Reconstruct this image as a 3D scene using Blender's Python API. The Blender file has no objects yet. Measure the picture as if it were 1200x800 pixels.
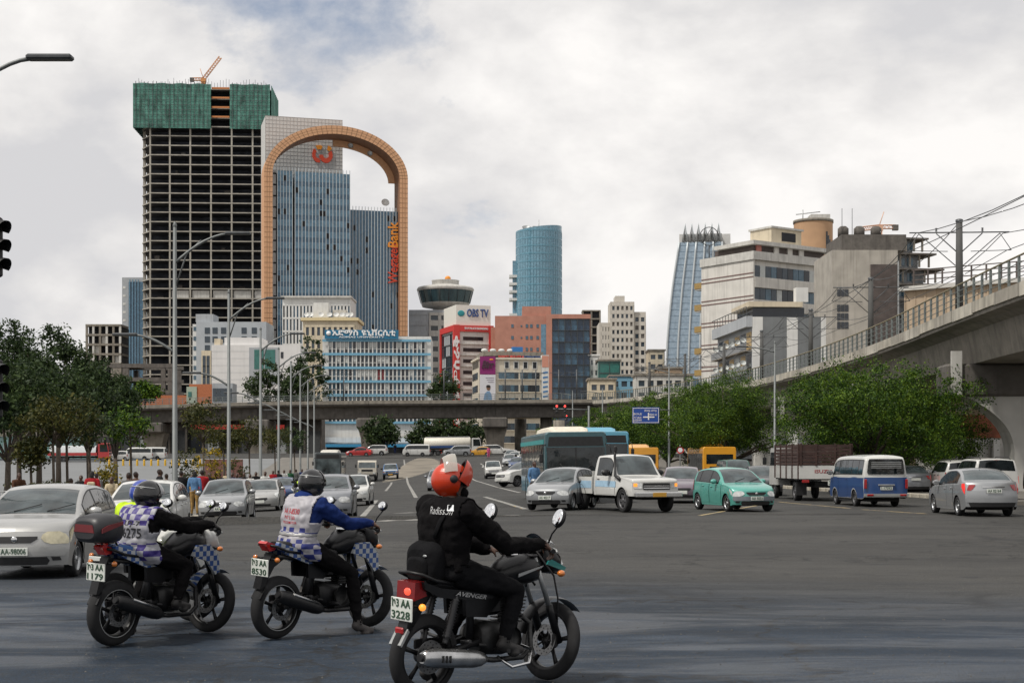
import bpy, math, random
import numpy as np
from mathutils import Vector, Matrix, kdtree
R = math.radians
rnd = random.Random(7)
SC = bpy.context.scene
COL = SC.collection
# ------------------------------------------------------------------ camera
F, CH, HY = 1700.0, 1.7, 540.0          # focal length (in 1200ths of the width), eye height, horizon row
cam = bpy.data.cameras.new('camera')
cam.sensor_width = 36.0
cam.lens = 36.0 * F / 1200.0
cam.shift_y = (HY - 400.0) / 1200.0
cam.clip_start = 0.1
cam.clip_end = 6000.0
cam_ob = bpy.data.objects.new('camera', cam)
COL.objects.link(cam_ob)
cam_ob.location = (0, 0, CH)
cam_ob.rotation_euler = (R(90), 0, 0)
SC.camera = cam_ob
# ------------------------------------------------------------------ light and sky
SUN_EL, SUN_AZ = R(57), R(236)          # azimuth clockwise from +Y (north)
SKY_STRENGTH = 0.1
world = bpy.data.worlds.new('World')
SC.world = world
world.use_nodes = True
wn, wl = world.node_tree.nodes, world.node_tree.links
wn.clear()
w_out = wn.new('ShaderNodeOutputWorld')
w_bg = wn.new('ShaderNodeBackground')
w_bg.inputs['Strength'].default_value = SKY_STRENGTH
sky = wn.new('ShaderNodeTexSky')
sky.sky_type = 'NISHITA'
sky.sun_disc = False
sky.sun_elevation = SUN_EL
sky.sun_rotation = SUN_AZ
sky.altitude = 2300
sky.air_density = 1.2
sky.dust_density = 2.0
def wnode(t, **kw):
 n = wn.new(t)
 for k, v in kw.items():
  setattr(n, k, v)
 return n
def wmath(op, a, b=None):
 n = wn.new('ShaderNodeMath')
 n.operation = op
 for i, v in enumerate((a, b)):
  if v is None:
   continue
  if isinstance(v, (int, float)):
   n.inputs[i].default_value = v
  else:
   wl.new(v, n.inputs[i])
 return n.outputs[0]
def wramp(fac, stops):
 n = wn.new('ShaderNodeValToRGB')
 el = n.color_ramp.elements
 while len(el) < len(stops):
  el.new(0.5)
 for e, (p, c) in zip(el, stops):
  e.position = p
  e.color = (c[0], c[1], c[2], 1) if not isinstance(c, (int, float)) else (c, c, c, 1)
 wl.new(fac, n.inputs[0])
 return n.outputs[0]
tc = wnode('ShaderNodeTexCoord')
mp = wnode('ShaderNodeMapping')
mp.inputs['Scale'].default_value = (1.0, 1.0, 1.7)
mp.inputs['Location'].default_value = (0.37, 0.1, 0.55)
mp.inputs['Rotation'].default_value = (0, 0, R(10))
wl.new(tc.outputs['Generated'], mp.inputs['Vector'])
def wnoise(scale, detail, rough, dist, off=(0, 0, 0)):
 m = wnode('ShaderNodeMapping')
 m.inputs['Location'].default_value = off
 wl.new(mp.outputs[0], m.inputs['Vector'])
 n = wn.new('ShaderNodeTexNoise')
 n.inputs['Scale'].default_value = scale
 n.inputs['Detail'].default_value = detail
 n.inputs['Roughness'].default_value = rough
 n.inputs['Distortion'].default_value = dist
 wl.new(m.outputs[0], n.inputs['Vector'])
 return n.outputs['Fac']
big = wnoise(2.6, 9, 0.55, 0.1)
bill = wnoise(5.0, 10, 0.6, 0.15, (3.1, 1.7, 0.4))
wave = wnoise(3.4, 5, 0.5, 0.3, (5.0, 0.3, 2.0))
shape = wmath('ADD', wmath('MULTIPLY', big, 0.7), wmath('MULTIPLY', bill, 0.3))
cover = wramp(shape, [(0.30, 0.12), (0.375, 1.0)])
puff = wmath('ABSOLUTE', wmath('SUBTRACT', wnoise(4.2, 7, 0.5, 0.0, (1.3, 6.1, 0.9)), 0.5))
puff2 = wmath('ABSOLUTE', wmath('SUBTRACT', wnoise(9.5, 6, 0.5, 0.0, (4.3, 2.1, 5.9)), 0.5))
puff = wmath('ADD', puff, wmath('MULTIPLY', puff2, 0.5))
tone = wmath('ADD', wmath('MULTIPLY', wave, 0.5), wmath('MULTIPLY', bill, 0.4))
tone = wmath('ADD', tone, wmath('MULTIPLY', puff, 0.45))
cloud01 = wramp(tone, [(0.42, (.68, .675, .69)), (0.475, (.79, .775, .77)),
        (0.52, (.89, .87, .855)), (0.57, (1.0, .975, .95))])
cl = wnode('ShaderNodeVectorMath', operation='SCALE')
cl.inputs['Scale'].default_value = 1.0 / SKY_STRENGTH
wl.new(cloud01, cl.inputs[0])
cloud = cl.outputs[0]
wmix = wn.new('ShaderNodeMix')
wmix.data_type = 'RGBA'
wl.new(cover, wmix.inputs['Factor'])
wl.new(sky.outputs[0], wmix.inputs['A'])
wl.new(cloud, wmix.inputs['B'])
wl.new(wmix.outputs['Result'], w_bg.inputs['Color'])
wl.new(w_bg.outputs[0], w_out.inputs['Surface'])
sun = bpy.data.lights.new('sun', 'SUN')
sun.energy = 3.3
sun.angle = R(4)
sun.color = (1.0, 0.95, 0.87)
sun_ob = bpy.data.objects.new('sun', sun)
COL.objects.link(sun_ob)
sdir = Vector((math.sin(SUN_AZ) * math.cos(SUN_EL), math.cos(SUN_AZ) * math.cos(SUN_EL), math.sin(SUN_EL)))
sun_ob.rotation_euler = sdir.to_track_quat('Z', 'Y').to_euler()
sun_ob.location = sdir * 100
SC.view_settings.view_transform = 'Standard'
SC.view_settings.look = 'None'
SC.view_settings.exposure = 0.0
SC.view_settings.gamma = 1.0
SC.view_settings.use_curve_mapping = False
SC.render.engine = 'CYCLES'
SC.cycles.use_denoising = True
SC.cycles.max_bounces = 6
SC.cycles.diffuse_bounces = 3
SC.cycles.glossy_bounces = 3
SC.cycles.transmission_bounces = 4
SC.cycles.transparent_max_bounces = 8
SC.cycles.caustics_reflective = False
SC.cycles.caustics_refractive = False
# ------------------------------------------------------------------ places
def ss(a, b, x):
 t = min(1.0, max(0.0, (x - a) / (b - a)))
 return t * t * (3 - 2 * t)
def gz(x, y):
 """height of the ground: the road banks down to the left and climbs towards the bridge"""
 c = -0.048 * min(16.0, max(0.0, 1.8 - x)) * ss(4, 78, y) * (1 - ss(190, 262, y))
 return c + 3.1 * ss(140, 262, y)
def at(px, py, Y):
 return Vector(((px - 600) / F * Y, Y, CH + (HY - py) / F * Y))
def ground_at(px, py, dz=0.0):
 """point of the ground seen at a pixel of the 1200 x 800 photograph"""
 lo, hi = 4.0, 400.0
 prev = None
 y = lo
 while y < hi:
  x = (px - 600) / F * y
  z = gz(x, y) + dz
  p = HY + (CH - z) * F / y
  if p <= py:
   return Vector((x, y, z))
  y *= 1.004
 return Vector(((px - 600) / F * hi, hi, gz(0, hi) + dz))
# ------------------------------------------------------------------ materials
MATS = {}
def mat(name, col, rough=0.6, metal=0.0, var=0.12, scale=6.0, bump=0.0, bscale=40.0, coat=0.0,
  spec=0.5, emit=None, estr=0.0, streak=0.0, stretch=(1, 1, 1), sheen=0.0, alpha=None):
 """principled material with a noise that varies the colour (and optional rain streaks)"""
 if name in MATS:
  return MATS[name]
 m = bpy.data.materials.new(name)
 m.use_nodes = True
 nt = m.node_tree
 n, l = nt.nodes, nt.links
 b = n['Principled BSDF']
 b.inputs['Roughness'].default_value = rough
 b.inputs['Metallic'].default_value = metal
 b.inputs['Coat Weight'].default_value = coat
 b.inputs['Coat Roughness'].default_value = 0.06
 b.inputs['Specular IOR Level'].default_value = spec
 if sheen:
  b.inputs['Sheen Weight'].default_value = sheen
 t = n.new('ShaderNodeTexCoord')
 mpn = n.new('ShaderNodeMapping')
 mpn.inputs['Scale'].default_value = stretch
 l.new(t.outputs['Object'], mpn.inputs['Vector'])
 ns = n.new('ShaderNodeTexNoise')
 ns.inputs['Scale'].default_value = scale
 ns.inputs['Detail'].default_value = 6
 l.new(mpn.outputs[0], ns.inputs['Vector'])
 mx = n.new('ShaderNodeMix')
 mx.data_type = 'RGBA'
 lo = [max(0, c * (1 - var)) for c in col[:3]] + [1]
 hi = [min(1, c * (1 + var)) for c in col[:3]] + [1]
 mx.inputs['A'].default_value = lo
 mx.inputs['B'].default_value = hi
 rp = n.new('ShaderNodeMapRange')
 rp.inputs['From Min'].default_value = 0.3
 rp.inputs['From Max'].default_value = 0.7
 l.new(ns.outputs['Fac'], rp.inputs['Value'])
 l.new(rp.outputs[0], mx.inputs['Factor'])
 cur = mx.outputs['Result']
 if streak:
  m2 = n.new('ShaderNodeMapping')
  m2.inputs['Scale'].default_value = (1.2, 1.2, 0.06)
  l.new(t.outputs['Object'], m2.inputs['Vector'])
  n2 = n.new('ShaderNodeTexNoise')
  n2.inputs['Scale'].default_value = 1.6
  n2.inputs['Detail'].default_value = 5
  l.new(m2.outputs[0], n2.inputs['Vector'])
  r2 = n.new('ShaderNodeMapRange')
  r2.inputs['From Min'].default_value = 0.5
  r2.inputs['From Max'].default_value = 0.72
  r2.inputs['To Max'].default_value = streak
  l.new(n2.outputs['Fac'], r2.inputs['Value'])
  x2 = n.new('ShaderNodeMix')
  x2.data_type = 'RGBA'
  l.new(r2.outputs[0], x2.inputs['Factor'])
  l.new(cur, x2.inputs['A'])
  x2.inputs['B'].default_value = [c * 0.35 for c in col[:3]] + [1]
  cur = x2.outputs['Result']
 l.new(cur, b.inputs['Base Color'])
 if bump:
  nb = n.new('ShaderNodeTexNoise')
  nb.inputs['Scale'].default_value = bscale
  nb.inputs['Detail'].default_value = 4
  l.new(t.outputs['Object'], nb.inputs['Vector'])
  bp = n.new('ShaderNodeBump')
  bp.inputs['Strength'].default_value = bump
  bp.inputs['Distance'].default_value = 0.02
  l.new(nb.outputs['Fac'], bp.inputs['Height'])
  l.new(bp.outputs[0], b.inputs['Normal'])
 if emit:
  b.inputs['Emission Color'].default_value = (*emit, 1)
  b.inputs['Emission Strength'].default_value = estr
 if alpha is not None:
  b.inputs['Alpha'].default_value = alpha
 MATS[name] = m
 return m
def paint(name, col, metal=0.0, rough=0.35, coat=0.7, dirt=0.05):
 return mat(name, col, rough=rough, metal=metal, var=dirt, scale=2.5, coat=coat)
def glass(name, col=(0.02, 0.025, 0.03), rough=0.04, spec=0.6, var=0.2, wob=0.0):
 return mat(name, col, rough=rough, var=var, scale=1.2, spec=spec, bump=wob, bscale=1.5)
# ------------------------------------------------------------------ mesh builder
class MB:
 def __init__(self):
  self.v, self.f, self.m, self.s = [], [], [], []
 def add(self, verts, faces, m=0, smooth=False):
  o = len(self.v)
  self.v.extend([tuple(p) for p in verts])
  for fc in faces:
   self.f.append(tuple(i + o for i in fc))
   self.m.append(m)
   self.s.append(smooth)
  return self
 def box(self, x0, x1, y0, y1, z0, z1, m=0):
  return self.add([(x0, y0, z0), (x1, y0, z0), (x1, y1, z0), (x0, y1, z0),
       (x0, y0, z1), (x1, y0, z1), (x1, y1, z1), (x0, y1, z1)],
      [(0, 3, 2, 1), (4, 5, 6, 7), (0, 1, 5, 4), (1, 2, 6, 5), (2, 3, 7, 6), (3, 0, 4, 7)], m)
 def cbox(self, c, s, m=0, M=None, bev=0.0):
  """box by centre and size, optional matrix, optional chamfer"""
  cx, cy, cz = c
  hx, hy, hz = s[0] / 2, s[1] / 2, s[2] / 2
  if bev <= 0:
   vs = [(cx + a * hx, cy + b * hy, cz + d * hz) for d in (-1, 1) for a, b in ((-1, -1), (1, -1), (1, 1), (-1, 1))]
   fs = [(0, 3, 2, 1), (4, 5, 6, 7), (0, 1, 5, 4), (1, 2, 6, 5), (2, 3, 7, 6), (3, 0, 4, 7)]
  else:
   b = min(bev, hx * .9, hy * .9, hz * .9)
   vs, fs = [], []
   for (zz, ins) in ((-hz, b), (-hz + b, 0), (hz - b, 0), (hz, b)):
    for a, q in ((-1, -1), (1, -1), (1, 1), (-1, 1)):
     ax, ay = hx - ins, hy - ins
     vs.append((cx + a * ax - (0), cy + q * (ay - b if ins == 0 else ay - b * 0.4), cz + zz))
     vs.append((cx + a * (ax - b if ins == 0 else ax - b * 0.4), cy + q * ay, cz + zz))
   # ring order: walk the 8 points around
   order = [1, 3, 2, 4, 5, 7, 6, 0]
   for k in range(3):
    for i in range(8):
     a0, a1 = order[i], order[(i + 1) % 8]
     fs.append((k * 8 + a0, k * 8 + a1, k * 8 + 8 + a1, k * 8 + 8 + a0))
   fs.append(tuple(order[::-1]))
   fs.append(tuple(24 + i for i in order))
  if M is not None:
   vs = [M @ Vector(p) for p in vs]
  return self.add(vs, fs, m)
 def prism(self, poly, fn, m=0):
  """poly: 2-D outline; fn(a, b, side) -> 3-D point for side 0 / 1"""
  n = len(poly)
  vs = [fn(a, b, 0) for a, b in poly] + [fn(a, b, 1) for a, b in poly]
  fs = [tuple(range(n - 1, -1, -1)), tuple(range(n, 2 * n))]
  fs += [(i, (i + 1) % n, n + (i + 1) % n, n + i) for i in range(n)]
  return self.add(vs, fs, m)
 def tube(self, pts, rad, n=8, m=0, cap=True, smooth=True, flat=None):
  """tube along points; rad: number, list or list of (ra, rb) for elliptical sections"""
  pts = [Vector(p) for p in pts]
  k = len(pts)
  if isinstance(rad, (int, float)):
   rad = [rad] * k
  rad = [(r, r) if isinstance(r, (int, float)) else r for r in rad]
  vs = []
  ref = None
  for i in range(k):
   d = (pts[min(i + 1, k - 1)] - pts[max(i - 1, 0)])
   if d.length < 1e-9:
    d = Vector((0, 0, 1))
   d.normalize()
   if flat is not None:
    a = Vector(flat)
   elif ref is None:
    a = Vector((0, 0, 1)) if abs(d.z) < 0.9 else Vector((1, 0, 0))
   else:
    a = ref
   b = d.cross(a)
   if b.length < 1e-6:
    b = d.cross(Vector((0.3, 1, 0.2)))
   b.normalize()
   a = b.cross(d).normalized()
   ref = a
   for j in range(n):
    t = 2 * math.pi * j / n
    vs.append(pts[i] + a * math.cos(t) * rad[i][0] + b * math.sin(t) * rad[i][1])
  fs = []
  for i in range(k - 1):
   for j in range(n):
    j2 = (j + 1) % n
    fs.append((i * n + j, i * n + j2, (i + 1) * n + j2, (i + 1) * n + j))
  self.add(vs, fs, m, smooth)
  if cap:
   o = len(self.v) - len(vs)
   self.f.append(tuple(o + j for j in range(n - 1, -1, -1)))
   self.f.append(tuple(o + (k - 1) * n + j for j in range(n)))
   self.m += [m, m]
   self.s += [False, False]
  return self
 def lathe(self, prof, n=24, m=0, M=None, smooth=True, a0=0.0, a1=2 * math.pi):
  """prof: list of (r, z) turned round z"""
  full = abs(a1 - a0 - 2 * math.pi) < 1e-6
  k = n if full else n + 1
  vs = []
  for r, z in prof:
   for j in range(k):
    t = a0 + (a1 - a0) * j / n
    p = Vector((r * math.cos(t), r * math.sin(t), z))
    vs.append(M @ p if M is not None else p)
  fs = []
  for i in range(len(prof) - 1):
   for j in range(n):
    j2 = (j + 1) % k
    fs.append((i * k + j, i * k + j2, (i + 1) * k + j2, (i + 1) * k + j))
  return self.add(vs, fs, m, smooth)
 def ball(self, c, r, n=10, m=0, M=None):
  rx, ry, rz = (r, r, r) if isinstance(r, (int, float)) else r
  vs, fs = [], []
  h = max(4, n // 2 + 1)
  for i in range(h + 1):
   ph = math.pi * i / h
   for j in range(n):
    t = 2 * math.pi * j / n
    p = Vector((c[0] + rx * math.sin(ph) * math.cos(t), c[1] + ry * math.sin(ph) * math.sin(t), c[2] + rz * math.cos(ph)))
    vs.append(M @ p if M is not None else p)
  for i in range(h):
   for j in range(n):
    j2 = (j + 1) % n
    fs.append((i * n + j, (i + 1) * n + j, (i + 1) * n + j2, i * n + j2))
  return self.add(vs, fs, m, True)
 def grid(self, fn, us, vs_, m=0, smooth=True, flip=False):
  nu, nv = len(us), len(vs_)
  vs = [fn(u, v) for u in us for v in vs_]
  fs = []
  for i in range(nu - 1):
   for j in range(nv - 1):
    q = (i * nv + j, (i + 1) * nv + j, (i + 1) * nv + j + 1, i * nv + j + 1)
    fs.append(q[::-1] if flip else q)
  return self.add(vs, fs, m, smooth)
 def mesh(self, name, mats):
  me = bpy.data.meshes.new(name)
  me.from_pydata(self.v, [], self.f)
  if not isinstance(mats, (list, tuple)):
   mats = [mats]
  for mm in mats:
   me.materials.append(mm)
  me.polygons.foreach_set('material_index', self.m)
  me.polygons.foreach_set('use_smooth', self.s)
  me.validate()
  me.update()
  return me
 def build(self, name, mats, parent=None, loc=None, rz=0.0):
  return obj(name, self.mesh(name, mats), parent, loc, rz)
def obj(name, me, parent=None, loc=None, rz=0.0):
 o = bpy.data.objects.new(name, me)
 COL.objects.link(o)
 if loc is not None:
  o.location = loc
 if rz:
  o.rotation_euler = (0, 0, rz)
 if parent is not None:
  o.parent = parent
 return o
def tag(o, label, cat, group=None, kind=None):
 if label:
  o['label'] = label
 if cat:
  o['category'] = cat
 if group:
  o['group'] = group
 if kind:
  o['kind'] = kind
 return o
def thing(name, label, cat, loc=(0, 0, 0), rz=0.0, group=None):
 o = bpy.data.objects.new(name, None)
 COL.objects.link(o)
 o.empty_display_size = 0.2
 o.location = loc
 o.rotation_euler = (0, 0, rz)
 return tag(o, label, cat, group)
def structure(o):
 o['kind'] = 'structure'
 return o
KIDS = {}
def copy_tree(o, parent=None):
 c = o.copy()
 COL.objects.link(c)
 c.parent = parent
 for ch in [x for x in o.children]:
  copy_tree(ch, c)
 return c
def linspace(a, b, n):
 return [a + (b - a) * i / (n - 1) for i in range(n)]
def interp(pts, u):
 """smooth (monotone-ish) interpolation through (u, value) points"""
 if u <= pts[0][0]:
  return pts[0][1]
 for i in range(len(pts) - 1):
  a, b = pts[i], pts[i + 1]
  if u <= b[0]:
   h = b[0] - a[0]
   t = (u - a[0]) / h
   d = (b[1] - a[1]) / h
   d0 = (a[1] - pts[i - 1][1]) / (a[0] - pts[i - 1][0]) if i > 0 else d
   d1 = (pts[i + 2][1] - b[1]) / (pts[i + 2][0] - b[0]) if i + 2 < len(pts) else d
   def lim(p, q):
    if p * q <= 0:
     return 0.0
    return 2 * p * q / (p + q)
   m0, m1 = lim(d0, d), lim(d, d1)
   if i == 0:
    m0 = d
   if i + 2 >= len(pts):
    m1 = d
   t2, t3 = t * t, t * t * t
   return (2 * t3 - 3 * t2 + 1) * a[1] + (t3 - 2 * t2 + t) * h * m0 + (-2 * t3 + 3 * t2) * b[1] + (t3 - t2) * h * m1
 return pts[-1][1]
_txt = {}
def text_mesh(body, size, m, extrude=0.004, bold=0.0, shear=0.0, space=1.0, width=None):
 """centred lettering in the x-z plane, facing -y"""
 cu = bpy.data.curves.new('lettering', 'FONT')
 cu.body = body
 cu.size = size
 cu.extrude = extrude
 cu.offset = bold * size
 cu.shear = shear
 cu.space_character = space
 cu.align_x = 'CENTER'
 cu.align_y = 'CENTER'
 cu.resolution_u = 2
 o = bpy.data.objects.new('lettering', cu)
 COL.objects.link(o)
 dg = bpy.context.evaluated_depsgraph_get()
 me = bpy.data.meshes.new_from_object(o.evaluated_get(dg))
 bpy.data.objects.remove(o)
 xs = [v.co.x for v in me.vertices] or [0, 1]
 k = 1.0
 if width:
  k = width / max(1e-6, max(xs) - min(xs))
 c = (max(xs) + min(xs)) / 2
 for v in me.vertices:
  x, y, z = v.co
  v.co = ((x - c) * k, -z, y)
 me.materials.clear()
 me.materials.append(m)
 return me
# ------------------------------------------------------------------ materials of the setting
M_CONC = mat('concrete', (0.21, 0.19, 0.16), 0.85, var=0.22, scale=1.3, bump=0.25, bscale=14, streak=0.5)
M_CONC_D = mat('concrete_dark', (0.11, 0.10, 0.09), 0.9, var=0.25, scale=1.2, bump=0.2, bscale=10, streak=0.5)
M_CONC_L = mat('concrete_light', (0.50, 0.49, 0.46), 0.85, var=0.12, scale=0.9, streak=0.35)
M_WHITE = mat('white_wall', (0.62, 0.62, 0.60), 0.8, var=0.08, scale=0.5, streak=0.25)
M_CREAM = mat('cream_wall', (0.55, 0.48, 0.36), 0.8, var=0.12, scale=0.5, streak=0.3)
M_GREYW = mat('grey_wall', (0.36, 0.38, 0.40), 0.8, var=0.1, scale=0.4, streak=0.25)
M_STEEL = mat('galvanised_steel', (0.34, 0.35, 0.35), 0.5, 0.6, var=0.15, scale=3)
M_STEEL_D = mat('dark_steel', (0.07, 0.075, 0.08), 0.5, 0.3, var=0.2, scale=4)
M_BLACK = mat('matt_black', (0.012, 0.012, 0.013), 0.6, var=0.3, scale=8)
M_RUST = mat('rusty_panel', (0.075, 0.06, 0.055), 0.8, var=0.3, scale=1.0)
M_VOID = mat('dark_interior', (0.017, 0.018, 0.022), 0.9, var=0.5, scale=0.25)
M_GL = [glass('window_glass', (0.035, 0.05, 0.065), 0.08), glass('window_glass_blue', (0.06, 0.11, 0.15), 0.08),
  glass('window_glass_dark', (0.018, 0.022, 0.028), 0.1)]
M_CURT = mat('pale_curtain', (0.45, 0.47, 0.46), 0.7, var=0.1, scale=2)
M_REDB = mat('red_blind', (0.16, 0.03, 0.035), 0.7, var=0.2)
def asphalt():
 m = bpy.data.materials.new('asphalt')
 m.use_nodes = True
 n, l = m.node_tree.nodes, m.node_tree.links
 b = n['Principled BSDF']
 t = n.new('ShaderNodeTexCoord')
 def noise(scale, detail, stretch=(1, 1, 1), rough=0.55, dist=0.0, loc=(0, 0, 0)):
  k = n.new('ShaderNodeMapping')
  k.inputs['Scale'].default_value = stretch
  k.inputs['Location'].default_value = loc
  l.new(t.outputs['Object'], k.inputs['Vector'])
  q = n.new('ShaderNodeTexNoise')
  q.inputs['Scale'].default_value = scale
  q.inputs['Detail'].default_value = detail
  q.inputs['Roughness'].default_value = rough
  q.inputs['Distortion'].default_value = dist
  l.new(k.outputs[0], q.inputs['Vector'])
  return q.outputs['Fac']
 def rng(v, a, b_, c=0.0, d=1.0):
  q = n.new('ShaderNodeMapRange')
  for i, x in enumerate((a, b_, c, d)):
   q.inputs[i + 1].default_value = x
  l.new(v, q.inputs[0])
  return q.outputs[0]
 def mixc(f, a, b_):
  q = n.new('ShaderNodeMix')
  q.data_type = 'RGBA'
  if isinstance(f, (int, float)):
   q.inputs['Factor'].default_value = f
  else:
   l.new(f, q.inputs['Factor'])
  for s_, v in (('A', a), ('B', b_)):
   if isinstance(v, tuple):
    q.inputs[s_].default_value = (*v, 1)
   else:
    l.new(v, q.inputs[s_])
  return q.outputs['Result']
 def mth(op, a, b_):
  q = n.new('ShaderNodeMath')
  q.operation = op
  q.use_clamp = True
  for i, v in enumerate((a, b_)):
   if isinstance(v, (int, float)):
    q.inputs[i].default_value = v
   else:
    l.new(v, q.inputs[i])
  return q.outputs[0]
 # dusty, worn old surface beyond; near side darker and damp in patches, sky sheen painted into its colour
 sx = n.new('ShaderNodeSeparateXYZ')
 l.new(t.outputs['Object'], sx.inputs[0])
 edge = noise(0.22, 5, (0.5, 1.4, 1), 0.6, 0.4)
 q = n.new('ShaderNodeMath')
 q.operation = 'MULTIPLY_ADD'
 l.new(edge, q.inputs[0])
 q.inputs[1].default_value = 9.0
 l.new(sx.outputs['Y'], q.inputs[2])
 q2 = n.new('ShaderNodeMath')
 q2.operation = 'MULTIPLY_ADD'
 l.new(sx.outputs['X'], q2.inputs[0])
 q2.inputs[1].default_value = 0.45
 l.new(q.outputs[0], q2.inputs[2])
 near_zone = rng(q2.outputs[0], 20.0, 28.0, 1.0, 0.0)
 blot = noise(0.35, 6, (0.35, 1.0, 1), 0.6, 0.6, (4, 2, 0))
 fine = noise(3.5, 6, (0.5, 1, 1), 0.65)
 grain = noise(38, 4)
 tracks = noise(0.7, 6, (0.28, 1.1, 1), 0.65, 1.2, (0, 7, 0))
 old = mixc(rng(blot, 0.35, 0.65), (0.048, 0.047, 0.044), (0.076, 0.074, 0.069))
 old = mixc(mth('MULTIPLY', rng(tracks, 0.52, 0.7), 0.5), old, (0.032, 0.033, 0.034))
 new = mixc(rng(blot, 0.35, 0.65), (0.014, 0.025, 0.041), (0.030, 0.046, 0.070))  # near-side colour, tinted blue with the reflected sky
 new = mixc(mth('MULTIPLY', rng(tracks, 0.55, 0.68), 0.7), new, (0.055, 0.073, 0.10))  # pale bluish streaks: sheen laid in as colour
 col = mixc(near_zone, old, new)
 col = mixc(mth('MULTIPLY', rng(fine, 0.52, 0.72), 0.45), col, (0.085, 0.086, 0.084))
 col = mixc(mth('MULTIPLY', rng(grain, 0.45, 0.58), 0.65), col, (0.022, 0.022, 0.023))
 mid = noise(1.7, 9, (0.45, 1.2, 1), 0.7, 0.8, (1, 3, 0))
 col = mixc(mth('MULTIPLY', rng(mid, 0.54, 0.68), 0.55), col, (0.015, 0.017, 0.020))
 spots = noise(9, 5, (0.8, 1, 1), 0.75)
 col = mixc(mth('MULTIPLY', rng(spots, 0.58, 0.7), 0.5), col, (0.10, 0.10, 0.098))
 stain = noise(0.5, 3, (1, 0.7, 1), 0.5, 1.5, (9, 1, 0))
 col = mixc(mth('MULTIPLY', rng(stain, 0.6, 0.72), 0.6), col, (0.02, 0.021, 0.023))
 # cracks
 v = n.new('ShaderNodeTexVoronoi')
 v.feature = 'DISTANCE_TO_EDGE'
 v.inputs['Scale'].default_value = 0.16
 kk = n.new('ShaderNodeMix')
 kk.data_type = 'VECTOR'
 kk.inputs['Factor'].default_value = 0.12
 nn = n.new('ShaderNodeTexNoise')
 nn.inputs['Scale'].default_value = 0.8
 nn.inputs['Detail'].default_value = 6
 l.new(t.outputs['Object'], nn.inputs['Vector'])
 l.new(t.outputs['Object'], kk.inputs[4])
 sc = n.new('ShaderNodeVectorMath')
 sc.operation = 'SCALE'
 sc.inputs['Scale'].default_value = 40
 l.new(nn.outputs['Color'], sc.inputs[0])
 l.new(sc.outputs[0], kk.inputs[5])
 l.new(kk.outputs[1], v.inputs['Vector'])
 crack = rng(v.outputs['Distance'], 0.0, 0.014, 0.85, 0.0)
 col = mixc(crack, col, (0.018, 0.018, 0.018))
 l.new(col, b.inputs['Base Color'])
 wet = noise(0.45, 7, (0.4, 1.3, 1), 0.62, 1.0, (2, 5, 0))
 damp = mth('MULTIPLY', near_zone, rng(wet, 0.44, 0.56))
 rr = n.new('ShaderNodeMapRange')
 l.new(damp, rr.inputs[0])
 rr.inputs[3].default_value = 0.75
 rr.inputs[4].default_value = 0.36
 b.inputs['Specular IOR Level'].default_value = 0.16
 l.new(rr.outputs[0], b.inputs['Roughness'])
 bp = n.new('ShaderNodeBump')
 bp.inputs['Strength'].default_value = 0.9
 bp.inputs['Distance'].default_value = 0.012
 l.new(grain, bp.inputs['Height'])
 l.new(bp.outputs[0], b.inputs['Normal'])
 return m
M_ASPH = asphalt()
def worn_paint(name, col):
 m = mat(name, col, 0.7, var=0.25, scale=3)
 n, l = m.node_tree.nodes, m.node_tree.links
 t = n.new('ShaderNodeTexCoord')
 q = n.new('ShaderNodeTexNoise')
 q.inputs['Scale'].default_value = 2.2
 q.inputs['Detail'].default_value = 8
 q.inputs['Roughness'].default_value = 0.7
 l.new(t.outputs['Object'], q.inputs['Vector'])
 r = n.new('ShaderNodeMapRange')
 r.inputs[1].default_value = 0.46
 r.inputs[2].default_value = 0.6
 l.new(q.outputs['Fac'], r.inputs[0])
 x = n.new('ShaderNodeMix')
 x.data_type = 'RGBA'
 b = n['Principled BSDF']
 src = b.inputs['Base Color'].links[0].from_socket
 l.new(r.outputs[0], x.inputs['Factor'])
 l.new(src, x.inputs['A'])
 x.inputs['B'].default_value = (0.12, 0.115, 0.105, 1)
 l.new(x.outputs['Result'], b.inputs['Base Color'])
 return m
M_LINE = worn_paint('worn_white_paint', (0.27, 0.265, 0.245))
M_LINEY = worn_paint('worn_yellow_paint', (0.36, 0.27, 0.12))
M_EARTH = mat('dusty_earth', (0.17, 0.15, 0.12), 0.95, var=0.3, scale=0.3, bump=0.4, bscale=3)
M_PLAZA = mat('plaza_concrete', (0.16, 0.167, 0.172), 0.85, var=0.08, scale=0.15)
M_PAVE = mat('paving', (0.14, 0.13, 0.115), 0.9, var=0.2, scale=0.8, bump=0.2, bscale=10)
def sheet(name, ys, xl, xr, dz, m, nx=24, thick=0.0):
 """sheet that follows the ground between xl(y) and xr(y); thick > 0 gives it a skirt (a raised slab)"""
 mb = MB()
 mb.grid(lambda y, t: (xl(y) + (xr(y) - xl(y)) * t, y, gz(xl(y) + (xr(y) - xl(y)) * t, y) + dz), ys, linspace(0, 1, nx), flip=True)
 if thick:
  for t in (0, 1):
   e = xl if t == 0 else xr
   mb.grid(lambda y, k: (e(y), y, gz(e(y), y) + dz - thick * k), ys, [0, 1], flip=(t == 0))
  for y in (ys[0], ys[-1]):
   mb.grid(lambda t, k: (xl(y) + (xr(y) - xl(y)) * t, y, gz(xl(y) + (xr(y) - xl(y)) * t, y) + dz - thick * k), linspace(0, 1, nx), [0, 1], flip=(y != ys[0]))
 return mb.build(name, m)
ys_near = [-30, -10, 0] + [2.5 * i for i in range(1, 120)]
structure(sheet('ground', [-300, -60] + ys_near + [320, 400, 600, 1000, 2000, 4500], lambda y: -300 - abs(y), lambda y: 300 + abs(y), -0.05, M_EARTH, 90))
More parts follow.
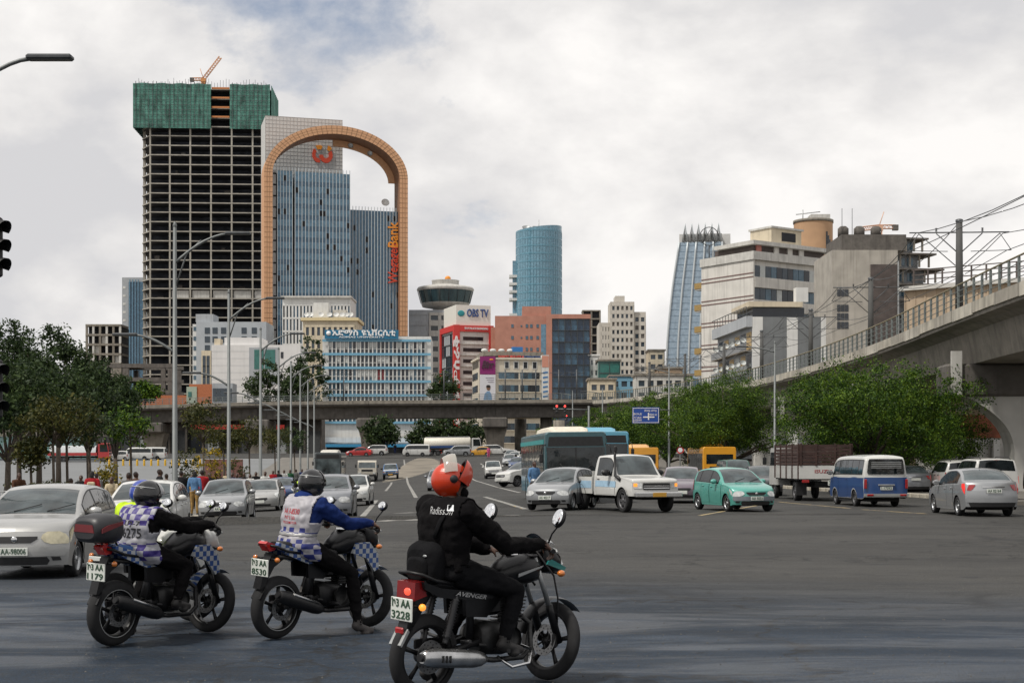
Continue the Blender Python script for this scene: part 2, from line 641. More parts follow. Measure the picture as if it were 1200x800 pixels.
def kx(y):
 return -10.7 - 0.09 * (y - 46)
def road_l(y):
 if y < 46:
  return -90.0
 if y < 228:
  return kx(y)
 return -110.0 if y < 256 else -16.0
def road_r(y):
 if y < 56:
  return 75.0
 if y < 228:
  return 19.2 - 2.4 * ss(60, 95, y) - 5.5 * ss(130, 205, y)
 return 45.0
road_ys = [y for y in linspace(-25, 45.9, 34)] + linspace(46, 55.9, 8) + linspace(56, 227.9, 90) + linspace(228, 256, 14) + linspace(256.1, 330, 20)
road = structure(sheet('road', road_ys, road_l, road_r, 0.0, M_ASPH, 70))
structure(sheet('plaza', linspace(78, 226, 60), lambda y: -150.0, lambda y: kx(y) - 9.0, 0.02, M_PLAZA, 40, 0.06))
pavement = structure(sheet('pavement', linspace(47.2, 227, 80), lambda y: kx(y) - 9 - 22 * (1 - ss(60, 80, y)), lambda y: kx(y) - 0.28 - 1.2 * (1 - ss(46, 50, y)) ** 2, 0.15, M_PAVE, 16, 0.2))
rpave = structure(sheet('right_pavement', linspace(56.5, 226, 80), lambda y: road_r(y + 0.01) + 0.3, lambda y: road_r(y + 0.01) + 30, 0.14, M_PAVE, 16, 0.2))
# kerb stones along both pavements
M_KERB = mat('kerb_stone', (0.36, 0.33, 0.27), 0.85, var=0.25, scale=2.0)
kmesh = MB().cbox((0, 0, 0.04), (0.99, 0.28, 0.30), bev=0.03).mesh('kerb_stone', M_KERB)
y = 47.3
k = 0
while y < 150:
 e = lambda q: kx(q) - 0.14 - 1.2 * (1 - ss(46, 50, q)) ** 2
 p, q = Vector((e(y), y, 0)), Vector((e(y + 1.0), y + 1.0, 0))
 o = obj('kerb_stone', kmesh, pavement, ((p.x + q.x) / 2, (p.y + q.y) / 2, gz(p.x, p.y) + 0.0))
 o.rotation_euler = (0, 0, math.atan2(q.y - p.y, q.x - p.x))
 y += (1.0 / max(1e-3, (q - p).length)) * 1.0
 k += 1
for i in range(22):
 x = -12.6 - i * 1.0
 obj('kerb_stone', kmesh, pavement, (x, 47.12, gz(x, 47)))
for i in range(90):
 y = 57 + i * 1.0
 x = road_r(y) + 0.15
 o = obj('kerb_stone', kmesh, rpave, (x, y, gz(x, y) - 0.01), math.pi / 2)
def marking(pts, w, m=None, name='lane_marking'):
 """painted line through pixels that lie on the road"""
 ps = [ground_at(a, b) for a, b in pts]
 fine = []
 for a, b in zip(ps, ps[1:]):
  k_ = max(2, int((b - a).length / 2.0))
  fine += [a.lerp(b, i / k_) for i in range(k_)]
 fine.append(ps[-1])
 mb = MB()
 vs = []
 for i, p in enumerate(fine):
  d = (fine[min(i + 1, len(fine) - 1)] - fine[max(0, i - 1)]).to_2d().normalized()
  nrm = Vector((d.y, -d.x))
  for s in (-1, 1):
   x, yy = p.x + nrm.x * w / 2 * s, p.y + nrm.y * w / 2 * s
   vs.append((x, yy, gz(x, yy) + 0.006))
 mb.add(vs, [(2 * i, 2 * i + 1, 2 * i + 3, 2 * i + 2) for i in range(len(fine) - 1)])
 return mb.build(name, m or M_LINE, road)
for pts, w in (([(424, 606), (441, 586)], .22), ([(473.5, 539), (477, 561.5), (487.5, 583)], .22), ([(499, 538), (511, 552.5)], .22),
      ([(548, 556), (564, 565), (582, 570.5), (609, 577)], .2), ([(568, 582), (592, 589), (616, 596.5)], .22),
      ([(499, 583), (512, 591)], .22), ([(452, 575), (459, 565)], .2), ([(464, 556), (468, 548)], .2),
      ([(563, 543), (578, 552)], .2), ([(598, 543), (612, 549)], .2), ([(334, 610), (341, 604)], .22), ([(396, 628), (404, 620)], .22)):
 marking(pts, w)
for pts in ([(912, 588), (997, 595.5)], [(600, 592), (614, 596)], [(820, 604), (900, 590)], [(1010, 597), (1085, 602)]):
 marking(pts, .16, M_LINEY)
for a, b, w in ((454, 610, 20), (487, 609, 20), (593, 604, 18), (569, 597.5, 12), (475, 601, 10)):
 marking([(a - w / 2, b), (a + w / 2, b)], .8, name='worn_marking')
# ------------------------------------------------------------------ viaduct on the right and bridge across the road
VPATH = [(695, 470, 250), (745, 466, 221), (800, 459.5, 190), (845, 453.5, 166), (890, 446, 143), (945, 432, 121), (1000, 415, 103),
   (1050, 396, 90), (1100, 374, 78), (1150, 353, 69.5), (1200, 332, 62)]
vp = [at(*q) for q in VPATH]
for i in range(1, 4):
 vp.append(vp[10] + Vector((-0.35 * i, -13.0 * i, -0.05 * i)))
def resample(pts, step):
 out = [pts[0]]
 carry = 0.0
 for a, b in zip(pts, pts[1:]):
  L = (b - a).length
  d = step - carry
  while d <= L:
   out.append(a.lerp(b, d / L))
   d += step
  carry = L - (d - step)
 return out
def smooth_path(pts, it=3):
 p = [q.copy() for q in pts]
 for _ in range(it):
  p = [p[0]] + [(p[i - 1] + p[i] * 2 + p[i + 1]) / 4 for i in range(1, len(p) - 1)] + [p[-1]]
 return p
vpath = smooth_path(resample(vp, 1.0), 40)
def sweep(path, prof, closed=True, m=0, mb=None, caps=True, side=1):
 """prof: (t, z) with t to the right of the travel direction reversed (towards +x when path comes to the camera)"""
 mb = mb or MB()
 n = len(prof)
 vs = []
 for i, p in enumerate(path):
  d = (path[min(i + 1, len(path) - 1)] - path[max(0, i - 1)]).to_2d().normalized()
  nr = Vector((-d.y, d.x)) * side
  for t, z in prof:
   vs.append((p.x + nr.x * t, p.y + nr.y * t, p.z + z))
 fs = []
 for i in range(len(path) - 1):
  for j in range(n if closed else n - 1):
   j2 = (j + 1) % n
   fs.append((i * n + j, (i + 1) * n + j, (i + 1) * n + j2, i * n + j2))
 if caps and closed:
  fs.append(tuple(range(n)))
  fs.append(tuple(len(vs) - n + j for j in range(n - 1, -1, -1)))
 mb.add(vs, fs, m)
 return mb
def along(path, t, z, side=1, step=1):
 out = []
 for i in range(0, len(path), step):
  d = (path[min(i + 1, len(path) - 1)] - path[max(0, i - 1)]).to_2d().normalized()
  nr = Vector((-d.y, d.x)) * side
  out.append(Vector((path[i].x + nr.x * t, path[i].y + nr.y * t, path[i].z + z)))
 return out
M_RAILY = mat('old_yellow_rail', (0.21, 0.18, 0.11), 0.6, 0.2, var=0.3, scale=2)
M_RAILG = mat('grey_green_rail', (0.16, 0.18, 0.175), 0.6, 0.2, var=0.2, scale=2)
viaduct = thing('railway_viaduct', 'long concrete railway viaduct sweeping along the right of the road on flared piers', 'viaduct', (0, 0, 0))
M_FASC = [mat('fascia_%d' % i, c_, .85, var=.25, scale=.9, streak=.7) for i, c_ in enumerate(((.40, .37, .31), (.33, .305, .26), (.45, .42, .36)))]
# spans of about 28 m, girder and deck with a small gap between
spans = []
i = 0
while i < len(vpath) - 3:
 spans.append((i, min(i + 28, len(vpath) - 1)))
 i += 28
deck_prof = [(0, 0.0), (0, -0.62), (0.5, -0.74), (0.95, -0.95), (1.25, -2.55), (7.95, -2.55), (8.25, -0.95), (8.7, -0.74), (9.2, -0.62), (9.2, 0)]
for a, b in spans:
 seg = [q.copy() for q in vpath[a:b + 1]]
 seg[0] = seg[0].lerp(seg[1], 0.04)
 d = sweep(seg, deck_prof).build('deck_span', M_CONC, viaduct)
 for q in range(a, b, 4):
  ps = [w_.copy() for w_ in vpath[q:min(q + 4, b) + 1]]
  ps[0] = ps[0].lerp(ps[1], .035)
  sweep(ps, [(-0.10, 0.12), (-0.10, -0.42 - .03 * (q % 3)), (-0.004, -0.42 - .03 * (q % 3)), (-0.004, 0.12)]).build('fascia_panel', M_FASC[q // 4 % 3], d)
 sweep(seg, [(9.0, 0.002), (9.0, 1.05), (9.2, 1.05), (9.2, 0.002)]).build('far_parapet', M_CONC_D, d)
# railing
post_mesh = MB().cbox((0, 0, 0.6), (0.09, 0.12, 1.2), bev=0.015).mesh('post', M_RAILG)
pp = along(vpath, 0.05, 0.1)
acc = resample(pp, 1.55)
for j, p in enumerate(acc):
 nxt = acc[min(j + 1, len(acc) - 1)]
 prv = acc[max(j - 1, 0)]
 o = obj('railing_post', post_mesh, viaduct, p, math.atan2(nxt.y - prv.y, nxt.x - prv.x))
for h, r, mm, nm in ((1.24, 0.05, M_RAILY, 'handrail'), (0.92, 0.022, M_RAILG, 'rail_bar'), (0.62, 0.022, M_RAILG, 'rail_bar'), (0.32, 0.022, M_RAILG, 'rail_bar')):
 MB().tube(along(vpath, 0.05, 0.1 + h, step=2), r, 6).build(nm, mm, viaduct)
def pier(i, parent, capw=9.6, full=True, side=1):
 p = along(vpath, 4.6, -2.56, side)[i]
 d = (vpath[min(i + 1, len(vpath) - 1)] - vpath[i - 1]).to_2d().normalized()
 rz = math.atan2(d.y, d.x) + math.pi / 2
 g = gz(p.x, p.y) + 0.1
 h = p.z - g
 mb = MB()
 # crosshead beam across the track
 mb.cbox((0, 0, h - 0.85), (capw, 2.4, 1.7), bev=0.12)
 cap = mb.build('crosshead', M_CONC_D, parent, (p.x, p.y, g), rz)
 for sx in (-1, 1):
  MB().cbox((sx * (capw / 2 - 0.5), -1.26, h - 0.5), (0.55, 0.16, 2.3)).build('bearing_panel', M_CONC_L, cap)
 # column flaring out in a curve under the crosshead
 mb = MB()
 prof = []
 H = h - 1.7
 for k in range(17):
  t = k / 16
  w = 1.25 + 2.5 * max(0.0, (t - 0.35) / 0.65) ** 2.6
  prof.append((w, H * t))
 outl = [(w, z) for w, z in prof] + [(-w, z) for w, z in prof[::-1]]
 n_ = len(prof)
 for s_ in (-1.0, 1.0):
  pass
 vs = [(w, -1.0, z) for w, z in prof] + [(-w, -1.0, z) for w, z in prof] + [(w, 1.0, z) for w, z in prof] + [(-w, 1.0, z) for w, z in prof]
 fs = []
 for k in range(n_ - 1):
  A, B_, C_, D_ = k, n_ + k, 2 * n_ + k, 3 * n_ + k
  fs += [(B_, A, A + 1, B_ + 1), (C_, D_, D_ + 1, C_ + 1), (A, C_, C_ + 1, A + 1), (D_, B_, B_ + 1, D_ + 1)]
 mb.add(vs, fs)
 mb.build('column', M_CONC_L, parent, (p.x, p.y, g), rz)
for yy in (77, 45, 106, 135, 164, 193, 222):
 i = min(range(len(vpath)), key=lambda q: abs(vpath[q].y - yy))
 pier(i, viaduct)
# overhead-line masts standing on the viaduct, with their wires
M_MAST = mat('mast_concrete', (0.07, 0.07, 0.068), 0.8, var=0.15, scale=2)
def mast(i, label, t=0.75, height=5.4, arms=True):
 p = along(vpath, t, 0.0)[i]
 d = (vpath[min(i + 1, len(vpath) - 1)] - vpath[i - 1]).to_2d().normalized()
 rz = math.atan2(d.y, d.x) + math.pi / 2        # local -x towards the track
 s = thing('catenary_mast', label, 'mast', p, rz, 'overhead line masts on the viaduct')
 MB().tube([(0, 0, 0), (0, 0, height)], [0.22, 0.17], 10).build('pole', M_MAST, s)
 MB().lathe([(0.2, 0), (0.2, .12), (0.1, .16), (0.0, .16)], 10, M=Matrix.Translation((0, 0, height))).build('cap', M_STEEL_D, s)
 a = MB()
 for sg in (-1, 1):
  a.tube([(0, 0, height - .55), (sg * 2.6, 0, height - .55)], .035, 6)
  a.tube([(0, 0, height - 1.7), (sg * 1.2, 0, height - .6)], .03, 6)
  a.tube([(sg * .2, 0, height - 2.3), (sg * 2.1, 0, height - .62)], .025, 6)
  a.tube([(sg * 2.1, 0, height - .6), (sg * 2.7, 0, height - 1.5)], .02, 6)
  a.tube([(sg * .6, 0, height - 1.55), (sg * 2.7, 0, height - 1.5)], .02, 6)
 a.build('bracket', M_STEEL_D, s)
 ins = MB()
 for sg in (-1, 1):
  for k in range(4):
   ins.lathe([(0.03, 0), (.075, .02), (.03, .04)], 8, M=Matrix.Translation((sg * 1.2 + sg * 0.0, 0, height - .5 + k * .05)))
 ins.build('insulator', M_STEEL_D, s)
 return p, height
mast_spots = []
for j, (yy, lab) in enumerate(((76.5, 'nearest dark mast with brackets on the viaduct above the green tree'), (101, 'second nearest dark mast on the viaduct railing'),
          (123, 'third mast along the viaduct before the striped building'), (146, 'fourth mast along the viaduct before the white slab block'),
          (168, 'fifth mast along the viaduct before the curved glass tower'), (192, 'sixth mast along the viaduct before the pale towers'),
          (214, 'farthest mast of the viaduct row above the far trees'))):
 i = min(range(len(vpath)), key=lambda q: abs(vpath[q].y - yy))
 mast_spots.append(mast(i, lab, height=5.0)[0])
# contact and catenary wires from mast to mast
mast_spots = [mast_spots[0] + Vector((0.2, -32, 0))] + mast_spots
for q, (dx, dz, lab) in enumerate(((-2.3, 4.4, 'outer upper wire strung between the viaduct masts'), (-2.5, 3.5, 'outer lower wire strung between the viaduct masts'),
           (2.3, 4.4, 'inner upper wire strung between the viaduct masts'), (2.5, 3.5, 'inner lower wire strung between the viaduct masts'),
           (0.0, 5.0, 'topmost wire strung from mast head to mast head'))):
 pts = []
 for a, b in zip(mast_spots, mast_spots[1:]):
  for k in range(8):
   t = k / 8
   p = a.lerp(b, t)
   sag = (0.9 if dz > 4 else 0.15) * 4 * t * (1 - t)
   pts.append((p.x + dx, p.y, p.z + dz - sag))
 tag(MB().tube(pts, 0.022, 5).build('overhead_wire', M_STEEL_D), lab, 'wire', 'overhead wires of the viaduct')
# bridge across the road
BY = 262.0
bridge = thing('railway_bridge', 'grey concrete railway bridge crossing over the road in the distance', 'bridge', (0, BY, 0))
def bz(px):
 return CH + (HY - interp([(0, 482), (120, 477), (370, 470.5), (700, 468.5)], px)) / F * BY
bpx = [-60, 60, 175, 300, 432, 580, 705]
for a, b in zip(bpx, bpx[1:]):
 xa, xb = (a - 600) / F * BY, (b - 600) / F * BY
 za, zb_ = bz(a), bz(b)
 mb = MB()
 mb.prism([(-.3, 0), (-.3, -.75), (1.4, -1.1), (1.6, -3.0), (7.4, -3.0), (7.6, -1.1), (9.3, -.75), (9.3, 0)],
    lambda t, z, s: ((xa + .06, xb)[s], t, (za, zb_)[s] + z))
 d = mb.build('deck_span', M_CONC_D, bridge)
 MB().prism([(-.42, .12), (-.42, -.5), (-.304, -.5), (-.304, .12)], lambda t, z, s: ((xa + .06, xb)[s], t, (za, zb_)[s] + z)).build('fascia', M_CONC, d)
 r_ = MB()
 for h in (0.45, 0.8, 1.15):
  r_.tube([(xa, -.1, za + h), (xb, -.1, zb_ + h)], .04, 5)
 n_ = 16
 for k in range(n_):
  t = k / n_
  r_.cbox((xa + (xb - xa) * t, -.1, za + (zb_ - za) * t + .6), (.09, .09, 1.2))
 r_.build('railing', M_RAILG, bridge)
for px in (175, 300, 432, 580):
 x = (px - 600) / F * BY
 z = bz(px) - 3.0
 g = gz(x, BY)
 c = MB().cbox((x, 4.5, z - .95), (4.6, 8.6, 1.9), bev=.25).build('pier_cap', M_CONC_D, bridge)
 MB().prism([(-1.5, g), (1.5, g), (1.7, z - 3.6), (2.2, z - 1.85), (-2.2, z - 1.85), (-1.7, z - 3.6)], lambda a_, b_, s: (x + a_, 2.6 + 3.6 * s, b_)).build('pier', M_CONC, bridge)
for px, dpt in ((610, 10), (640, 6), (655, 22)):
 x = (px - 600) / F * (BY + dpt)
 MB().tube([(x, dpt, 3.0), (x, dpt, bz(px) - 3.02)], [1.1, 1.1], 14).build('round_pier', M_CONC, bridge)
# masts on the bridge
for px in (402, 520, 592, 612, 628, 655, 676):
 x = (px - 600) / F * BY
 s = thing('bridge_mast', 'thin steel overhead line mast on the bridge deck', 'mast', (x, BY + 1.0, bz(px)), 0, 'masts on the bridge')
 s['label'] = {402: 'thin mast on the bridge before the blue and white office block', 520: 'thin mast on the bridge before the red framed block',
      592: 'thin mast on the bridge under the white portrait poster', 612: 'thin mast on the bridge before the cream office block',
      628: 'thin mast on the bridge beside the white sign column', 655: 'thin mast on the bridge before the dark glass block',
      676: 'last thin mast on the bridge, where the viaduct joins'}[px]
 MB().tube([(0, 0, 0), (0, 0, 5.6)], .12, 6).build('pole', M_STEEL_D, s)
 MB().tube([(-1.6, 0, 5.0), (1.6, 0, 5.0)], .05, 5).tube([(0, 0, 4.2), (1.3, 0, 5.0)], .04, 5).build('bracket', M_STEEL_D, s)
# ------------------------------------------------------------------ buildings
class Bld:
 """a building standing on a plane; local x along the front, local y into the depth, z up from the world zero"""
 def __init__(self, name, label, px, Y, rz=0.0, cat='building'):
  self.O = Vector(((px - 600) / F * Y, Y, 0))
  self.rz = R(rz)
  self.root = thing(name, label, cat, self.O, self.rz)
  c, s = math.cos(self.rz), math.sin(self.rz)
  self.ex, self.ey = Vector((c, s, 0)), Vector((-s, c, 0))
 def xz(self, px, py, d=0.0):
  """local (x, z) of the point of plane y = d that shows at a pixel"""
  ray = Vector(((px - 600) / F, 1.0, (HY - py) / F))
  o = self.O + self.ey * d
  t = o.dot(self.ey) / ray.dot(self.ey)
  p = ray * t
  return (p - self.O).dot(self.ex), CH + p.z
 def x(self, px, d=0.0):
  return self.xz(px, 500, d)[0]
 def z(self, py, px=None, d=0.0):
  px = px if px is not None else 600 + F * self.O.x / self.O.y
  return self.xz(px, py, d)[1]
 def yl(self, px, lx):
  """local depth at which the side plane x = lx shows at px"""
  ray = Vector(((px - 600) / F, 1.0, 0))
  o = self.O + self.ex * lx
  t = o.dot(self.ex) / ray.dot(self.ex)
  p = ray * t
  return (p - o).dot(self.ey)
 def part(self, name, mb, m, parent=None):
  return mb.build(name, m, parent or self.root)
 def box(self, name, x0, x1, y0, y1, z0, z1, m, parent=None):
  return MB().box(x0, x1, y0, y1, z0, z1).build(name, m, parent or self.root)
 def text(self, body, size, x, z, m, d=-0.05, width=None, bold=0.0, rot=0.0, shear=0.0, name='lettering', parent=None, ry=0.0, space=1.0):
  me = text_mesh(body, size, m, size * 0.05, bold, shear, space, width)
  o = obj(name, me, parent or self.root, (x, d, z))
  o.rotation_euler = (0, -rot, ry)
  return o
_panes = {}
def set_mat(o, m):
 o.material_slots[0].link = 'OBJECT'
 o.material_slots[0].material = m
def facade(b, x0, x1, z0, z1, cols, rows, pier, span, mw, glasses, depth=0.35, y=0.0, side=0, lx=0.0, pane='window', grid='facade_grid',
     frame=None, seed=1, sill=False, mullion=0, skip=None, every=None):
 """openings with panes in a wall; side 0: the front plane, side -1 / 1: the left / right flank at x = lx (x0..x1 are depths then)"""
 rr = random.Random(seed)
 cw, chh = (x1 - x0) / cols, (z1 - z0) / rows
 g = MB()
 def put(a0, a1, d0, d1, c0, c1):
  if side == 0:
   g.box(a0, a1, y + d0, y + d1, c0, c1)
  elif side < 0:
   g.box(lx + d0, lx + d1, a0, a1, c0, c1)
  else:
   g.box(lx - d1, lx - d0, a0, a1, c0, c1)
 if pier > 0:
  for i in range(cols + 1):
   c = x0 + i * cw
   put(max(x0, c - pier / 2), min(x1, c + pier / 2), -depth, 0.0, z0, z1)
 if span > 0:
  for j in range(rows + 1):
   c = z0 + j * chh
   put(x0, x1, -depth - 0.04, -0.003, max(z0, c - span / 2), min(z1, c + span / 2))
 if grid:
  go = b.part(grid, g, mw)
 pw, ph = cw - pier, chh - span
 key = (round(pw, 3), round(ph, 3), mullion)
 if key not in _panes:
  mb = MB()
  mb.box(-pw / 2, pw / 2, -.03, .03, -ph / 2, ph / 2)
  me = mb.mesh('window', [glasses[0]])
  _panes[key] = me
 me = _panes[key]
 for j in range(rows):
  for i in range(cols):
   if skip and skip(i, j):
    continue
   cx, cz = x0 + (i + .5) * cw, z0 + (j + .5) * chh
   o = bpy.data.objects.new(pane, me)
   COL.objects.link(o)
   o.parent = b.root
   dd = -depth * 0.25
   if side == 0:
    o.location = (cx, y + dd, cz)
   elif side < 0:
    o.location = (lx + dd, cx, cz)
    o.rotation_euler = (0, 0, -math.pi / 2)
   else:
    o.location = (lx - dd, cx, cz)
    o.rotation_euler = (0, 0, math.pi / 2)
   set_mat(o, rr.choice(glasses) if every is None else every(i, j, rr))
# --- tower under construction
B = Bld('construction_tower', 'tall unfinished concrete tower of open floors, its top wrapped in green netting', 163, 556, 3.0)
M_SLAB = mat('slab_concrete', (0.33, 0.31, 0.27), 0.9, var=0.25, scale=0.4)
M_NET = mat('green_netting', (0.07, 0.185, 0.15), 0.9, var=0.6, scale=0.35, stretch=(1.6, 1.6, 0.5), bump=0.4, bscale=2)
M_ORANGE = mat('orange_paint', (0.45, 0.17, 0.05), 0.6, var=0.2)
xr_ = B.x(317)
dep = 24.0
col_x = [B.x(q) for q in (176, 199, 223, 247.3, 271.5, 296, 313)]
z_top = B.z(148, 240)
fl = 3.66
nfl = int((z_top - 2) / fl)
def slab_poly(o_=0.0):
 return [(B.x(176) - o_ * .5, -o_), (xr_, -o_), (xr_, dep), (-o_, dep), (-o_, 7 - o_ * .5)]
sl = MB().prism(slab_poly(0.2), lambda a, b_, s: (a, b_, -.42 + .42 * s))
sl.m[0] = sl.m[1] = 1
sl = sl.mesh('floor_slab', [M_SLAB, mat('painted_shade_soffit', (.075, .077, .085), .9, var=.3)])  # slab faces darker than their edges: shade of the open floors painted in
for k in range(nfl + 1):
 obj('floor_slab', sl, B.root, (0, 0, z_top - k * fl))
for cx in col_x:
 B.box('column', cx - .3, cx + .3, -.15, .5, 2, z_top - .6, M_SLAB)
for yy in (7.5, 15, 22):
 B.box('column', .0, 1.0, yy, yy + 1.0, 2, z_top - .6, M_SLAB)
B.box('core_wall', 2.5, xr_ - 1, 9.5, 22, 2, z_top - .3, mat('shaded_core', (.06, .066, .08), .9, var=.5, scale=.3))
rr = random.Random(3)
lit = MB()
for k in range(nfl):
 for i in range(len(col_x) - 1):
  if rr.random() < .22:
   x = col_x[i] + 1 + rr.random() * 4
   w = .3 + rr.random() * 2.2
   hgt = .5 + rr.random() * 1.3
   lit.box(x, x + w, 1.2 + rr.random() * 5, 7.0, z_top - (k + 1) * fl + .01, z_top - (k + 1) * fl + hgt)
o = B.part('site_material', lit, M_CONC_D)
o['kind'] = 'stuff'
zb_ = z_top - 18 * fl
for i in range(1, len(col_x) - 1):
 B.box('infill_wall', col_x[i] + .7, col_x[i + 1] - .7, .5, .8, zb_ + .02, zb_ + 2.9, M_CONC_L)
# netting round the top storeys
zt = B.z(99, 190)
net_gap = (B.x(248), B.x(270))
def net(name, x0, x1, y0, y1):
 mb = MB()
 if y0 == y1:
  xs = linspace(x0, x1, max(6, int((x1 - x0) / 1.0)))
  mb.grid(lambda a, q: (a, y0 + .09 * math.sin(a * 3.1) + .06 * math.sin(q * 1.3 + a), z_top - 1.2 + (zt - z_top + 1.2 + .15 * math.sin(a * .9)) * q / 10), xs, linspace(0, 10, 9))
 else:
  ys = linspace(y0, y1, 20)
  mb.grid(lambda a, q: (x0 + .2 * math.sin(a * 2.3), a, z_top - 1.2 + (zt - z_top + 1.2) * q / 10), ys, linspace(0, 10, 8), flip=True)
 return B.part(name, mb, M_NET)
net('netting', -2.0, net_gap[0], -1.6, -1.6)
net('netting', net_gap[1], xr_, -1.6, -1.6)
net('netting', -2.0, -2.0, -1.6, dep)
net('netting', xr_ + .4, xr_ + .4, -1.6, dep)
for k in range(1, 5):
 o = obj('floor_slab', sl, B.root, (0, 0, z_top + k * fl - .3))
 B.box('edge_form', net_gap[0] + .2, net_gap[1] - .2, -1.2, -.7, z_top + k * fl - .55, z_top + k * fl + .1, M_ORANGE)
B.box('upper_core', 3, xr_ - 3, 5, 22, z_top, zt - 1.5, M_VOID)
sc_ = MB()
for i in range(46):
 x = -1.5 + i * (xr_ + 1) / 46
 h = .6 + rr.random() * 2.2
 sc_.box(x, x + .12, 1.0, 1.12, zt - 1, zt + h)
for i in range(32):
 x = -1.0 + i * (xr_ + 1) / 32
 if not net_gap[0] < x < net_gap[1]:
  sc_.box(x, x + .14, -1.9, -1.78, z_top - 1, zt + .6)
for i in range(9):
 for a, b_ in ((-1.9, net_gap[0]), (net_gap[1], xr_)):
  sc_.box(a, b_, -1.88, -1.8, z_top + i * 1.9, z_top + i * 1.9 + .12)
o = B.part('scaffold_poles', sc_, M_STEEL_D)
o['kind'] = 'stuff'
def lattice(p, q, w, n, m=0, mb=None, r=.09):
 mb = mb or MB()
 p, q = Vector(p), Vector(q)
 d = (q - p).normalized()
 a = d.cross(Vector((0, 1, 0)))
 if a.length < .1:
  a = Vector((1, 0, 0))
 a.normalize()
 b_ = d.cross(a)
 cs = [a * w / 2 + b_ * w / 2, a * w / 2 - b_ * w / 2, -a * w / 2 - b_ * w / 2, -a * w / 2 + b_ * w / 2]
 for c in cs:
  mb.tube([p + c, q + c], r, 4, m)
 for i in range(n):
  s0, s1 = p.lerp(q, i / n), p.lerp(q, (i + 1) / n)
  for k in range(4):
   mb.tube([s0 + cs[k], s1 + cs[(k + 1) % 4]], r * .7, 4, m, cap=False)
 return mb
def tower_crane(px, py, Y, label, k, boom, mast_h, col):
 p = at(px, py, Y)
 c = thing('tower_crane', label, 'crane', p, 0)
 lattice((0, 0, 0), (0, 0, mast_h), 1.8 * k, 6, r=.16 * k).build('tower', col, c)
 MB().cbox((0, 0, mast_h + .9 * k), (2.6 * k, 2.2 * k, 1.8 * k)).build('cab', col, c)
 tip = Vector(boom)
 lattice((0, 0, mast_h + 1.5 * k), Vector((0, 0, mast_h + 1.5 * k)) + tip, 1.4 * k, 10, r=.14 * k).build('boom', col, c)
 back = Vector((-tip.x, 0, 0)).normalized() * 6 * k
 lattice((0, 0, mast_h + 1.5 * k), Vector((0, 0, mast_h + 1.5 * k)) + back, 1.3 * k, 4, r=.14 * k).build('counter_jib', col, c)
 MB().cbox((back.x, 0, mast_h + 1.2 * k), (2.0 * k, 1.6 * k, 2.0 * k)).build('counterweight', M_CONC_D, c)
 MB().tube([(0, 0, mast_h + 1.6 * k), (back.x * .3, 0, mast_h + 7 * k)], .16 * k, 5).build('apex', col, c)
 return c
M_CRANE = mat('crane_orange', (0.55, 0.24, 0.08), 0.6, var=0.15)
M_CRANEP = mat('crane_pale', (0.62, 0.38, 0.26), 0.6, var=0.15)
tower_crane(238.5, 100, 566, 'small orange crane on the roof of the unfinished tower', .75, (6.6, 0, 8.6), 1.2, M_CRANE)
# --- bank tower with the arch
B = Bld('bank_tower', 'blue glass bank tower framed by a tall copper coloured arch', 309.5, 480, 15.0)
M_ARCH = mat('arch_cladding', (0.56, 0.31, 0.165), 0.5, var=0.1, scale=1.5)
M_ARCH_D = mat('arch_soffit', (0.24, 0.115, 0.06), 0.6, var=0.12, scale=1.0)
M_TILE = mat('tile_grey', (0.50, 0.50, 0.49), 0.6, var=0.06, scale=1.0)
M_BGL = glass('bank_glass', (0.11, 0.22, 0.31), 0.12, var=0.25)
M_BGL2 = glass('bank_glass_dark', (0.05, 0.12, 0.19), 0.12, var=0.3)
M_FIN = mat('pale_fin', (0.50, 0.54, 0.56), 0.5, 0.2, var=0.06)
w_ = B.x(478)
zs = B.z(201, 309.5)
za_ = CH + (HY - 147) / F * 486
rx, ry, th = w_ / 2, za_ - zs, 2.8
AD = 10.0
N = 44
def arch_pt(k, ins):
 """outline point k of the arch, ins metres inside the outer edge"""
 if k == 0:
  return (ins, 2.0)
 if k == N:
  return (w_ - ins, 2.0)
 t = math.pi * (1 - (k - 1) / (N - 2))
 ex = 1.04
 c, s = math.cos(t), math.sin(t)
 return (w_ / 2 + (rx - ins) * c, zs + (ry - ins) * math.copysign(abs(s) ** ex, s))
front, soff, outer, back_ = MB(), MB(), MB(), MB()
for k in range(N):
 a, b_ = arch_pt(k, 0), arch_pt(k + 1, 0)
 c, d = arch_pt(k, th), arch_pt(k + 1, th)
 n_ = 1 if 0 < k < N - 1 else 26
 front.add([(a[0], 0, a[1]), (b_[0], 0, b_[1]), (d[0], 0, d[1]), (c[0], 0, c[1])], [(0, 1, 2, 3)] if True else [])
 outer.add([(a[0], 0, a[1]), (b_[0], 0, b_[1]), (b_[0], AD, b_[1]), (a[0], AD, a[1])], [(0, 3, 2, 1)])
 soff.add([(c[0], 0, c[1]), (d[0], 0, d[1]), (d[0], AD, d[1]), (c[0], AD, c[1])], [(0, 1, 2, 3)])
 back_.add([(a[0], AD, a[1]), (b_[0], AD, b_[1]), (d[0], AD, d[1]), (c[0], AD, c[1])], [(3, 2, 1, 0)])
arch = B.part('arch', front, M_ARCH)
B.part('arch_edge', outer, M_ARCH, arch)
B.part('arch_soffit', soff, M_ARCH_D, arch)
B.part('arch_back', back_, M_ARCH_D, arch)
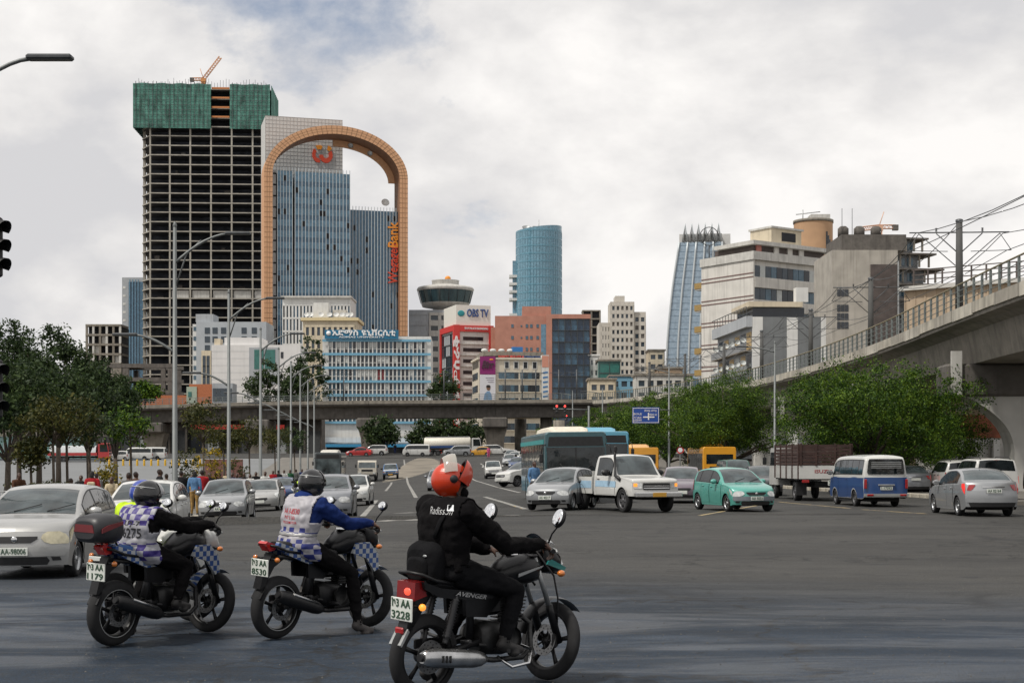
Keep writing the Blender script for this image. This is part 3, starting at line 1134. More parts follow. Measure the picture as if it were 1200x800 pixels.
# joints of the cladding, standing slightly proud
jt = MB()
M_JOINT = mat('cladding_joint', (0.27, 0.15, 0.075), 0.7)
for k in range(1, N, 1):
 a, c = arch_pt(k, 0), arch_pt(k, th)
 dx, dz = (c[0] - a[0]), (c[1] - a[1])
 L = math.hypot(dx, dz)
 nx, nz = -dz / L * .09, dx / L * .09
 jt.add([(a[0] - nx, -.03, a[1] - nz), (a[0] + nx, -.03, a[1] + nz), (c[0] + nx, -.03, c[1] + nz), (c[0] - nx, -.03, c[1] - nz)], [(0, 1, 2, 3), (3, 2, 1, 0)])
for sx in (0, 1):
 for i in range(56):
  z = 4 + i * (zs - 4) / 56
  x0 = 0.0 if sx == 0 else w_ - th
  jt.box(x0, x0 + th, -.04, .02, z, z + .13)
 for q in (.35, .65):
  x0 = (0 if sx == 0 else w_ - th) + th * q
  jt.box(x0 - .05, x0 + .05, -.045, .02, 3, zs)
for q in (.35, .65):
 for k in range(1, N - 1):
  a, b_ = arch_pt(k, th * q), arch_pt(k + 1, th * q)
  c, d = arch_pt(k, th * q + .1), arch_pt(k + 1, th * q + .1)
  jt.add([(a[0], -.03, a[1]), (b_[0], -.03, b_[1]), (d[0], -.03, d[1]), (c[0], -.03, c[1])], [(0, 1, 2, 3), (3, 2, 1, 0)])
o = B.part('cladding_joints', jt, M_JOINT)
o['kind'] = 'stuff'
# rear rib of the arch and pale lamps under it
rib = MB()
for k in range(N // 2, N - 1):
 a, b_ = arch_pt(k, th), arch_pt(k + 1, th)
 c, d = arch_pt(k, th + 2.2), arch_pt(k + 1, th + 2.2)
 rib.add([(a[0], AD - .6, a[1]), (b_[0], AD - .6, b_[1]), (d[0], AD - .6, d[1]), (c[0], AD - .6, c[1]),
    (a[0], AD, a[1]), (b_[0], AD, b_[1]), (d[0], AD, d[1]), (c[0], AD, c[1])], [(0, 1, 2, 3), (7, 6, 5, 4), (3, 2, 6, 7)])
B.part('rear_rib', rib, M_ARCH, arch)
for k in range(N // 2 + 4, N - 8, 5):
 a = arch_pt(k, th + 1.1)
 MB().lathe([(0.01, 0), (.9, .05), (.9, .25)], 10, M=Matrix.Translation((a[0], AD - .7, a[1])) @ Matrix.Rotation(R(90), 4, 'X')).build('arch_lamp', M_FIN, B.root)
def fin_block(x0, x1, y0, y1, z0, z1, nfin, fl_, off=0.0, name='glass_block', dark=False):
 core = B.box(name, x0, x1, y0, y1, z0, z1 - 1.2, M_BGL if not dark else M_BGL2)
 f = MB()
 for i in range(nfin + 1):
  x = x0 + (x1 - x0) * i / nfin
  f.box(x - .085, x + .085, y0 - .4, y0, z0, z1)
 o_ = B.part('fins', f, M_FIN)
 o_['kind'] = 'stuff'
 rows = int((z1 - 4 - z0) / fl_)
 pm = MB().box(-(x1 - x0) / 2 + .02, (x1 - x0) / 2 - .02, -.05, 0, 0, fl_ * .42).mesh('spandrel', M_BGL2)
 for j in range(rows):
  obj('spandrel', pm, B.root, ((x0 + x1) / 2, y0 - .004, z1 - 2.5 - (j + 1) * fl_ + off))
 rj = random.Random(int(x0 * 10))
 cw = (x1 - x0) / nfin
 wm = MB().box(-cw * .38, cw * .38, -.06, 0, 0, fl_ * .5).mesh('open_window', M_VOID)
 for _ in range(int(nfin * rows * .07)):
  i, j = rj.randrange(nfin), rj.randrange(rows)
  obj('open_window', wm, B.root, (x0 + (i + .5) * cw, y0 - .01, z1 - 2.5 - (j + 1) * fl_ + fl_ * .45))
 return core
xm0, xm1, xlow = B.x(325, 2), B.x(409.5, 2), B.x(468.5, 2)
fin_block(xm0, B.x(344, 2) - .4, 2, 24, 2, B.z(196, 334, 2), 5, 3.72)
fin_block(B.x(344, 2) + .4, xm1, 1.2, 24, 2, B.z(199, 375, 2), 16, 3.72, .3)
fin_block(xm1 + .3, xlow, 3.5, 24, 2, B.z(242, 440, 2), 16, 3.72, dark=True)
B.box('edge_strip', th + .05, xm0 - .3, 3, 24, 2, B.z(199, 322, 2), M_TILE)
sl2 = MB().box(-.5, .5, -.1, 0, 0, .5).mesh('vent_slot', M_VOID)
for i in range(26):
 obj('vent_slot', sl2, B.root, ((th + xm0) / 2 + .1, 2.99, 8 + i * 3.72))
# tiled block behind and over the glass
xt0, xt1 = B.x(311, 14), B.x(401.5, 14)
zt1 = B.z(138, 350, 14)
B.box('tiled_block', xt0, xt1, 14, 30, 2, zt1, M_TILE)
tj = MB()
for i in range(22):
 x = xt0 + (xt1 - xt0) * i / 22
 tj.box(x - .04, x + .04, 13.95, 14.0, zt1 - 34, zt1)
for i in range(26):
 z = zt1 - i * 1.3
 tj.box(xt0, xt1, 13.94, 14.0, z - .05, z + .04)
o = B.part('tile_joints', tj, mat('tile_joint', (0.32, 0.32, 0.32), .8))
o['kind'] = 'stuff'
M_LR = mat('sign_red', (0.62, 0.06, 0.02), .5, var=.1)
M_LO = mat('sign_orange', (0.75, 0.27, 0.02), .5, var=.1)
lx, lz = B.xz(378.5, 181, 13.8)
def arc(x, z, r0, r1, a0, a1, d, n=14, sx=1.0, sz=1.0):
 mb = MB()
 for i in range(n):
  t0, t1 = R(a0 + (a1 - a0) * i / n), R(a0 + (a1 - a0) * (i + 1) / n)
  vs = []
  for t in (t0, t1):
   for r in (r0, r1):
    for dd in (0, .4):
     vs.append((x + r * sx * math.cos(t), d - dd, z + r * sz * math.sin(t)))
  mb.add(vs, [(1, 3, 7, 5), (0, 4, 6, 2), (2, 6, 7, 3), (0, 1, 5, 4)])
 return mb
lg = arc(lx + 1.0, lz - .2, 1.0, 2.3, 180, 395, 13.9, sz=1.2)
B.part('emblem_loop', lg, M_LR)
B.part('emblem_tip', arc(lx + 1.1, lz + .3, 1.1, 2.4, 35, 75, 13.9, sz=1.2), M_LO)
B.part('emblem_loop', arc(lx - 1.5, lz - .2, 1.1, 2.2, 130, 285, 13.9, sz=1.25), M_LR)
B.part('emblem_tip', arc(lx - 1.3, lz + .3, 1.1, 2.3, 60, 120, 13.9, sz=1.2), M_LO)
tx, tz = B.xz(461, 309, 2.6)
B.text('Wegagen', 4.6, tx, tz, M_LR, 2.5, width=13.4, bold=.012, rot=R(90), shear=.1)
tx, tz = B.xz(461, 275, 2.6)
B.text('Bank', 4.8, tx, tz, M_LO, 2.5, width=8.6, bold=.015, rot=R(90))
dish = MB().lathe([(0.05, 0), (.9, .25), (1.4, .7)], 14, M=Matrix.Translation((xlow - 4, 8, B.z(240, 455, 2) + 1.5)) @ Matrix.Rotation(R(70), 4, 'X'))
B.part('satellite_dish', dish, M_WHITE)
# --- plain helper for ordinary blocks
def simple(name, label, px0, px1, pyt, Y, mw, depth=14, rz=0.0, zb=2.0):
 b = Bld(name, label, px0, Y, rz)
 w = b.x(px1)
 zt_ = b.z(pyt, (px0 + px1) / 2)
 b.w, b.zt, b.zb = w, zt_, zb
 b.wall = b.box('wall', 0, w, 0, depth, zb, zt_, mw)
 b.depth = depth
 return b
GD = [M_GL[0], M_GL[0], M_GL[2]]
# block with pale fins before the bank
B = simple('finned_annex', 'pale finned office annex at the foot of the arched bank tower', 331, 411, 349, 440, M_WHITE, 14)
facade(B, 0, B.w, B.zt - 34, B.zt - 2.2, 20, 8, .55, .5, M_WHITE, [M_GL[2], M_GL[0], M_BGL2], .5)
B.box('parapet', -.3, B.w + .3, -.8, 14.2, B.zt - .05, B.zt + .55, M_CONC_L)
# cream apartment house with cluttered roof
B = simple('cream_apartment', 'cream apartment house with tanks and dishes on its cluttered roof', 355, 418, 374, 385, M_CREAM, 14)
facade(B, .5, B.w - .5, B.zt - 22, B.zt - 1.5, 9, 6, .7, 1.2, M_CREAM, GD, .25)
B.box('cornice', -.5, B.w + .5, -.7, 14.5, B.zt - .4, B.zt + .4, mat('yellow_cream', (.6, .5, .3), .8))
B.box('roof_room', 2.5, 6.5, 2, 8, B.zt + .4, B.zt + 4.6, M_WHITE)
B.box('roof_room', 7.5, 11.0, 3, 8, B.zt + .4, B.zt + 2.8, M_CONC_L)
for k, x in enumerate((1.0, 2.0, 4.8, 7.0, 8.8, 10.4, 11.6, 12.6)):
 MB().lathe([(0.02, 0), (.5, .12), (.75, .4)], 10, M=Matrix.Translation((x, .5, B.zt + 1.1)) @ Matrix.Rotation(R(55), 4, 'X')).build('satellite_dish', M_WHITE, B.root)
# --- blue and white university block
B = simple('office_block', 'low white and blue office block with many tall windows and a blue roof sign', 378, 505, 394, 335, M_WHITE, 16, 1.5)
M_SKYB = mat('sky_blue_paint', (0.16, 0.36, 0.50), .6, var=.1)
z5 = B.z(463, 440)
rowh = (B.zt - 1.0 - z5) / 4
zlow = B.zt - 1.0 - rowh * 6
def uni(i, j, r_):
 if j == 3:
  return M_CURT if r_.random() < .3 and i in (8, 9, 10, 11) else r_.choice([M_GL[0], M_GL[2], M_GL[1]])
 if j == 3 and 11 < i < 14:
  return M_REDB
 return r_.choice([M_GL[0], M_GL[2], M_GL[2], M_GL[1]])
m_in = 1.3
facade(B, m_in, B.w - m_in, zlow, B.zt - 1.0, 24, 6, .28, .45, M_WHITE, GD, .32, every=uni)
for j in range(7):
 z = zlow + j * rowh
 B.box('blue_band', 0, B.w, -.52, -.445, z - .28, z + .28, M_SKYB)
cm = MB().box(-.27, .27, -.04, 0, 0, 1).mesh('blind', M_CURT)
rr = random.Random(12)
cw = (B.w - 2 * m_in) / 24
for j in range(2, 6):
 for i in range(24):
  if rr.random() < (.5 if j == 5 else .28 if j == 4 else .08) or (j == 3 and 8 <= i < 12):
   o = obj('blind', cm, B.root, (m_in + (i + .5) * cw, -.14, zlow + (j + 1) * rowh - .32))
   h_ = -(1.4 + .55 * (rr.random() < .3) * rr.random())
   o.scale = (1, 1, h_)
 if j == 3:
  for i in (12, 13):
   o = obj('red_blind', cm, B.root, (m_in + (i + .5) * cw, -.16, zlow + (j + 1) * rowh - .32))
   o.scale = (1, 1, -2.4)
   set_mat(o, M_REDB)
tr = MB()
for j in range(6):
 tr.box(m_in, B.w - m_in, -.2, -.12, zlow + j * rowh + 1.15, zlow + j * rowh + 1.27)
B.part('transom', tr, M_WHITE)
M_SIGNB = mat('sign_blue', (0.01, 0.14, 0.26), .5, var=.08)
sx0, sx1 = B.x(380.5, -1), B.x(467, -1)
sz0, sz1 = B.z(397, 420, -1), B.z(386.5, 420, -1)
sg = B.box('roof_sign', sx0, sx1, -1.0, -.7, sz0, sz1, M_SIGNB)
M_LET = mat('white_lettering', (.75, .77, .78), .6, var=.04)
B.text('አድማስ ዩኒቨርሲቲ', 1.6, (sx0 + sx1) / 2 + .5, sz0 + (sz1 - sz0) * .64, M_LET, -1.05, width=(sx1 - sx0) * .86, bold=.03, parent=sg)
B.text('ADMAS UNIVERSITY', .5, (sx0 + sx1) / 2, sz0 + (sz1 - sz0) * .2, M_LET, -1.05, width=(sx1 - sx0) * .62, bold=.02, parent=sg)
MB().lathe([(0, 0), (.55, 0), (.55, .1), (0, .1)], 14, M=Matrix.Translation((sx0 + .9, -1.0, sz0 + (sz1 - sz0) * .62)) @ Matrix.Rotation(R(90), 4, 'X')).build('sign_emblem', M_LET, sg)
B.box('awning', 1, B.w - 1, -3.2, -.6, 4.9, 5.6, mat('awning_blue', (.03, .22, .42), .6))
B.box('shop_front', 1, B.w - 1, -.9, -.6, 2.5, 4.9, M_GL[2])
B.box('plinth_band', 0, B.w, -.8, -.5, 6.0, 7.2, M_WHITE)
# --- grey block with the saucer top
B = simple('saucer_block', 'grey office slab topped by a flying saucer shaped lookout', 479, 540, 363, 520, M_GREYW, 16)
facade(B, B.x(503), B.w, B.zt - 42, B.zt - 1, 3, 11, 1.2, 2.0, M_CONC_L, [M_GL[2], M_GL[0]], .4)
facade(B, 0, B.x(503) - .5, B.zt - 42, B.zt - 1, 1, 11, .6, 1.6, M_GREYW, [M_GREYW], .2, pane='panel')
cx, dd = B.x(522, 8), 8
z0, z1 = B.z(363, 522, 8), B.z(336, 522, 8)
kk = (z1 - z0)
sa = Matrix.Translation((cx, dd, z0))
r_ = (B.x(555, 8) - B.x(489, 8)) / 2
MB().lathe([(r_ * .42, -.6), (r_ * .45, kk * .04), (r_ * .82, kk * .12), (r_ * .86, kk * .26)], 36, M=sa).build('saucer_base', M_CONC_L, B.root)
MB().lathe([(r_ * .86, kk * .262), (r_ * .98, kk * .78)], 36, M=sa).build('saucer_window', glass('saucer_glass', (.05, .09, .105), .1), B.root)
MB().lathe([(r_ * .99, kk * .782), (r_ * 1.02, kk * .86), (r_ * .98, kk * .95), (r_ * .5, kk * 1.06), (0, kk * 1.08)], 36, M=sa).build('saucer_roof', M_CONC_L, B.root)
for k in range(18):
 t = 2 * math.pi * k / 18
 MB().tube([(cx + r_ * .87 * math.cos(t), dd + r_ * .87 * math.sin(t), z0 + kk * .262), (cx + r_ * .985 * math.cos(t), dd + r_ * .985 * math.sin(t), z0 + kk * .78)], .09, 4).build('mullion', M_STEEL_D, B.root)
MB().lathe([(r_ * .48, kk * 1.0), (r_ * .48, kk * 1.22), (r_ * .5, kk * 1.26), (0, kk * 1.3)], 24, M=sa).build('lantern', M_CONC_L, B.root)
MB().ball((cx + 1, dd - 3, z1 + kk * .3), 1.1, 12).build('roof_ball', M_LO, B.root)
# --- red framed block with the white sign cube
B = Bld('red_framed_block', 'white and glass block edged in bright red under a white sign cube', 534, 450, 18.0)
wf = B.x(577)
zt_ = B.z(382, 534)
M_RED = mat('bright_red_cladding', (0.55, 0.045, 0.04), .5, var=.08)
M_OGL = glass('dark_office_glass', (0.03, 0.045, 0.055), .1)
lf = 16.5
B.box('wall', .02, wf, .02, lf, 2, zt_ - .1, M_WHITE)
for j in range(12):
 z = zt_ - 3.2 - j * 3.5
 B.box('window', 2.4, wf - 3.0, -.06, .1, z - 1.1, z, M_GL[2])
 B.box('ledge', 1.4, wf - 1.2, -.28, .01, z - 2.4, z - 2.1, M_CONC_L)
facade(B, 1.3, lf - 1, zt_ - 40, zt_ - 2, 6, 11, .16, .3, M_STEEL_D, [M_OGL, M_GL[2], M_GREYW], .2, side=-1, lx=0)
fr = MB().box(-.7, 1.2, -.5, 1.0, 2, zt_ + .4)
fr.box(wf - 1.2, wf + .3, -.5, .8, 2, zt_ + .4).box(1.2, wf - 1.2, -.48, .6, zt_ - 1.6, zt_ + .3)
fr.box(-.6, .6, lf - .8, lf + .4, 2, zt_ + .3).box(-.62, .5, 1.0, lf - .8, zt_ - 1.4, zt_ + .38)
B.part('red_frame', fr, M_RED)
xc0, xc1 = .3, wf - .4
zc = B.z(357, 545)
cube = B.box('sign_cube', xc0, xc1, .5, 15, zt_ + .4, zc, mat('cream_white_panel', (.66, .65, .60), .6, var=.04))
M_NAVY = mat('navy_lettering', (.03, .07, .22), .5)
B.text('OBS TV', 3.4, xc0 + (xc1 - xc0) * .62, (zt_ + zc) / 2 + .8, M_NAVY, .42, width=(xc1 - xc0) * .62, bold=.02, parent=cube)
MB().ball((xc0 + 1.6, .45, (zt_ + zc) / 2 + .7), (1.15, .12, .95), 14).build('globe_emblem', mat('teal_emblem', (.02, .25, .28), .5), cube)
B.text('EFOY PALACE ENGINEERING', .9, (1.2 + wf) / 2, zt_ - .65, M_LET, -.55, width=(wf - 2.4) * .8, bold=.02)
o = B.text('ይፍቱ ምስራቅ', 2.2, .3, zt_ - 17, M_LET, -.58, width=28, bold=.04, rot=R(90))
# --- cream corner block with posters
B = Bld('cream_corner_block', 'cream corner office block with magenta and white posters on its corner', 561.5, 380, 9.0)
wf = B.x(634)
zt_ = B.z(420, 600)
lf = 14
M_CRM = mat('pale_cream_stone', (.56, .51, .42), .8, var=.1, scale=.6, streak=.2)
B.box('wall', 0, wf, 0, lf, 2, zt_, M_CRM)
x0 = B.x(583)
flh = 3.35
for j in range(6):
 z = zt_ - 3.6 - j * flh
 if z < 4:
  break
 for a, b_ in ((x0 + .3, (x0 + wf) / 2 - .25), ((x0 + wf) / 2 + .25, wf - .4)):
  nw = 5
  for i in range(nw):
   xa, xb = a + (b_ - a) * i / nw, a + (b_ - a) * (i + 1) / nw
   o = B.box('window', xa + .02, xb - .02, -.1, .05, z - 1.75, z, (M_GL[1] if j == 0 and i < 4 and a < x0 + 1 else rr.choice(GD + [M_GL[1]])))
 B.box('ledge', x0, wf, -.35, -.005, z - 2.0, z - 1.78, M_CRM)
 for i in range(3):
  B.box('window', -.1, .05, 2.5 + i * 3.6, 2.5 + i * 3.6 + 3.2, z - 1.75, z, rr.choice(GD + [M_GL[1]]))
for i in range(4):
 x = x0 + 2 + i * (wf - x0 - 3.2) / 3.4
 fr_ = B.box('window', x, x + .95, -.12, .05, zt_ - 2.5, zt_ - .9, M_GL[2])
 B.box('window_surround', x - .2, x + 1.15, -.09, .02, zt_ - 2.7, zt_ - .7, M_WHITE, None)
for i in range(9):
 B.box('parapet_slot', -.1, .05, 1 + i * 1.4, 1.6 + i * 1.4, zt_ - 2.4, zt_ - .6, M_CONC_D)
B.box('cornice', -.35, wf + .2, -.4, lf + .2, zt_ - .3, zt_ + .25, M_CRM)
B.box('roof_slab', 1.5, wf + 1.2, 3, lf + 3, zt_ + .9, zt_ + 2.0, M_CONC)
for i in range(6):
 B.box('roof_post', 2 + i * 2.5, 2.3 + i * 2.5, 3.2, 3.5, zt_ + .25, zt_ + .9, M_STEEL_D)
B.text('WARYT MULUTILA', .9, x0 + 4, zt_ + .62, M_RED, 2.4, width=7, bold=.03, name='roof_lettering')
B.text('INTERNATIONAL', .8, x0 + 10, zt_ + .62, M_NAVY, 2.4, width=6, bold=.03, name='roof_lettering')
B.box('water_tank', wf - 7, wf - 4.2, 4, 6, zt_ + 2.0, zt_ + 3.4, mat('tank_blue', (.03, .16, .42), .5))
for i in range(4):
 B.part('satellite_dish', MB().ball((2 + i * 2.3, 4.5, zt_ + 2.4), (.9, .6, .5), 10), M_WHITE)
zp = B.z(438.5, 571)
m_ = B.z(417.5, 571)
pb = B.box('magenta_poster', .15, x0 - .6, -.5, -.2, zp, m_, mat('poster_magenta', (.22, .012, .13), .6, var=.06))
B.text('Birr', 2.6, (x0 - .5) / 2 + .1, (zp + m_) / 2 + .1, mat('poster_dark', (.06, .02, .04), .6), -.56, width=(x0) * .68, bold=.04, shear=.3, parent=pb)
MB().ball(((x0 - .5) / 2 + 1.0, -.52, (zp + m_) / 2 + 1.5), (.55, .05, .2), 10).build('poster_spark', M_LO, pb)
wz = B.z(470, 571)
wp = B.box('portrait_poster', .15, x0 - .6, -.48, -.2, wz, zp - .1, mat('poster_white', (.62, .62, .66), .6, var=.05))
man = MB()
px_, pz_ = (x0 - .5) * .55, wz + .6
man.ball((px_, -.5, pz_ + 2.9), (.55, .06, .72), 14, 0)
man.ball((px_ - .04, -.53, pz_ + 3.25), (.6, .06, .42), 14, 1)
man.prism([(px_ - 1.4, pz_ - .6), (px_ + 1.0, pz_ - .6), (px_ + .75, pz_ + 1.3), (px_ + .3, pz_ + 2.0), (px_ - .35, pz_ + 2.0), (px_ - 1.0, pz_ + 1.4)], lambda a, b_, s: (a, -.5 - .03 * s, b_), 2)
man.build('printed_portrait', [mat('print_skin', (.20, .11, .07), .7), mat('print_hair', (.015, .012, .012), .7), mat('print_shirt', (.16, .27, .42), .7)], wp)
for i in range(3):
 B.box('printed_line', x0 - 3.2 + .3 * i, x0 - 1.0, -.52, -.485, zp - 1.0 - i * .55, zp - .85 - i * .55, mat('print_grey', (.25, .22, .28), .7), wp)
# sign column at its right end
xs0, xs1 = B.x(634.5), B.x(643)
ztc = B.z(416, 640)
cs = B.box('sign_column', xs0, xs1, -.3, 1.0, 2, ztc, M_WHITE)
B.box('sign_panel', xs0 + .1, xs1 - .1, -.36, -.305, ztc - 3.2, ztc - .2, mat('salmon_panel', (.55, .25, .18), .6), cs)
for i in range(6):
 z = ztc - 4.6 - i * 1.25
 MB().prism([(xs0 + .35, z - .3), (xs1 - .3, z - .1), (xs1 - .3, z + .3), (xs0 + .35, z + .1)], lambda a, b_, s: (a, -.31 - .05 * s, b_)).build('blue_mark', mat('mark_blue', (.03, .16, .38), .5), cs)
# --- brick coloured block with glass front
B = simple('brick_red_block', 'terracotta coloured block with small square windows and stepped top', 580, 692, 370, 430, mat('terracotta_render', (.40, .19, .14), .85, var=.12, scale=.5), 20)
xg = B.x(647)
M_TERR = MATS['terracotta_render']
B.box('upper_block', B.x(612), B.x(646), 1, 16, B.zt, B.z(358.5, 630), M_TERR)
B.box('side_wing', B.x(575), .0, 4, 16, 2, B.zt - 3, M_TERR)
wm = MB().box(-.36, .36, -.1, .05, -.5, .5).mesh('window', M_GL[1])
for j in range(9):
 for x in (600.5, 617.4, 622.6, 630):
  lx_ = B.x(x)
  o = obj('window', wm, B.root, (lx_, 0, B.zt - 3.0 - j * 3.45))
 if j < 7:
  o = obj('window', wm, B.root, (B.x(611), 0, B.zt - 3.0 - j * 3.45))
  o.scale = (.6, 1, .5)
B.box('glass_strip', B.x(634), B.x(640), -.08, .1, 2, B.zt - 2.5, M_BGL)
B.box('roof_frame', B.x(640), B.x(692), -.9, -.0, B.zt - .9, B.zt + .4, M_TERR)
zg = B.z(374, 668)
M_DGL = glass('deep_blue_glass', (.02, .045, .085), .06, var=.2, wob=.15)
facade(B, xg, B.x(691), B.zt - 45, B.zt - 1.0, 6, 13, .12, .14, M_STEEL_D, [M_DGL, M_DGL, M_BGL2], .9, y=-.02, pane='glass_panel')
B.box('frame_post', B.x(640), xg - .05, -.95, .0, 2, B.zt - .9, M_TERR)
# --- blue round tower
b0 = at(631.5, 540, 700)
B = Bld('round_glass_tower', 'tall rounded blue glass tower with white balconies on its side', 631.5, 700)
rad = (660 - 606) / 2 / F * 700
zt_ = CH + (540 - 272) / F * 700
fl_ = 3.7
M_CYL = glass('round_tower_glass', (.14, .27, .35), .1, var=.25)
M_CYL2 = glass('round_tower_band', (.11, .25, .33), .15, var=.15)
MB().lathe([(rad, 2), (rad, zt_)], 48).build('glass_shell', M_CYL, B.root)
for k in range(int(zt_ / fl_)):
 z = zt_ - k * fl_
 MB().lathe([(rad + .05, z - .9), (rad + .12, z - .45), (rad + .05, z)], 48).build('floor_band', M_CYL2, B.root)
mu = MB()
for k in range(48):
 t = 2 * math.pi * k / 48
 mu.box(rad * math.cos(t) - .06, rad * math.cos(t) + .06, rad * math.sin(t) - .06 - .1, rad * math.sin(t) + .06, 2, zt_)
o = mu.build('mullions', M_CYL2, B.root)
o['kind'] = 'stuff'
# slanting parapet: higher on the right
MB().add([(math.cos(2 * math.pi * i / 48) * rad, math.sin(2 * math.pi * i / 48) * rad, zt_ + h * (1.2 + 1.3 * math.cos(2 * math.pi * i / 48)) * 1.0) for h in (0, 1) for i in range(48)],
   [(i, (i + 1) % 48, 48 + (i + 1) % 48, 48 + i) for i in range(48)]).build('parapet', M_CYL, B.root)
MB().tube([(0, 0, zt_), (0, 0, zt_ + 6)], .15, 5).tube([(-3, 0, zt_ + 2.8), (5, 0, zt_ + 2.8)], .15, 5).tube([(-3, 0, zt_), (-3, 0, zt_ + 2.8)], .12, 5).tube([(5, 0, zt_), (5, 0, zt_ + 2.8)], .12, 5).build('roof_antenna', M_STEEL, B.root)
MB().lathe([(0.05, 0), (1.6, .3), (2.2, 1.0)], 12, M=Matrix.Translation((-6, -3, zt_ + 1)) @ Matrix.Rotation(R(30), 4, 'X')).build('satellite_dish', M_STEEL, B.root)
for k in range(2, 26):
 z = CH + (540 - 308) / F * 700 - k * fl_ * 1.0
 if z < 40:
  break
 if k == 6:
  continue
 w = 3.2
 MB().box(-rad - w, -rad + 4, -3.5, 3, z, z + 1.2).build('balcony', M_WHITE, B.root)
B.box('balcony_core', -rad - 1.6, -rad + 4, -1.5, 3, 2, CH + (540 - 306) / F * 700, M_CYL)
# --- pale residential towers
B = simple('pale_flats', 'pale beige apartment tower with stepped top', 702, 757, 378, 600, mat('beige_render', (.50, .47, .42), .85, var=.08, scale=.3, streak=.2), 16)
M_BEI = MATS['beige_render']
ztm = B.z(354, 728)
xa, xb = B.x(715), B.x(743)
B.box('middle_block', xa, xb, -1.6, 14, 2, ztm, M_BEI)
B.box('roof_block', B.x(721), B.x(732), 0, 10, ztm, ztm + 2.6, M_BEI)
B.box('upper_block', B.x(740), B.x(757), .5, 14, B.zt, B.zt + 4.5, M_BEI)
facade(B, 1, xa, B.zt - 62, B.zt - 1, 3, 18, .9, 1.7, M_BEI, [M_GL[0], M_GL[2], M_CONC_D], .3, grid='wall_grid')
facade(B, xa + .3, xb - .3, ztm - 70, ztm - 1, 5, 21, .9, 1.6, M_BEI, [M_GL[0], M_GL[2], M_CONC_D], .35, y=-1.6, grid='wall_grid', seed=4)
facade(B, xb, B.w - .2, B.zt - 62, B.zt + 3, 2, 19, 1.0, 1.6, M_BEI, [M_GL[0], M_GL[2], M_CONC_D], .3, grid='wall_grid', seed=5)
B = simple('unfinished_frame_block', 'small unfinished concrete frame behind the pale apartment tower', 683, 703, 365, 640, M_VOID, 10)
for k in range(22):
 B.box('floor_slab', -.3, B.w + .3, -1, 8, B.zt - k * 3.6, B.zt - k * 3.6 + .6, M_CONC)
for x in (0, B.w / 2, B.w):
 B.box('column', x - .35, x + .35, -.9, -.1, 2, B.zt, M_CONC)
# --- low clutter between the towers and the viaduct
M_TEALG = glass('teal_glass', (.03, .14, .12), .1)
for (nm, lab, a, b_, pyt, Y, mm, kind) in (
  ('green_glass_house', 'low house with dark green glass front behind the viaduct', 701, 727, 423, 420, M_TEALG, 1),
  ('white_shed', 'small white shed next to the green glass house', 690, 702, 417, 430, M_WHITE, 0),
  ('blue_house', 'low pale blue house behind the viaduct rail', 715, 748, 441, 380, mat('pale_blue_wall', (.16, .33, .45), .8), 2),
  ('striped_house', 'low cream and white house behind the viaduct rail', 690, 722, 445, 370, M_CREAM, 2),
  ('cream_house', 'small cream house with a flat roof beside the curved tower', 760, 779, 411, 460, M_CREAM, 2),
  ('pale_warehouse', 'long pale warehouse behind the viaduct rail', 745, 812, 440, 360, M_CONC_L, 2),
  ('tan_house', 'tan house with brown roof under the curved tower', 771, 800, 432, 400, mat('tan_wall', (.33, .24, .16), .85), 2)):
 B = simple(nm, lab, a, b_, pyt, Y, mm, 9)
 B.box('roof', -.3, B.w + .3, -.5, 9.5, B.zt + .002, B.zt + .5, M_CONC if kind else M_WHITE)
 facade(B, .3, B.w - .3, B.zt - 6.5, B.zt - .4, max(2, int(B.w / 2.2)), 2, .8 if kind != 1 else .1, 1.6 if kind != 1 else .15, mm if kind != 1 else M_STEEL_D, GD if kind != 1 else [M_TEALG], .2)
# --- curved glass tower with the zigzag crown
B = Bld('curved_glass_tower', 'slender blue glass tower with bowed ribs and a zigzag crown', 780, 450, -8.0)
M_CG = glass('bowed_glass', (.26, .34, .42), .08, var=.2)
M_CG2 = glass('bowed_glass_low', (.03, .08, .13), .08, var=.25)
zt_ = B.z(284, 800)
zc = B.z(262.5, 815)
xw = B.x(846)
def bow(t):      # left edge bulges out and leans in to the top
 return interp([(0, .3), (.25, 0), (.5, .4), (.75, 1.8), (1.0, 4.2)], t)
ts = linspace(0, 1, 25)
zz = lambda t: 2 + (zt_ - 2) * t
nb = 5
for k in range(nb):
 mb = MB()
 for a, b_ in zip(ts, ts[1:]):
  q = []
  for t in (a, b_):
   x0_, x1_ = bow(t), xw
   q.append((x0_ + (x1_ - x0_) * k / nb, x0_ + (x1_ - x0_) * (k + 1) / nb, zz(t)))
  lo = 1 if (a + b_) / 2 < .38 else 0
  mb.add([(q[0][0], 0, q[0][2]), (q[0][1], 0, q[0][2]), (q[1][1], 0, q[1][2]), (q[1][0], 0, q[1][2])], [(0, 1, 2, 3)], lo)
 mb.build('glass_strip', [M_CG, M_CG2], B.root)
for k in range(nb + 1):
 MB().tube([(bow(t) + (xw - bow(t)) * k / nb, -.15, zz(t)) for t in ts] , .3, 6).build('rib', M_FIN, B.root)
fm = MB()
for j in range(34):
 t = (j + .5) / 34
 fm.box(bow(t) + .1, xw, -.03, .01, zz(t) - .05, zz(t) + .05)
o = B.part('floor_lines', fm, M_CG2)
o['kind'] = 'stuff'
body = MB()
for a, b_ in zip(ts, ts[1:]):
 body.add([(bow(a), .05, zz(a)), (xw, .05, zz(a)), (xw, 14, zz(a)), (bow(a), 14, zz(a)), (bow(b_), .05, zz(b_)), (xw, .05, zz(b_)), (xw, 14, zz(b_)), (bow(b_), 14, zz(b_))],
    [(3, 0, 4, 7), (1, 2, 6, 5), (2, 3, 7, 6)])
B.part('wall', body, M_CG)
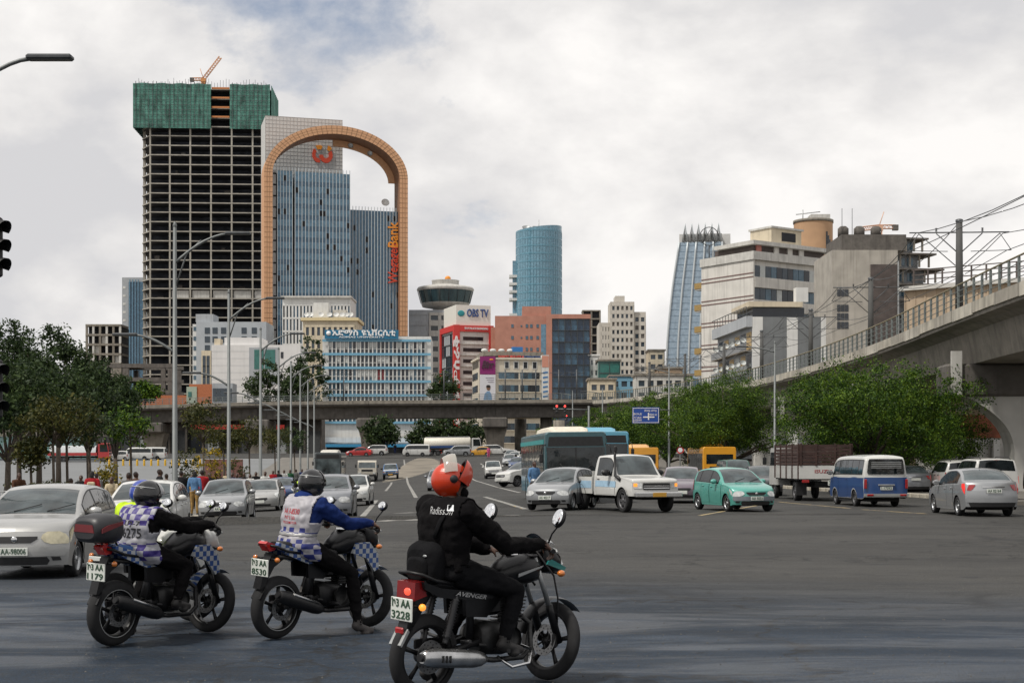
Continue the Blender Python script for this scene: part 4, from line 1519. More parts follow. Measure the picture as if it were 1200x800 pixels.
B.box('crown_wall', 4.2, xw, .4, 13, zt_, zt_ + 2.6, M_TILE)
B.box('stair_block', xw - .5, B.x(856, 6), 6, 16, 2, B.z(274, 850, 6), M_TILE)
for k in range(6):
 x0_, x1_ = 5.4 + (xw - 5.0) * k / 6, 5.4 + (xw - 5.0) * (k + .62) / 6
 MB().tube([(x0_, .1, zt_ + .3), ((x0_ + x1_) / 2, .1, zc), (x1_, .1, zt_ + .3)], .5, 5).build('crown_spike', M_FIN, B.root)
rg = MB()
rcx, rcz = B.xz(831, 277, -1)
rg.tube([(rcx + 2.8 * math.cos(R(a)), -1.2, rcz + 2.8 * math.sin(R(a))) for a in range(0, 361, 15)], .13, 6)
rg.tube([(rcx - 2, -1.2, rcz - 1.8), (rcx + .6, -1.2, rcz + 2.4), (rcx + 1.6, -1.2, rcz - 2)], .16, 5).tube([(rcx, -1.2, rcz - 2.8), (rcx, -1.0, rcz - 8)], .18, 5)
rg.build('ring_emblem', M_STEEL_D, B.root)
# --- white slab block on the right
B = Bld('white_slab_block', 'weathered white concrete block with ribbon windows and a blank left flank', 883, 262, 35.0)
M_WSL = mat('weathered_white', (.58, .56, .52), .85, var=.1, scale=.4, streak=.45)
wf = B.x(981)
zt_ = B.z(294, 883) - 1.5
lf = B.yl(822, 0)
B.box('wall', .3, wf, .5, lf, 2, zt_, M_WSL)
B.box('blank_flank', 0, .299, 0, lf, 2, zt_, M_WSL)
B.box('parapet', -.25, wf + .2, -.25, lf + .2, zt_ + .002, zt_ + 1.5, M_CONC_L)
fh = 4.1
for j in range(int((zt_ - 4) / fh)):
 z = zt_ - .9 - j * fh
 n_ = 15
 for i in range(n_):
  xa, xb = .4 + (wf - .6) * i / n_, .4 + (wf - .6) * (i + 1) / n_
  B.box('window', xa + .05, xb - .05, .2, .52, z - 2.15, z - .1, rr.choice([M_GL[0], M_GL[0], M_GL[1], M_GL[2], M_CURT]))
 B.box('spandrel', .3, wf, -.1, .5, z - fh + .0, z - 2.2, M_WSL)
 for dz_ in (2.3, 1.6):
  B.box('string_course', -.06, .0, 0, lf, z - dz_, z - dz_ + .2, mat('brown_line', (.16, .10, .09), .8))
 zb2 = z - 3.0
 if j < 7:
  B.box('balcony', .2, 4.5, lf + .01, lf + 2.0, zb2 - .25, zb2, M_CONC_L)
  B.box('balcony_panel', .1, .2, lf + .01, lf + 2.1, zb2, zb2 + 1.1, mat('ochre_panel', (.30, .20, .07), .7, var=.2))
for j, zc_ in enumerate((zt_ + 1.502,)):
 B.box('penthouse', 1.5, wf - 2, 1.5, lf - 2, zt_ + 1.5, zt_ + 2.9, M_RUST)
 B.box('penthouse_roof', .4, wf - .5, .4, lf - 3, zt_ + 2.9, zt_ + 3.6, M_CONC_L)
 for x in (2.0, 6.5, 10, 13):
  B.box('penthouse_post', x, x + 1.2, 1.2, 1.6, zt_ + 1.5, zt_ + 2.9, M_WSL if x != 2 else mat('pink_wall', (.40, .16, .13), .8))
zl_ = B.z(268, 912, 2)
B.box('lift_room', B.x(904, 2), B.x(939, 2), 2, 7.5, zt_ + 3.6, zl_, M_CREAM)
B.box('lift_room_roof', B.x(903, 2), B.x(940.5, 2), 1.7, 7.8, zl_, zl_ + .35, M_CONC_L)
B.box('lift_room_louvre', B.x(916, 2), B.x(932, 2), 1.9, 2.1, zl_ - 2.2, zl_ - .6, M_VOID)
# --- striped house before the slab block
B = Bld('striped_flats', 'low grey and white striped flats with ochre balconies on the left face', 882, 200, 4.5)
wf = B.x(968)
zt_ = B.z(371, 900)
lf = B.yl(841, 0)
M_STG = mat('stripe_grey', (.16, .17, .175), .85, var=.12, scale=.6, streak=.2)
B.box('wall', 0, wf, .3, lf, 2, zt_, M_GREYW)
xs_ = [B.x(q) for q in (882, 894, 922, 935, 962, 968)]
for k, (a, b_) in enumerate(zip(xs_, xs_[1:])):
 B.box('wall_panel', a + .01, b_ - .01, 0, .305, 2, zt_ - .02, M_WHITE if k % 2 == 0 else M_STG)
B.box('top_band', -.9, -.005, .1, lf, zt_ - 1.4, zt_ + .1, M_GREYW)
for j in range(4):
 z = zt_ - 1.5 - j * 3.1
 B.box('balcony_front', -1.0, -.88, .3, lf, z - 3.1, z - 2.1, mat('balcony_grey', (.22, .23, .24), .8, var=.2))
 B.box('balcony_floor', -1.0, -.005, .3, lf, z - 3.25, z - 3.101, M_CONC)
 for i in range(6):
  ya = .6 + (lf - 1) * i / 6
  B.box('balcony_door', -.06, -.002, ya, ya + lf / 6 - .9, z - 2.9, z - .5, [mat('ochre_wall', (.48, .35, .18), .8), M_GL[2], MATS['ochre_wall'], M_CURT][(i + j) % 4])
  B.part('satellite_dish', MB().lathe([(0.02, 0), (.3, .08), (.42, .25)], 10, M=Matrix.Translation((-1.1, ya + .5, z - 1.8)) @ Matrix.Rotation(R(60), 4, 'X')), M_CURT)
B.box('roof_terrace', .5, wf - 2.5, 2, 11, zt_ + .05, zt_ + 1.5, M_GL[2])
B.box('roof_canopy', -.3, wf - 3, 1, 11.5, zt_ + 1.5, zt_ + 2.2, M_CREAM)
B.box('roof_tank', wf * .62, wf * .62 + 1.7, 1.0, 2.4, zt_ + 2.2, zt_ + 4.2, M_WHITE)
for i in range(12):
 B.box('rail_post', -.9, -.83, i * lf / 12, i * lf / 12 + .07, zt_ + .1, zt_ + 1.3, M_STEEL_D)
B.box('top_rail', -.92, -.84, 0, lf, zt_ + 1.3, zt_ + 1.4, M_STEEL_D)
# --- round brown tower behind
B = Bld('round_brown_tower', 'rounded brown and dark glass tower rising behind the white slab block', 953, 420)
rad = 22.5 / F * 420
zt_ = CH + (540 - 262) / F * 420
M_BRT = mat('brown_render', (.42, .26, .15), .8, var=.1, scale=.3)
MB().lathe([(rad, 2), (rad, zt_)], 40).build('wall', M_BRT, B.root)
MB().lathe([(0, zt_), (rad + .2, zt_), (rad + .2, zt_ + .8), (0, zt_ + .8)], 40).build('roof', M_CONC, B.root)
gl = MB()
for i in range(14):
 t0, t1 = R(-62 + i * 7), R(-62 + (i + 1) * 7 - .6)
 zl = zt_ - 2.5 - max(0, 9 - i * .9) if i > 3 else zt_ - 1.5
 z0_ = zt_ - 14 + 0.0
 gl = MB()
 gl.add([((rad + .08) * math.cos(t0), (rad + .08) * math.sin(t0), 3), ((rad + .08) * math.cos(t1), (rad + .08) * math.sin(t1), 3),
   ((rad + .08) * math.cos(t1), (rad + .08) * math.sin(t1), zt_ - 3 - i * 1.1), ((rad + .08) * math.cos(t0), (rad + .08) * math.sin(t0), zt_ - 3 - i * 1.1)], [(0, 1, 2, 3)])
 gl.build('glass_strip', M_GL[2], B.root)
MB().tube([(-3, 0, zt_), (-3, 0, zt_ + 4)], .15, 5).tube([(-5, 0, zt_ + 2.6), (2, 0, zt_ + 3.4)], .15, 5).build('roof_hoist', M_STEEL, B.root)
MB().box(-1, 4.5, -2, 3, zt_ + .8, zt_ + 2.4).build('plant_room', M_CONC_L, B.root)
# --- concrete block with dark panel
B = simple('concrete_office', 'bare concrete office with a dark brown wall panel beside the viaduct', 975, 1052, 293, 235, mat('bare_concrete', (.36, .335, .295), .85, var=.15, scale=.5, streak=.45), 14)
B.box('dark_panel', B.x(1020), B.x(1051), -.25, 0, 2, B.z(310, 1035), M_RUST)
B.box('roof_block', B.x(987), B.x(1063), .5, 12, B.zt, B.zt + 2.6, M_CONC_D)
for x in (993, 1012, 1032):
 B.part('water_tank', MB().lathe([(0, 0), (.9, 0), (.9, 1.3), (.5, 1.7), (0, 1.75)], 14, M=Matrix.Translation((B.x(x), 3, B.zt + 2.6))), M_CONC_D)
for j, py in enumerate((343, 361, 371, 381)):
 z = B.z(py, 990)
 for i in range(3):
  B.box('window', B.x(981 + i * 4.6), B.x(985 + i * 4.6), -.06, .05, z - .55, z + .55, M_GL[2])
for x in (990, 1002):
 MB().tube([(B.x(x), 2, B.zt + 2.6), (B.x(x), 2, B.zt + 2.6 + 4.5)], .05, 5).build('antenna', M_STEEL_D, B.root)
B.box('drain_pipe', B.x(1051), B.x(1051) + .25, -.45, -.26, 2, B.z(306, 1051), M_STEEL)
# unfinished block with blue wall sheets
B = Bld('half_built_block', 'half built block with terraced dark floors behind the viaduct', 1040, 300, 10)
for j in range(9):
 z = B.z(278, 1050) - j * 3.2
 B.box('floor_slab', -2 - j * .2, 9 + j * 1.6, -.3 - j * .3, 14, z - .35, z, M_CONC_D)
 B.box('infill', -.5, 6 + j * 1.2, 1, 13, z - 3.0, z - .36, mat('block_wall', (.20, .21, .22), .9, var=.3, scale=1.0))
 for i in range(6):
  x = -1.5 + i * (10 + j * 1.6) / 5.5
  B.box('column', x, x + .35, .0, .35, z - 2.85, z - .36, M_CONC)
for i in range(3):
 for j in range(4):
  B.box('window', 1.0 + i * 1.9, 2.3 + i * 1.9, .9, .99, B.z(278, 1050) - j * 3.2 - 2.5, B.z(278, 1050) - j * 3.2 - .9, M_GL[1])
tower_crane(1030, 284, 330, 'pale orange tower crane over the half built block', .62, (-5.0, 0, -.6), 2.6, M_CRANEP)
# --- tan shed wall behind the near end of the viaduct
B = Bld('tan_shed', 'tan ribbed shed wall with a dark rail on its roof beside the viaduct', 1060, 104, -38.0)
M_TAN = mat('tan_sheet', (.40, .31, .22), .8, var=.12, scale=.5, stretch=(4, 4, .2))
wf = 30.0
zt_ = B.z(341, 1062)
B.box('wall', 0, wf, 0, 8, .2, zt_, M_TAN)
for i in range(40):
 B.box('wall_rib', i * .75, i * .75 + .1, -.06, 0, .2, zt_ - .01, M_TAN)
B.box('eave', -.3, wf, -.35, 8.2, zt_, zt_ + .3, M_CONC_L)
for i in range(28):
 B.box('screen_post', .5 + i * 1.05, .6 + i * 1.05, .3, .4, zt_ + .3, zt_ + 1.5, M_RUST)
for h_ in (.75, 1.1, 1.45):
 B.box('screen_rail', .4, wf, .32, .38, zt_ + h_, zt_ + h_ + .07, M_RUST)
# painted wall under the viaduct
B = Bld('painted_wall', 'wall painted in rust red below the viaduct beside the pale pier', 1128, 96, 0)
B.box('wall', -3.0, 6.0, 0, .3, 0, B.z(487, 1150), M_CONC_L)
B.box('painted_panel', -.2, 6.0, -.06, -.002, B.z(513, 1150), B.z(486, 1150), mat('rust_red_paint', (.26, .085, .045), .8, var=.5, scale=.9))
for i in range(6):
 B.box('pillar', -.5 + i * 1.2, -.1 + i * 1.2, -.5, -.07, 0, B.z(515, 1150), M_WHITE)
for i in range(4):
 MB().tube([(i * 1.4 + .2, .6, B.z(487, 1150)), (i * 1.4 + .2 + .1, .6, B.z(458, 1150))], .12, 6).build('truss_strut', M_CONC_L, B.root)
MB().tube([(-.2, .6, B.z(480, 1150)), (5.0, .6, B.z(452, 1150))], .16, 6).build('truss_chord', M_CONC_L, B.root)
# ------------------------------------------------------------------ left side
B = simple('blue_strip_tower', 'narrow pale and blue glass tower beside the unfinished tower', 143, 168, 325, 640, M_GREYW, 14)
B.box('glass_front', B.x(151), B.w, -.3, 0, 2, B.zt - 2, M_BGL2)
for i in range(4):
 B.box('glass_fin', B.x(152 + i * 3.3), B.x(152 + i * 3.3) + .35, -.7, -.3, 2, B.zt - 1, M_BGL)
for j in range(20):
 B.box('vent', .4, 1.6, -.08, .02, B.zt - 5 - j * 3.6, B.zt - 4 - j * 3.6, M_WHITE)
B = simple('low_frame_block', 'short unfinished concrete frame left of the narrow glass tower', 104, 143, 383, 560, M_VOID, 10)
for k in range(12):
 B.box('floor_slab', -.4, B.w + .4, -3, 8, B.zt - k * 3.7, B.zt - k * 3.7 + .8, M_CONC)
for i in range(6):
 B.box('column', B.w * i / 5 - .4, B.w * i / 5 + .4, -2.9, -2.1, 2, B.zt, M_CONC_L if i % 2 else M_CONC)
for i in range(5):
 for k in range(2, 11):
  if (i * 7 + k * 3) % 4 == 0:
   B.box('infill_wall', B.w * i / 5 + .5, B.w * (i + 1) / 5 - .5, -2.0, -1.8, B.zt - k * 3.7 + .8, B.zt - (k - 1) * 3.7, M_CONC_L)
# dark concrete skeleton near the bridge
B = Bld('concrete_skeleton', 'dark concrete skeleton of an abandoned low building left of the road', 118, 300)
zz_ = [B.z(q, 160) for q in (428, 444, 459, 476)]
xw = B.x(204)
for z in zz_[:3]:
 B.box('beam', 0, xw, 0, .9, z - .45, z + .35, M_CONC_D)
 B.box('floor_slab', 0, xw * .45, .9, 9, z - .2, z + .1, M_CONC_D)
 B.box('rear_beam', 0, xw, 8.2, 9, z - .4, z + .3, M_CONC_D)
for q, wd in ((120, .5), (136, 2.2), (147, 1.3), (191, .9), (199, .9)):
 x = B.x(q)
 B.box('column', x - wd / 2, x + wd / 2, .05, .85, 2, zz_[0] - .5, M_CONC if wd > 2 else M_CONC_D)
 B.box('rear_column', x - .4, x + .4, 8.25, 8.95, 2, zz_[0] - .5, M_CONC_D)
B.box('shaded_room', .3, xw * .25, 3, 8, 2, zz_[0] - .5, M_VOID)
# orange walled shop row
B = Bld('orange_shop', 'low orange walled shop row behind the bridge railing', 155, 285)
B.box('wall', 0, B.x(249), 0, 6, 2, B.z(463, 200), mat('orange_brick', (.40, .135, .06), .85, var=.2))
B.box('raised_wall', B.x(222), B.x(251), -.2, 5.9, 2, B.z(450, 235), MATS['orange_brick'])
B.box('green_wall', B.x(219), B.x(231), -.35, 5, 2, B.z(453, 225), mat('pale_green_wall', (.34, .40, .32), .8))
B.box('glass_kiosk', B.x(249), B.x(273), -.4, 4, 2, B.z(449, 260), M_GREYW)
for i in range(5):
 B.box('shop_window', B.x(250 + i * 4.5), B.x(254 + i * 4.5), -.5, -.405, B.z(470, 260), B.z(455, 260), M_GL[0])
B.box('window', B.x(221), B.x(225), -.42, -.352, B.z(465, 222), B.z(459, 222), M_TEALG)
# grey office with square windows
B = simple('grey_office', 'grey office with small square windows below the unfinished tower', 230, 312, 377, 430, mat('blue_grey_wall', (.36, .39, .42), .8, var=.07, scale=.3), 14)
wm = MB().box(-.75, .75, -.1, .05, -.9, .9).mesh('window', M_GL[0])
for j in range(5):
 for x in (243, 252, 262, 286, 298):
  if j < 2 or x < 255:
   obj('window', wm, B.root, (B.x(x), 0, B.zt - 2.6 - j * 2.6 * 1.0 - j * .0))
B.box('roof_block', B.x(228.5), B.x(249), 1, 9, B.zt, B.zt + 2.4, M_GREYW)
B.box('left_wing', B.x(224), 0, 2, 12, 2, B.zt - .5, M_WHITE)
for j in range(9):
 B.box('wing_window', B.x(225), -.3, 1.9, 1.998, B.zt - 2.5 - j * 2.9, B.zt - 1.3 - j * 2.9, M_GL[1])
B.box('cream_bay', B.x(237), B.x(248), -1.2, 0, 2, B.z(411, 242), M_CREAM)
for j in range(5):
 for i in range(2):
  B.box('bay_window', B.x(238.5 + i * 4.6), B.x(242 + i * 4.6), -1.28, -1.19, B.z(430 + j * 12, 242), B.z(417 + j * 12, 242), M_GL[0])
# white tiled block
B = simple('white_tiled_block', 'blank white tiled block with teal windows in its right recess', 248, 352, 404, 330, mat('white_tile', (.66, .65, .64), .7, var=.05, scale=.5, streak=.12), 12)
M_WT = MATS['white_tile']
B.box('upper_block', B.x(262), B.x(305), 1, 10, B.zt, B.z(395, 290), M_WT)
rx0, rx1 = B.x(292), B.x(326)
B.box('recess', rx0, rx1, -.06, .05, B.zt - 9, B.zt - .6, M_GREYW)
B.box('teal_window', B.x(298), B.x(309), -.12, -.05, B.zt - 5.5, B.zt - 1.1, M_TEALG)
B.box('teal_window', B.x(310.5), B.x(322.5), -.12, -.05, B.zt - 5.5, B.zt - 1.1, M_TEALG)
tj = MB()
for i in range(9):
 tj.box(0, rx0, -.02, .01, B.zt - 1.5 - i * 1.6, B.zt - 1.46 - i * 1.6)
o = B.part('tile_joints', tj, M_GREYW)
o['kind'] = 'stuff'
B.box('small_window', B.x(329), B.x(332), -.08, .02, B.zt - 3, B.zt - 1.6, M_GL[2])
B.box('tank_house', B.x(250), B.x(257), 1, 4, B.zt, B.zt + 1.5, M_CREAM)
# glass pavilion at the left edge
B = Bld('glass_pavilion', 'long low pavilion with pale turquoise glass walls at the edge of the plaza', -40, 222)
wf = B.x(112)
z0_, z1_ = B.z(537, 30), B.z(511, 30)
M_PAV = glass('pavilion_glass', (.20, .36, .34), .12, var=.3)
n_ = 17
for i in range(n_):
 B.box('glass_pane', wf * i / n_ + .04, wf * (i + 1) / n_ - .04, 0, .1, z0_, z1_, M_PAV)
 B.box('mullion', wf * i / n_ - .04, wf * i / n_ + .04, -.12, .1, z0_, z1_, M_STEEL)
B.box('back_wall', 0, wf, 4, 4.3, 0, z1_, M_CONC_L)
B.box('roof_fascia', -.5, wf + .5, -.6, 6, z1_, B.z(498, 30), M_CONC)
B.box('plinth', -.5, wf + 8, -2.0, -.2, 0, z0_ + .02, mat('dark_stone', (.10, .115, .13), .8, var=.2))
# dim row of shops in the shade beyond the bridge
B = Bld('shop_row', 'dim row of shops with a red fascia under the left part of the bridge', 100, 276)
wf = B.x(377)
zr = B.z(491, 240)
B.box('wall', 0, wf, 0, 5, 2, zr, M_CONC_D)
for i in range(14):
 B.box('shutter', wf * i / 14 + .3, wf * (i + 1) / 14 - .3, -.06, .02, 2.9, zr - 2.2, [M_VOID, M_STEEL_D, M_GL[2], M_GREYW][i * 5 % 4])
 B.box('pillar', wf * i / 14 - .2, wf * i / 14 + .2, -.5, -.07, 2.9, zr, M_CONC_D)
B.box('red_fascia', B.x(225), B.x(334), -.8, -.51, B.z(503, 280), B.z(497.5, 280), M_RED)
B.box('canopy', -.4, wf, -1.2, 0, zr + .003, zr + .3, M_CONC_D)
# ------------------------------------------------------------------ vehicles
M_TYRE = mat('tyre_rubber', (0.009, 0.009, 0.010), 0.85, var=0.35, scale=12)
M_RIM = mat('alloy', (0.42, 0.43, 0.44), 0.35, 0.9, var=0.15)
M_RIMD = mat('steel_rim', (0.12, 0.12, 0.125), 0.5, 0.6, var=0.2)
M_HUB = mat('hub_cap', (0.34, 0.35, 0.36), 0.45, 0.5, var=0.2)
M_CARGL = glass('car_glass', (0.012, 0.016, 0.018), 0.03, 0.5, .8, .3)
M_WIND = glass('windscreen', (0.06, 0.075, 0.08), 0.03, 0.7, .8, .35)
M_LAMP = mat('headlamp', (0.62, 0.63, 0.62), 0.08, 0.3, var=0.25, scale=14, coat=1.0)
M_LAMPY = mat('aged_headlamp', (0.55, 0.50, 0.34), 0.15, 0.1, var=0.2, scale=12, coat=1.0)
M_TAIL = mat('tail_lamp', (0.30, 0.008, 0.008), 0.15, var=0.3, scale=16, coat=1.0)
M_TAILON = mat('tail_lamp_lit', (0.6, 0.02, 0.02), 0.2, var=0.1, emit=(1.0, 0.05, 0.03), estr=.45)
M_AMBER = mat('amber_lamp', (0.55, 0.16, 0.02), 0.2, var=0.1, coat=1.0)
M_AMBERON = mat('amber_lamp_lit', (0.7, 0.22, 0.02), 0.2, var=0.1, emit=(1.0, 0.35, 0.05), estr=1.0)
M_PLASTIC = mat('black_plastic', (0.011, 0.011, 0.012), 0.5, var=0.25, scale=10)
M_CHROME = mat('chrome', (0.6, 0.6, 0.6), 0.15, 1.0, var=0.05)
M_UNDER = mat('underbody', (0.006, 0.006, 0.006), 0.9, var=0.4)
M_PLATE = mat('plate_white', (0.60, 0.62, 0.58), 0.5, var=0.08)
M_PLATEY = mat('plate_yellow', (0.55, 0.30, 0.04), 0.5, var=0.08)
M_PLATET = mat('plate_text', (0.03, 0.07, 0.04), 0.6)
P_SILVER = paint('silver_paint', (0.31, 0.32, 0.33), 0.55, 0.38)
P_SILVER2 = paint('grey_silver_paint', (0.24, 0.25, 0.27), 0.55, 0.38)
P_CHAMP = paint('pale_silver_paint', (0.38, 0.38, 0.37), 0.5, 0.38)
P_WHITE = paint('white_paint', (0.54, 0.54, 0.52))
P_TEAL = paint('teal_paint', (0.085, 0.33, 0.28), 0.1, 0.35)
P_BLUE = paint('blue_paint', (0.008, 0.045, 0.16), coat=.35)
P_DBLUE = paint('dark_blue_paint', (0.03, 0.06, 0.15), 0.3)
P_PURP = paint('mauve_paint', (0.16, 0.13, 0.16), 0.4)
P_RED = paint('red_paint', (0.40, 0.03, 0.03))
P_YEL = paint('taxi_yellow', (0.60, 0.30, 0.03))
P_GREEN = paint('dark_green_paint', (0.02, 0.09, 0.07))
P_CYAN = paint('city_bus_blue', (0.08, 0.30, 0.42), 0.0, 0.4)
P_BUSY = paint('bus_yellow', (0.66, 0.30, 0.015), 0.0, 0.4)
P_BLACK = paint('black_paint', (0.015, 0.015, 0.017))
def wheel_parts(r, w, style):
 """meshes of a wheel whose axle is y, outer face at -y; returns (tyre, rim)"""
 X = Matrix.Rotation(R(90), 4, 'X')
 t = MB()
 rim = r * .68
 t.lathe([(rim, -w / 2 + .02), (r * .86, -w / 2), (r * .965, -w / 2 + .015), (r, -w / 2 + .05), (r, w / 2 - .05), (r * .965, w / 2 - .015), (r * .86, w / 2), (rim, w / 2 - .02)], 28, M=X)
 t.lathe([(rim, -w / 2 + .02), (rim * .98, -w / 2 + .05), (rim * .95, w / 2 - .05), (rim, w / 2 - .02)], 28, M=X)
 d = MB()
 zf = w / 2 - .045          # outer side is +z of the lathe, i.e. -y after the turn
 d.lathe([(rim, w / 2 - .02), (rim * .93, w / 2 - .012), (rim * .9, zf - .02)], 28, M=X)
 d.lathe([(0, zf - .10), (rim * .92, zf - .10)], 24, 1, M=X, smooth=False)
 d.lathe([(rim * .24, zf - .09), (rim * .24, zf + .012), (rim * .16, zf + .022), (0, zf + .022)], 16, M=X)
 n = {'alloy': 5, 'cap': 8, 'steel': 6, 'multi': 9}[style]
 for k in range(n):
  a = 2 * math.pi * k / n
  wd = {'alloy': .22, 'cap': .26, 'steel': .34, 'multi': .13}[style]
  for s in (0,):
   c, sn = math.cos(a), math.sin(a)
   pts = []
   for rr_, hw, zz_ in ((rim * .2, wd * rim * .55, zf + .008), (rim * .93, wd * rim * .42, zf - .004)):
    for sg in (-1, 1):
     pts.append((rr_ * c - sg * hw * sn, rr_ * sn + sg * hw * c, zz_))
   q = [X @ Vector(p) for p in pts] + [X @ Vector((p[0], p[1], p[2] - .05)) for p in pts]
   d.add(q, [(0, 1, 3, 2), (0, 2, 6, 4), (1, 5, 7, 3)])
 return t.mesh('tyre', M_TYRE), d
_wheels = {}
def add_wheel(root, x, y, r, w, style='cap', mm=None, z=None):
 key = (round(r, 3), round(w, 3), style, mm.name if mm else '')
 if key not in _wheels:
  t, d = wheel_parts(r, w, style)
  _wheels[key] = (t, d.mesh('rim', [mm or {'alloy': M_RIM, 'cap': M_HUB, 'steel': M_RIMD, 'multi': M_RIM}[style], M_UNDER]))
 t, d = _wheels[key]
 o = obj('wheel', t, root, (x, y, z if z is not None else r))
 if y > 0:
  o.rotation_euler = (0, 0, math.pi)
 obj('rim', d, o)
 return o
def plate(root, loc, rz, lean=0.0, text=None, w=.46, h=.13, m=None, parent=None, mt=None):
 o = MB().cbox((0, 0, 0), (w, .012, h), bev=.006).build('licence_plate', m or M_PLATE, parent or root)
 o.location = loc
 o.rotation_euler = (lean, 0, rz)
 lines = text if isinstance(text, (list, tuple)) else ([text] if text else [])
 for k, t in enumerate(lines):
  hh = h / max(1, len(lines))
  me = text_mesh(t, hh * .95, mt or M_PLATET, .002, .012, width=min(w * .86, len(t) * hh * .62))
  q = obj('plate_number', me, o, (0, -.009, h / 2 - (k + .5) * hh))
 return o
class Car:
 """lofted car body; u runs from the front bumper (0) to the rear (L); local +x is forward, +y is the car's left"""
 def __init__(s, L, W, top, belt, sill, wheels, wr, tumble=.42, front=(.30, 3.0, .85), rear=(.22, 3.2, .6), crown=.05, nose=.06, tail=.04, bulge=.96, shrink=.05):
  s.L, s.W, s.top, s.belt, s.sill, s.wheels, s.wr = L, W, top, belt, sill, wheels, wr
  s.tumble, s.front, s.rear, s.crown, s.nose, s.tail, s.bulge, s.shrink = tumble, front, rear, crown, nose, tail, bulge, shrink
  s.H = max(z for _, z in top)
 def zl(s, u):
  z = interp(s.sill, u) if isinstance(s.sill, list) else s.sill
  for uw in s.wheels:
   Ra = s.wr + .055
   if abs(u - uw) < Ra:
    z = max(z, s.wr * .98 + math.sqrt(max(0, Ra * Ra - (u - uw) ** 2)) * 1.0)
  return z
 def P(s, u, v, sd=1):
  zt = interp(s.top, u)
  zb = min(interp(s.belt, u), zt - .03)
  zl = min(s.zl(u), zb - .02)
  hw = s.W / 2
  ze = zt - s.crown * (0.35 + .65 * min(1, max(0, (zt - zb) / .4)))
  ze = max(ze, zb + .005)
  yb = hw * .975
  yr = yb - s.tumble * max(0, ze - zb)
  if v <= 1:
   z = zl + (zb - zl) * v
   q = (z - .25) / max(.1, (zb - .25))
   y = hw * (s.bulge + (1 - s.bulge) * math.sin(min(1, max(0, q)) * math.pi * .62) ** 1.0 - .025 * max(0, q - .62) / .38)
  elif v <= 2:
   t = v - 1
   z = zb + (ze - zb) * t
   y = yb + (yr - yb) * (t ** 1.12)
  else:
   t = v - 2
   z = ze + (zt - ze) * (1 - (1 - t) ** 2.2)
   y = yr * (1 - t)
  # plan rounding at both ends
  fc, fp, fr = s.front
  rc, rp, rr_ = s.rear
  yn = y / hw
  rf = max(0.0, 1 - u / fr) ** 1.6
  rb = max(0.0, 1 - (s.L - u) / rr_) ** 1.6
  x = s.L / 2 - u
  x -= fc * abs(yn) ** fp * rf
  x += rc * abs(yn) ** rp * rb
  zz = (z - .45) / .3
  x -= s.nose * min(1.5, zz * zz) * rf ** 2
  x += s.tail * min(1.5, ((z - .55) / .35) ** 2) * rb ** 2
  y *= (1 - s.shrink * rf * rf) * (1 - s.shrink * rb * rb)
  return Vector((x, y * sd, z))
 def N(s, u, v, sd, e=.004):
  a = s.P(min(s.L, u + .02), v, sd) - s.P(max(0, u - .02), v, sd)
  b = s.P(u, min(3, v + .02), sd) - s.P(u, max(0, v - .02), sd)
  n = a.cross(b)
  if n.length < 1e-9:
   return Vector((0, 0, 0))
  n.normalize()
  c = s.P(u, v, sd) - Vector((s.L / 2 - u, 0, .5))
  if n.dot(c) < 0:
   n = -n
  return n
 def us(s):
  u = set(linspace(0, s.L, 44))
  u |= {.01, .03, .06, .1, s.L - .01, s.L - .03, s.L - .06}
  for uw in s.wheels:
   Ra = s.wr + .055
   for k in range(13):
    u.add(uw - Ra * math.cos(math.pi * k / 12) * .9999)
  out = []
  for q in sorted(x for x in u if 0 <= x <= s.L):
   if not out or q - out[-1] > .008:
    out.append(q)
  return out
 def body(s, root, m, name='body'):
  mb = MB()
  vs = [0, .15, .3, .45, .6, .75, .88, 1, 1.12, 1.35, 1.6, 1.85, 2.0, 2.06, 2.15, 2.3, 2.5, 2.75, 3.0]
  us = s.us()
  for sd in (1, -1):
   mb.grid(lambda u, v: s.P(u, v, sd), us, vs, flip=(sd < 0))
  # front and rear faces
  for u, fl in ((0, False), (s.L, True)):
   for sd in (1, -1):
    mb.grid(lambda v, t: (lambda p: Vector((s.endx(u, p.y * (1 - t), p.z, p), p.y * (1 - t), p.z)))(s.P(u, v, sd)), vs, linspace(0, 1, 7), flip=fl ^ (sd < 0))
  return mb.build(name, m, root)
 def endx(s, u, y, z, p=None):
  """x of the front (u = 0) or rear (u = L) face at y, z"""
  hw = s.W / 2
  q = s.P(u, .5, 1)
  yn = abs(y) / (hw * (1 - s.shrink))
  if u == 0:
   x = s.L / 2 - s.front[0] * yn ** s.front[1]
   zz = (z - .45) / .3
   return x - s.nose * min(1.5, zz * zz)
  x = -s.L / 2 + s.rear[0] * yn ** s.rear[1]
  return x + s.tail * min(1.5, ((z - .55) / .35) ** 2)
 def patch(s, root, name, m, us, v0, v1, sd=1, off=.006, nv=6, parent=None, both=False, smooth=True):
  """piece lying on the body; v0, v1 numbers or functions of u"""
  mb = MB()
  f0 = v0 if callable(v0) else (lambda u: v0)
  f1 = v1 if callable(v1) else (lambda u: v1)
  for q in ((1, -1) if both else (sd,)):
   mb.grid(lambda u, t: s.P(u, f0(u) + (f1(u) - f0(u)) * t, q) + s.N(u, f0(u) + (f1(u) - f0(u)) * t, q) * off, us, linspace(0, 1, nv), flip=(q < 0), smooth=smooth)
  return mb.build(name, m, parent or root)
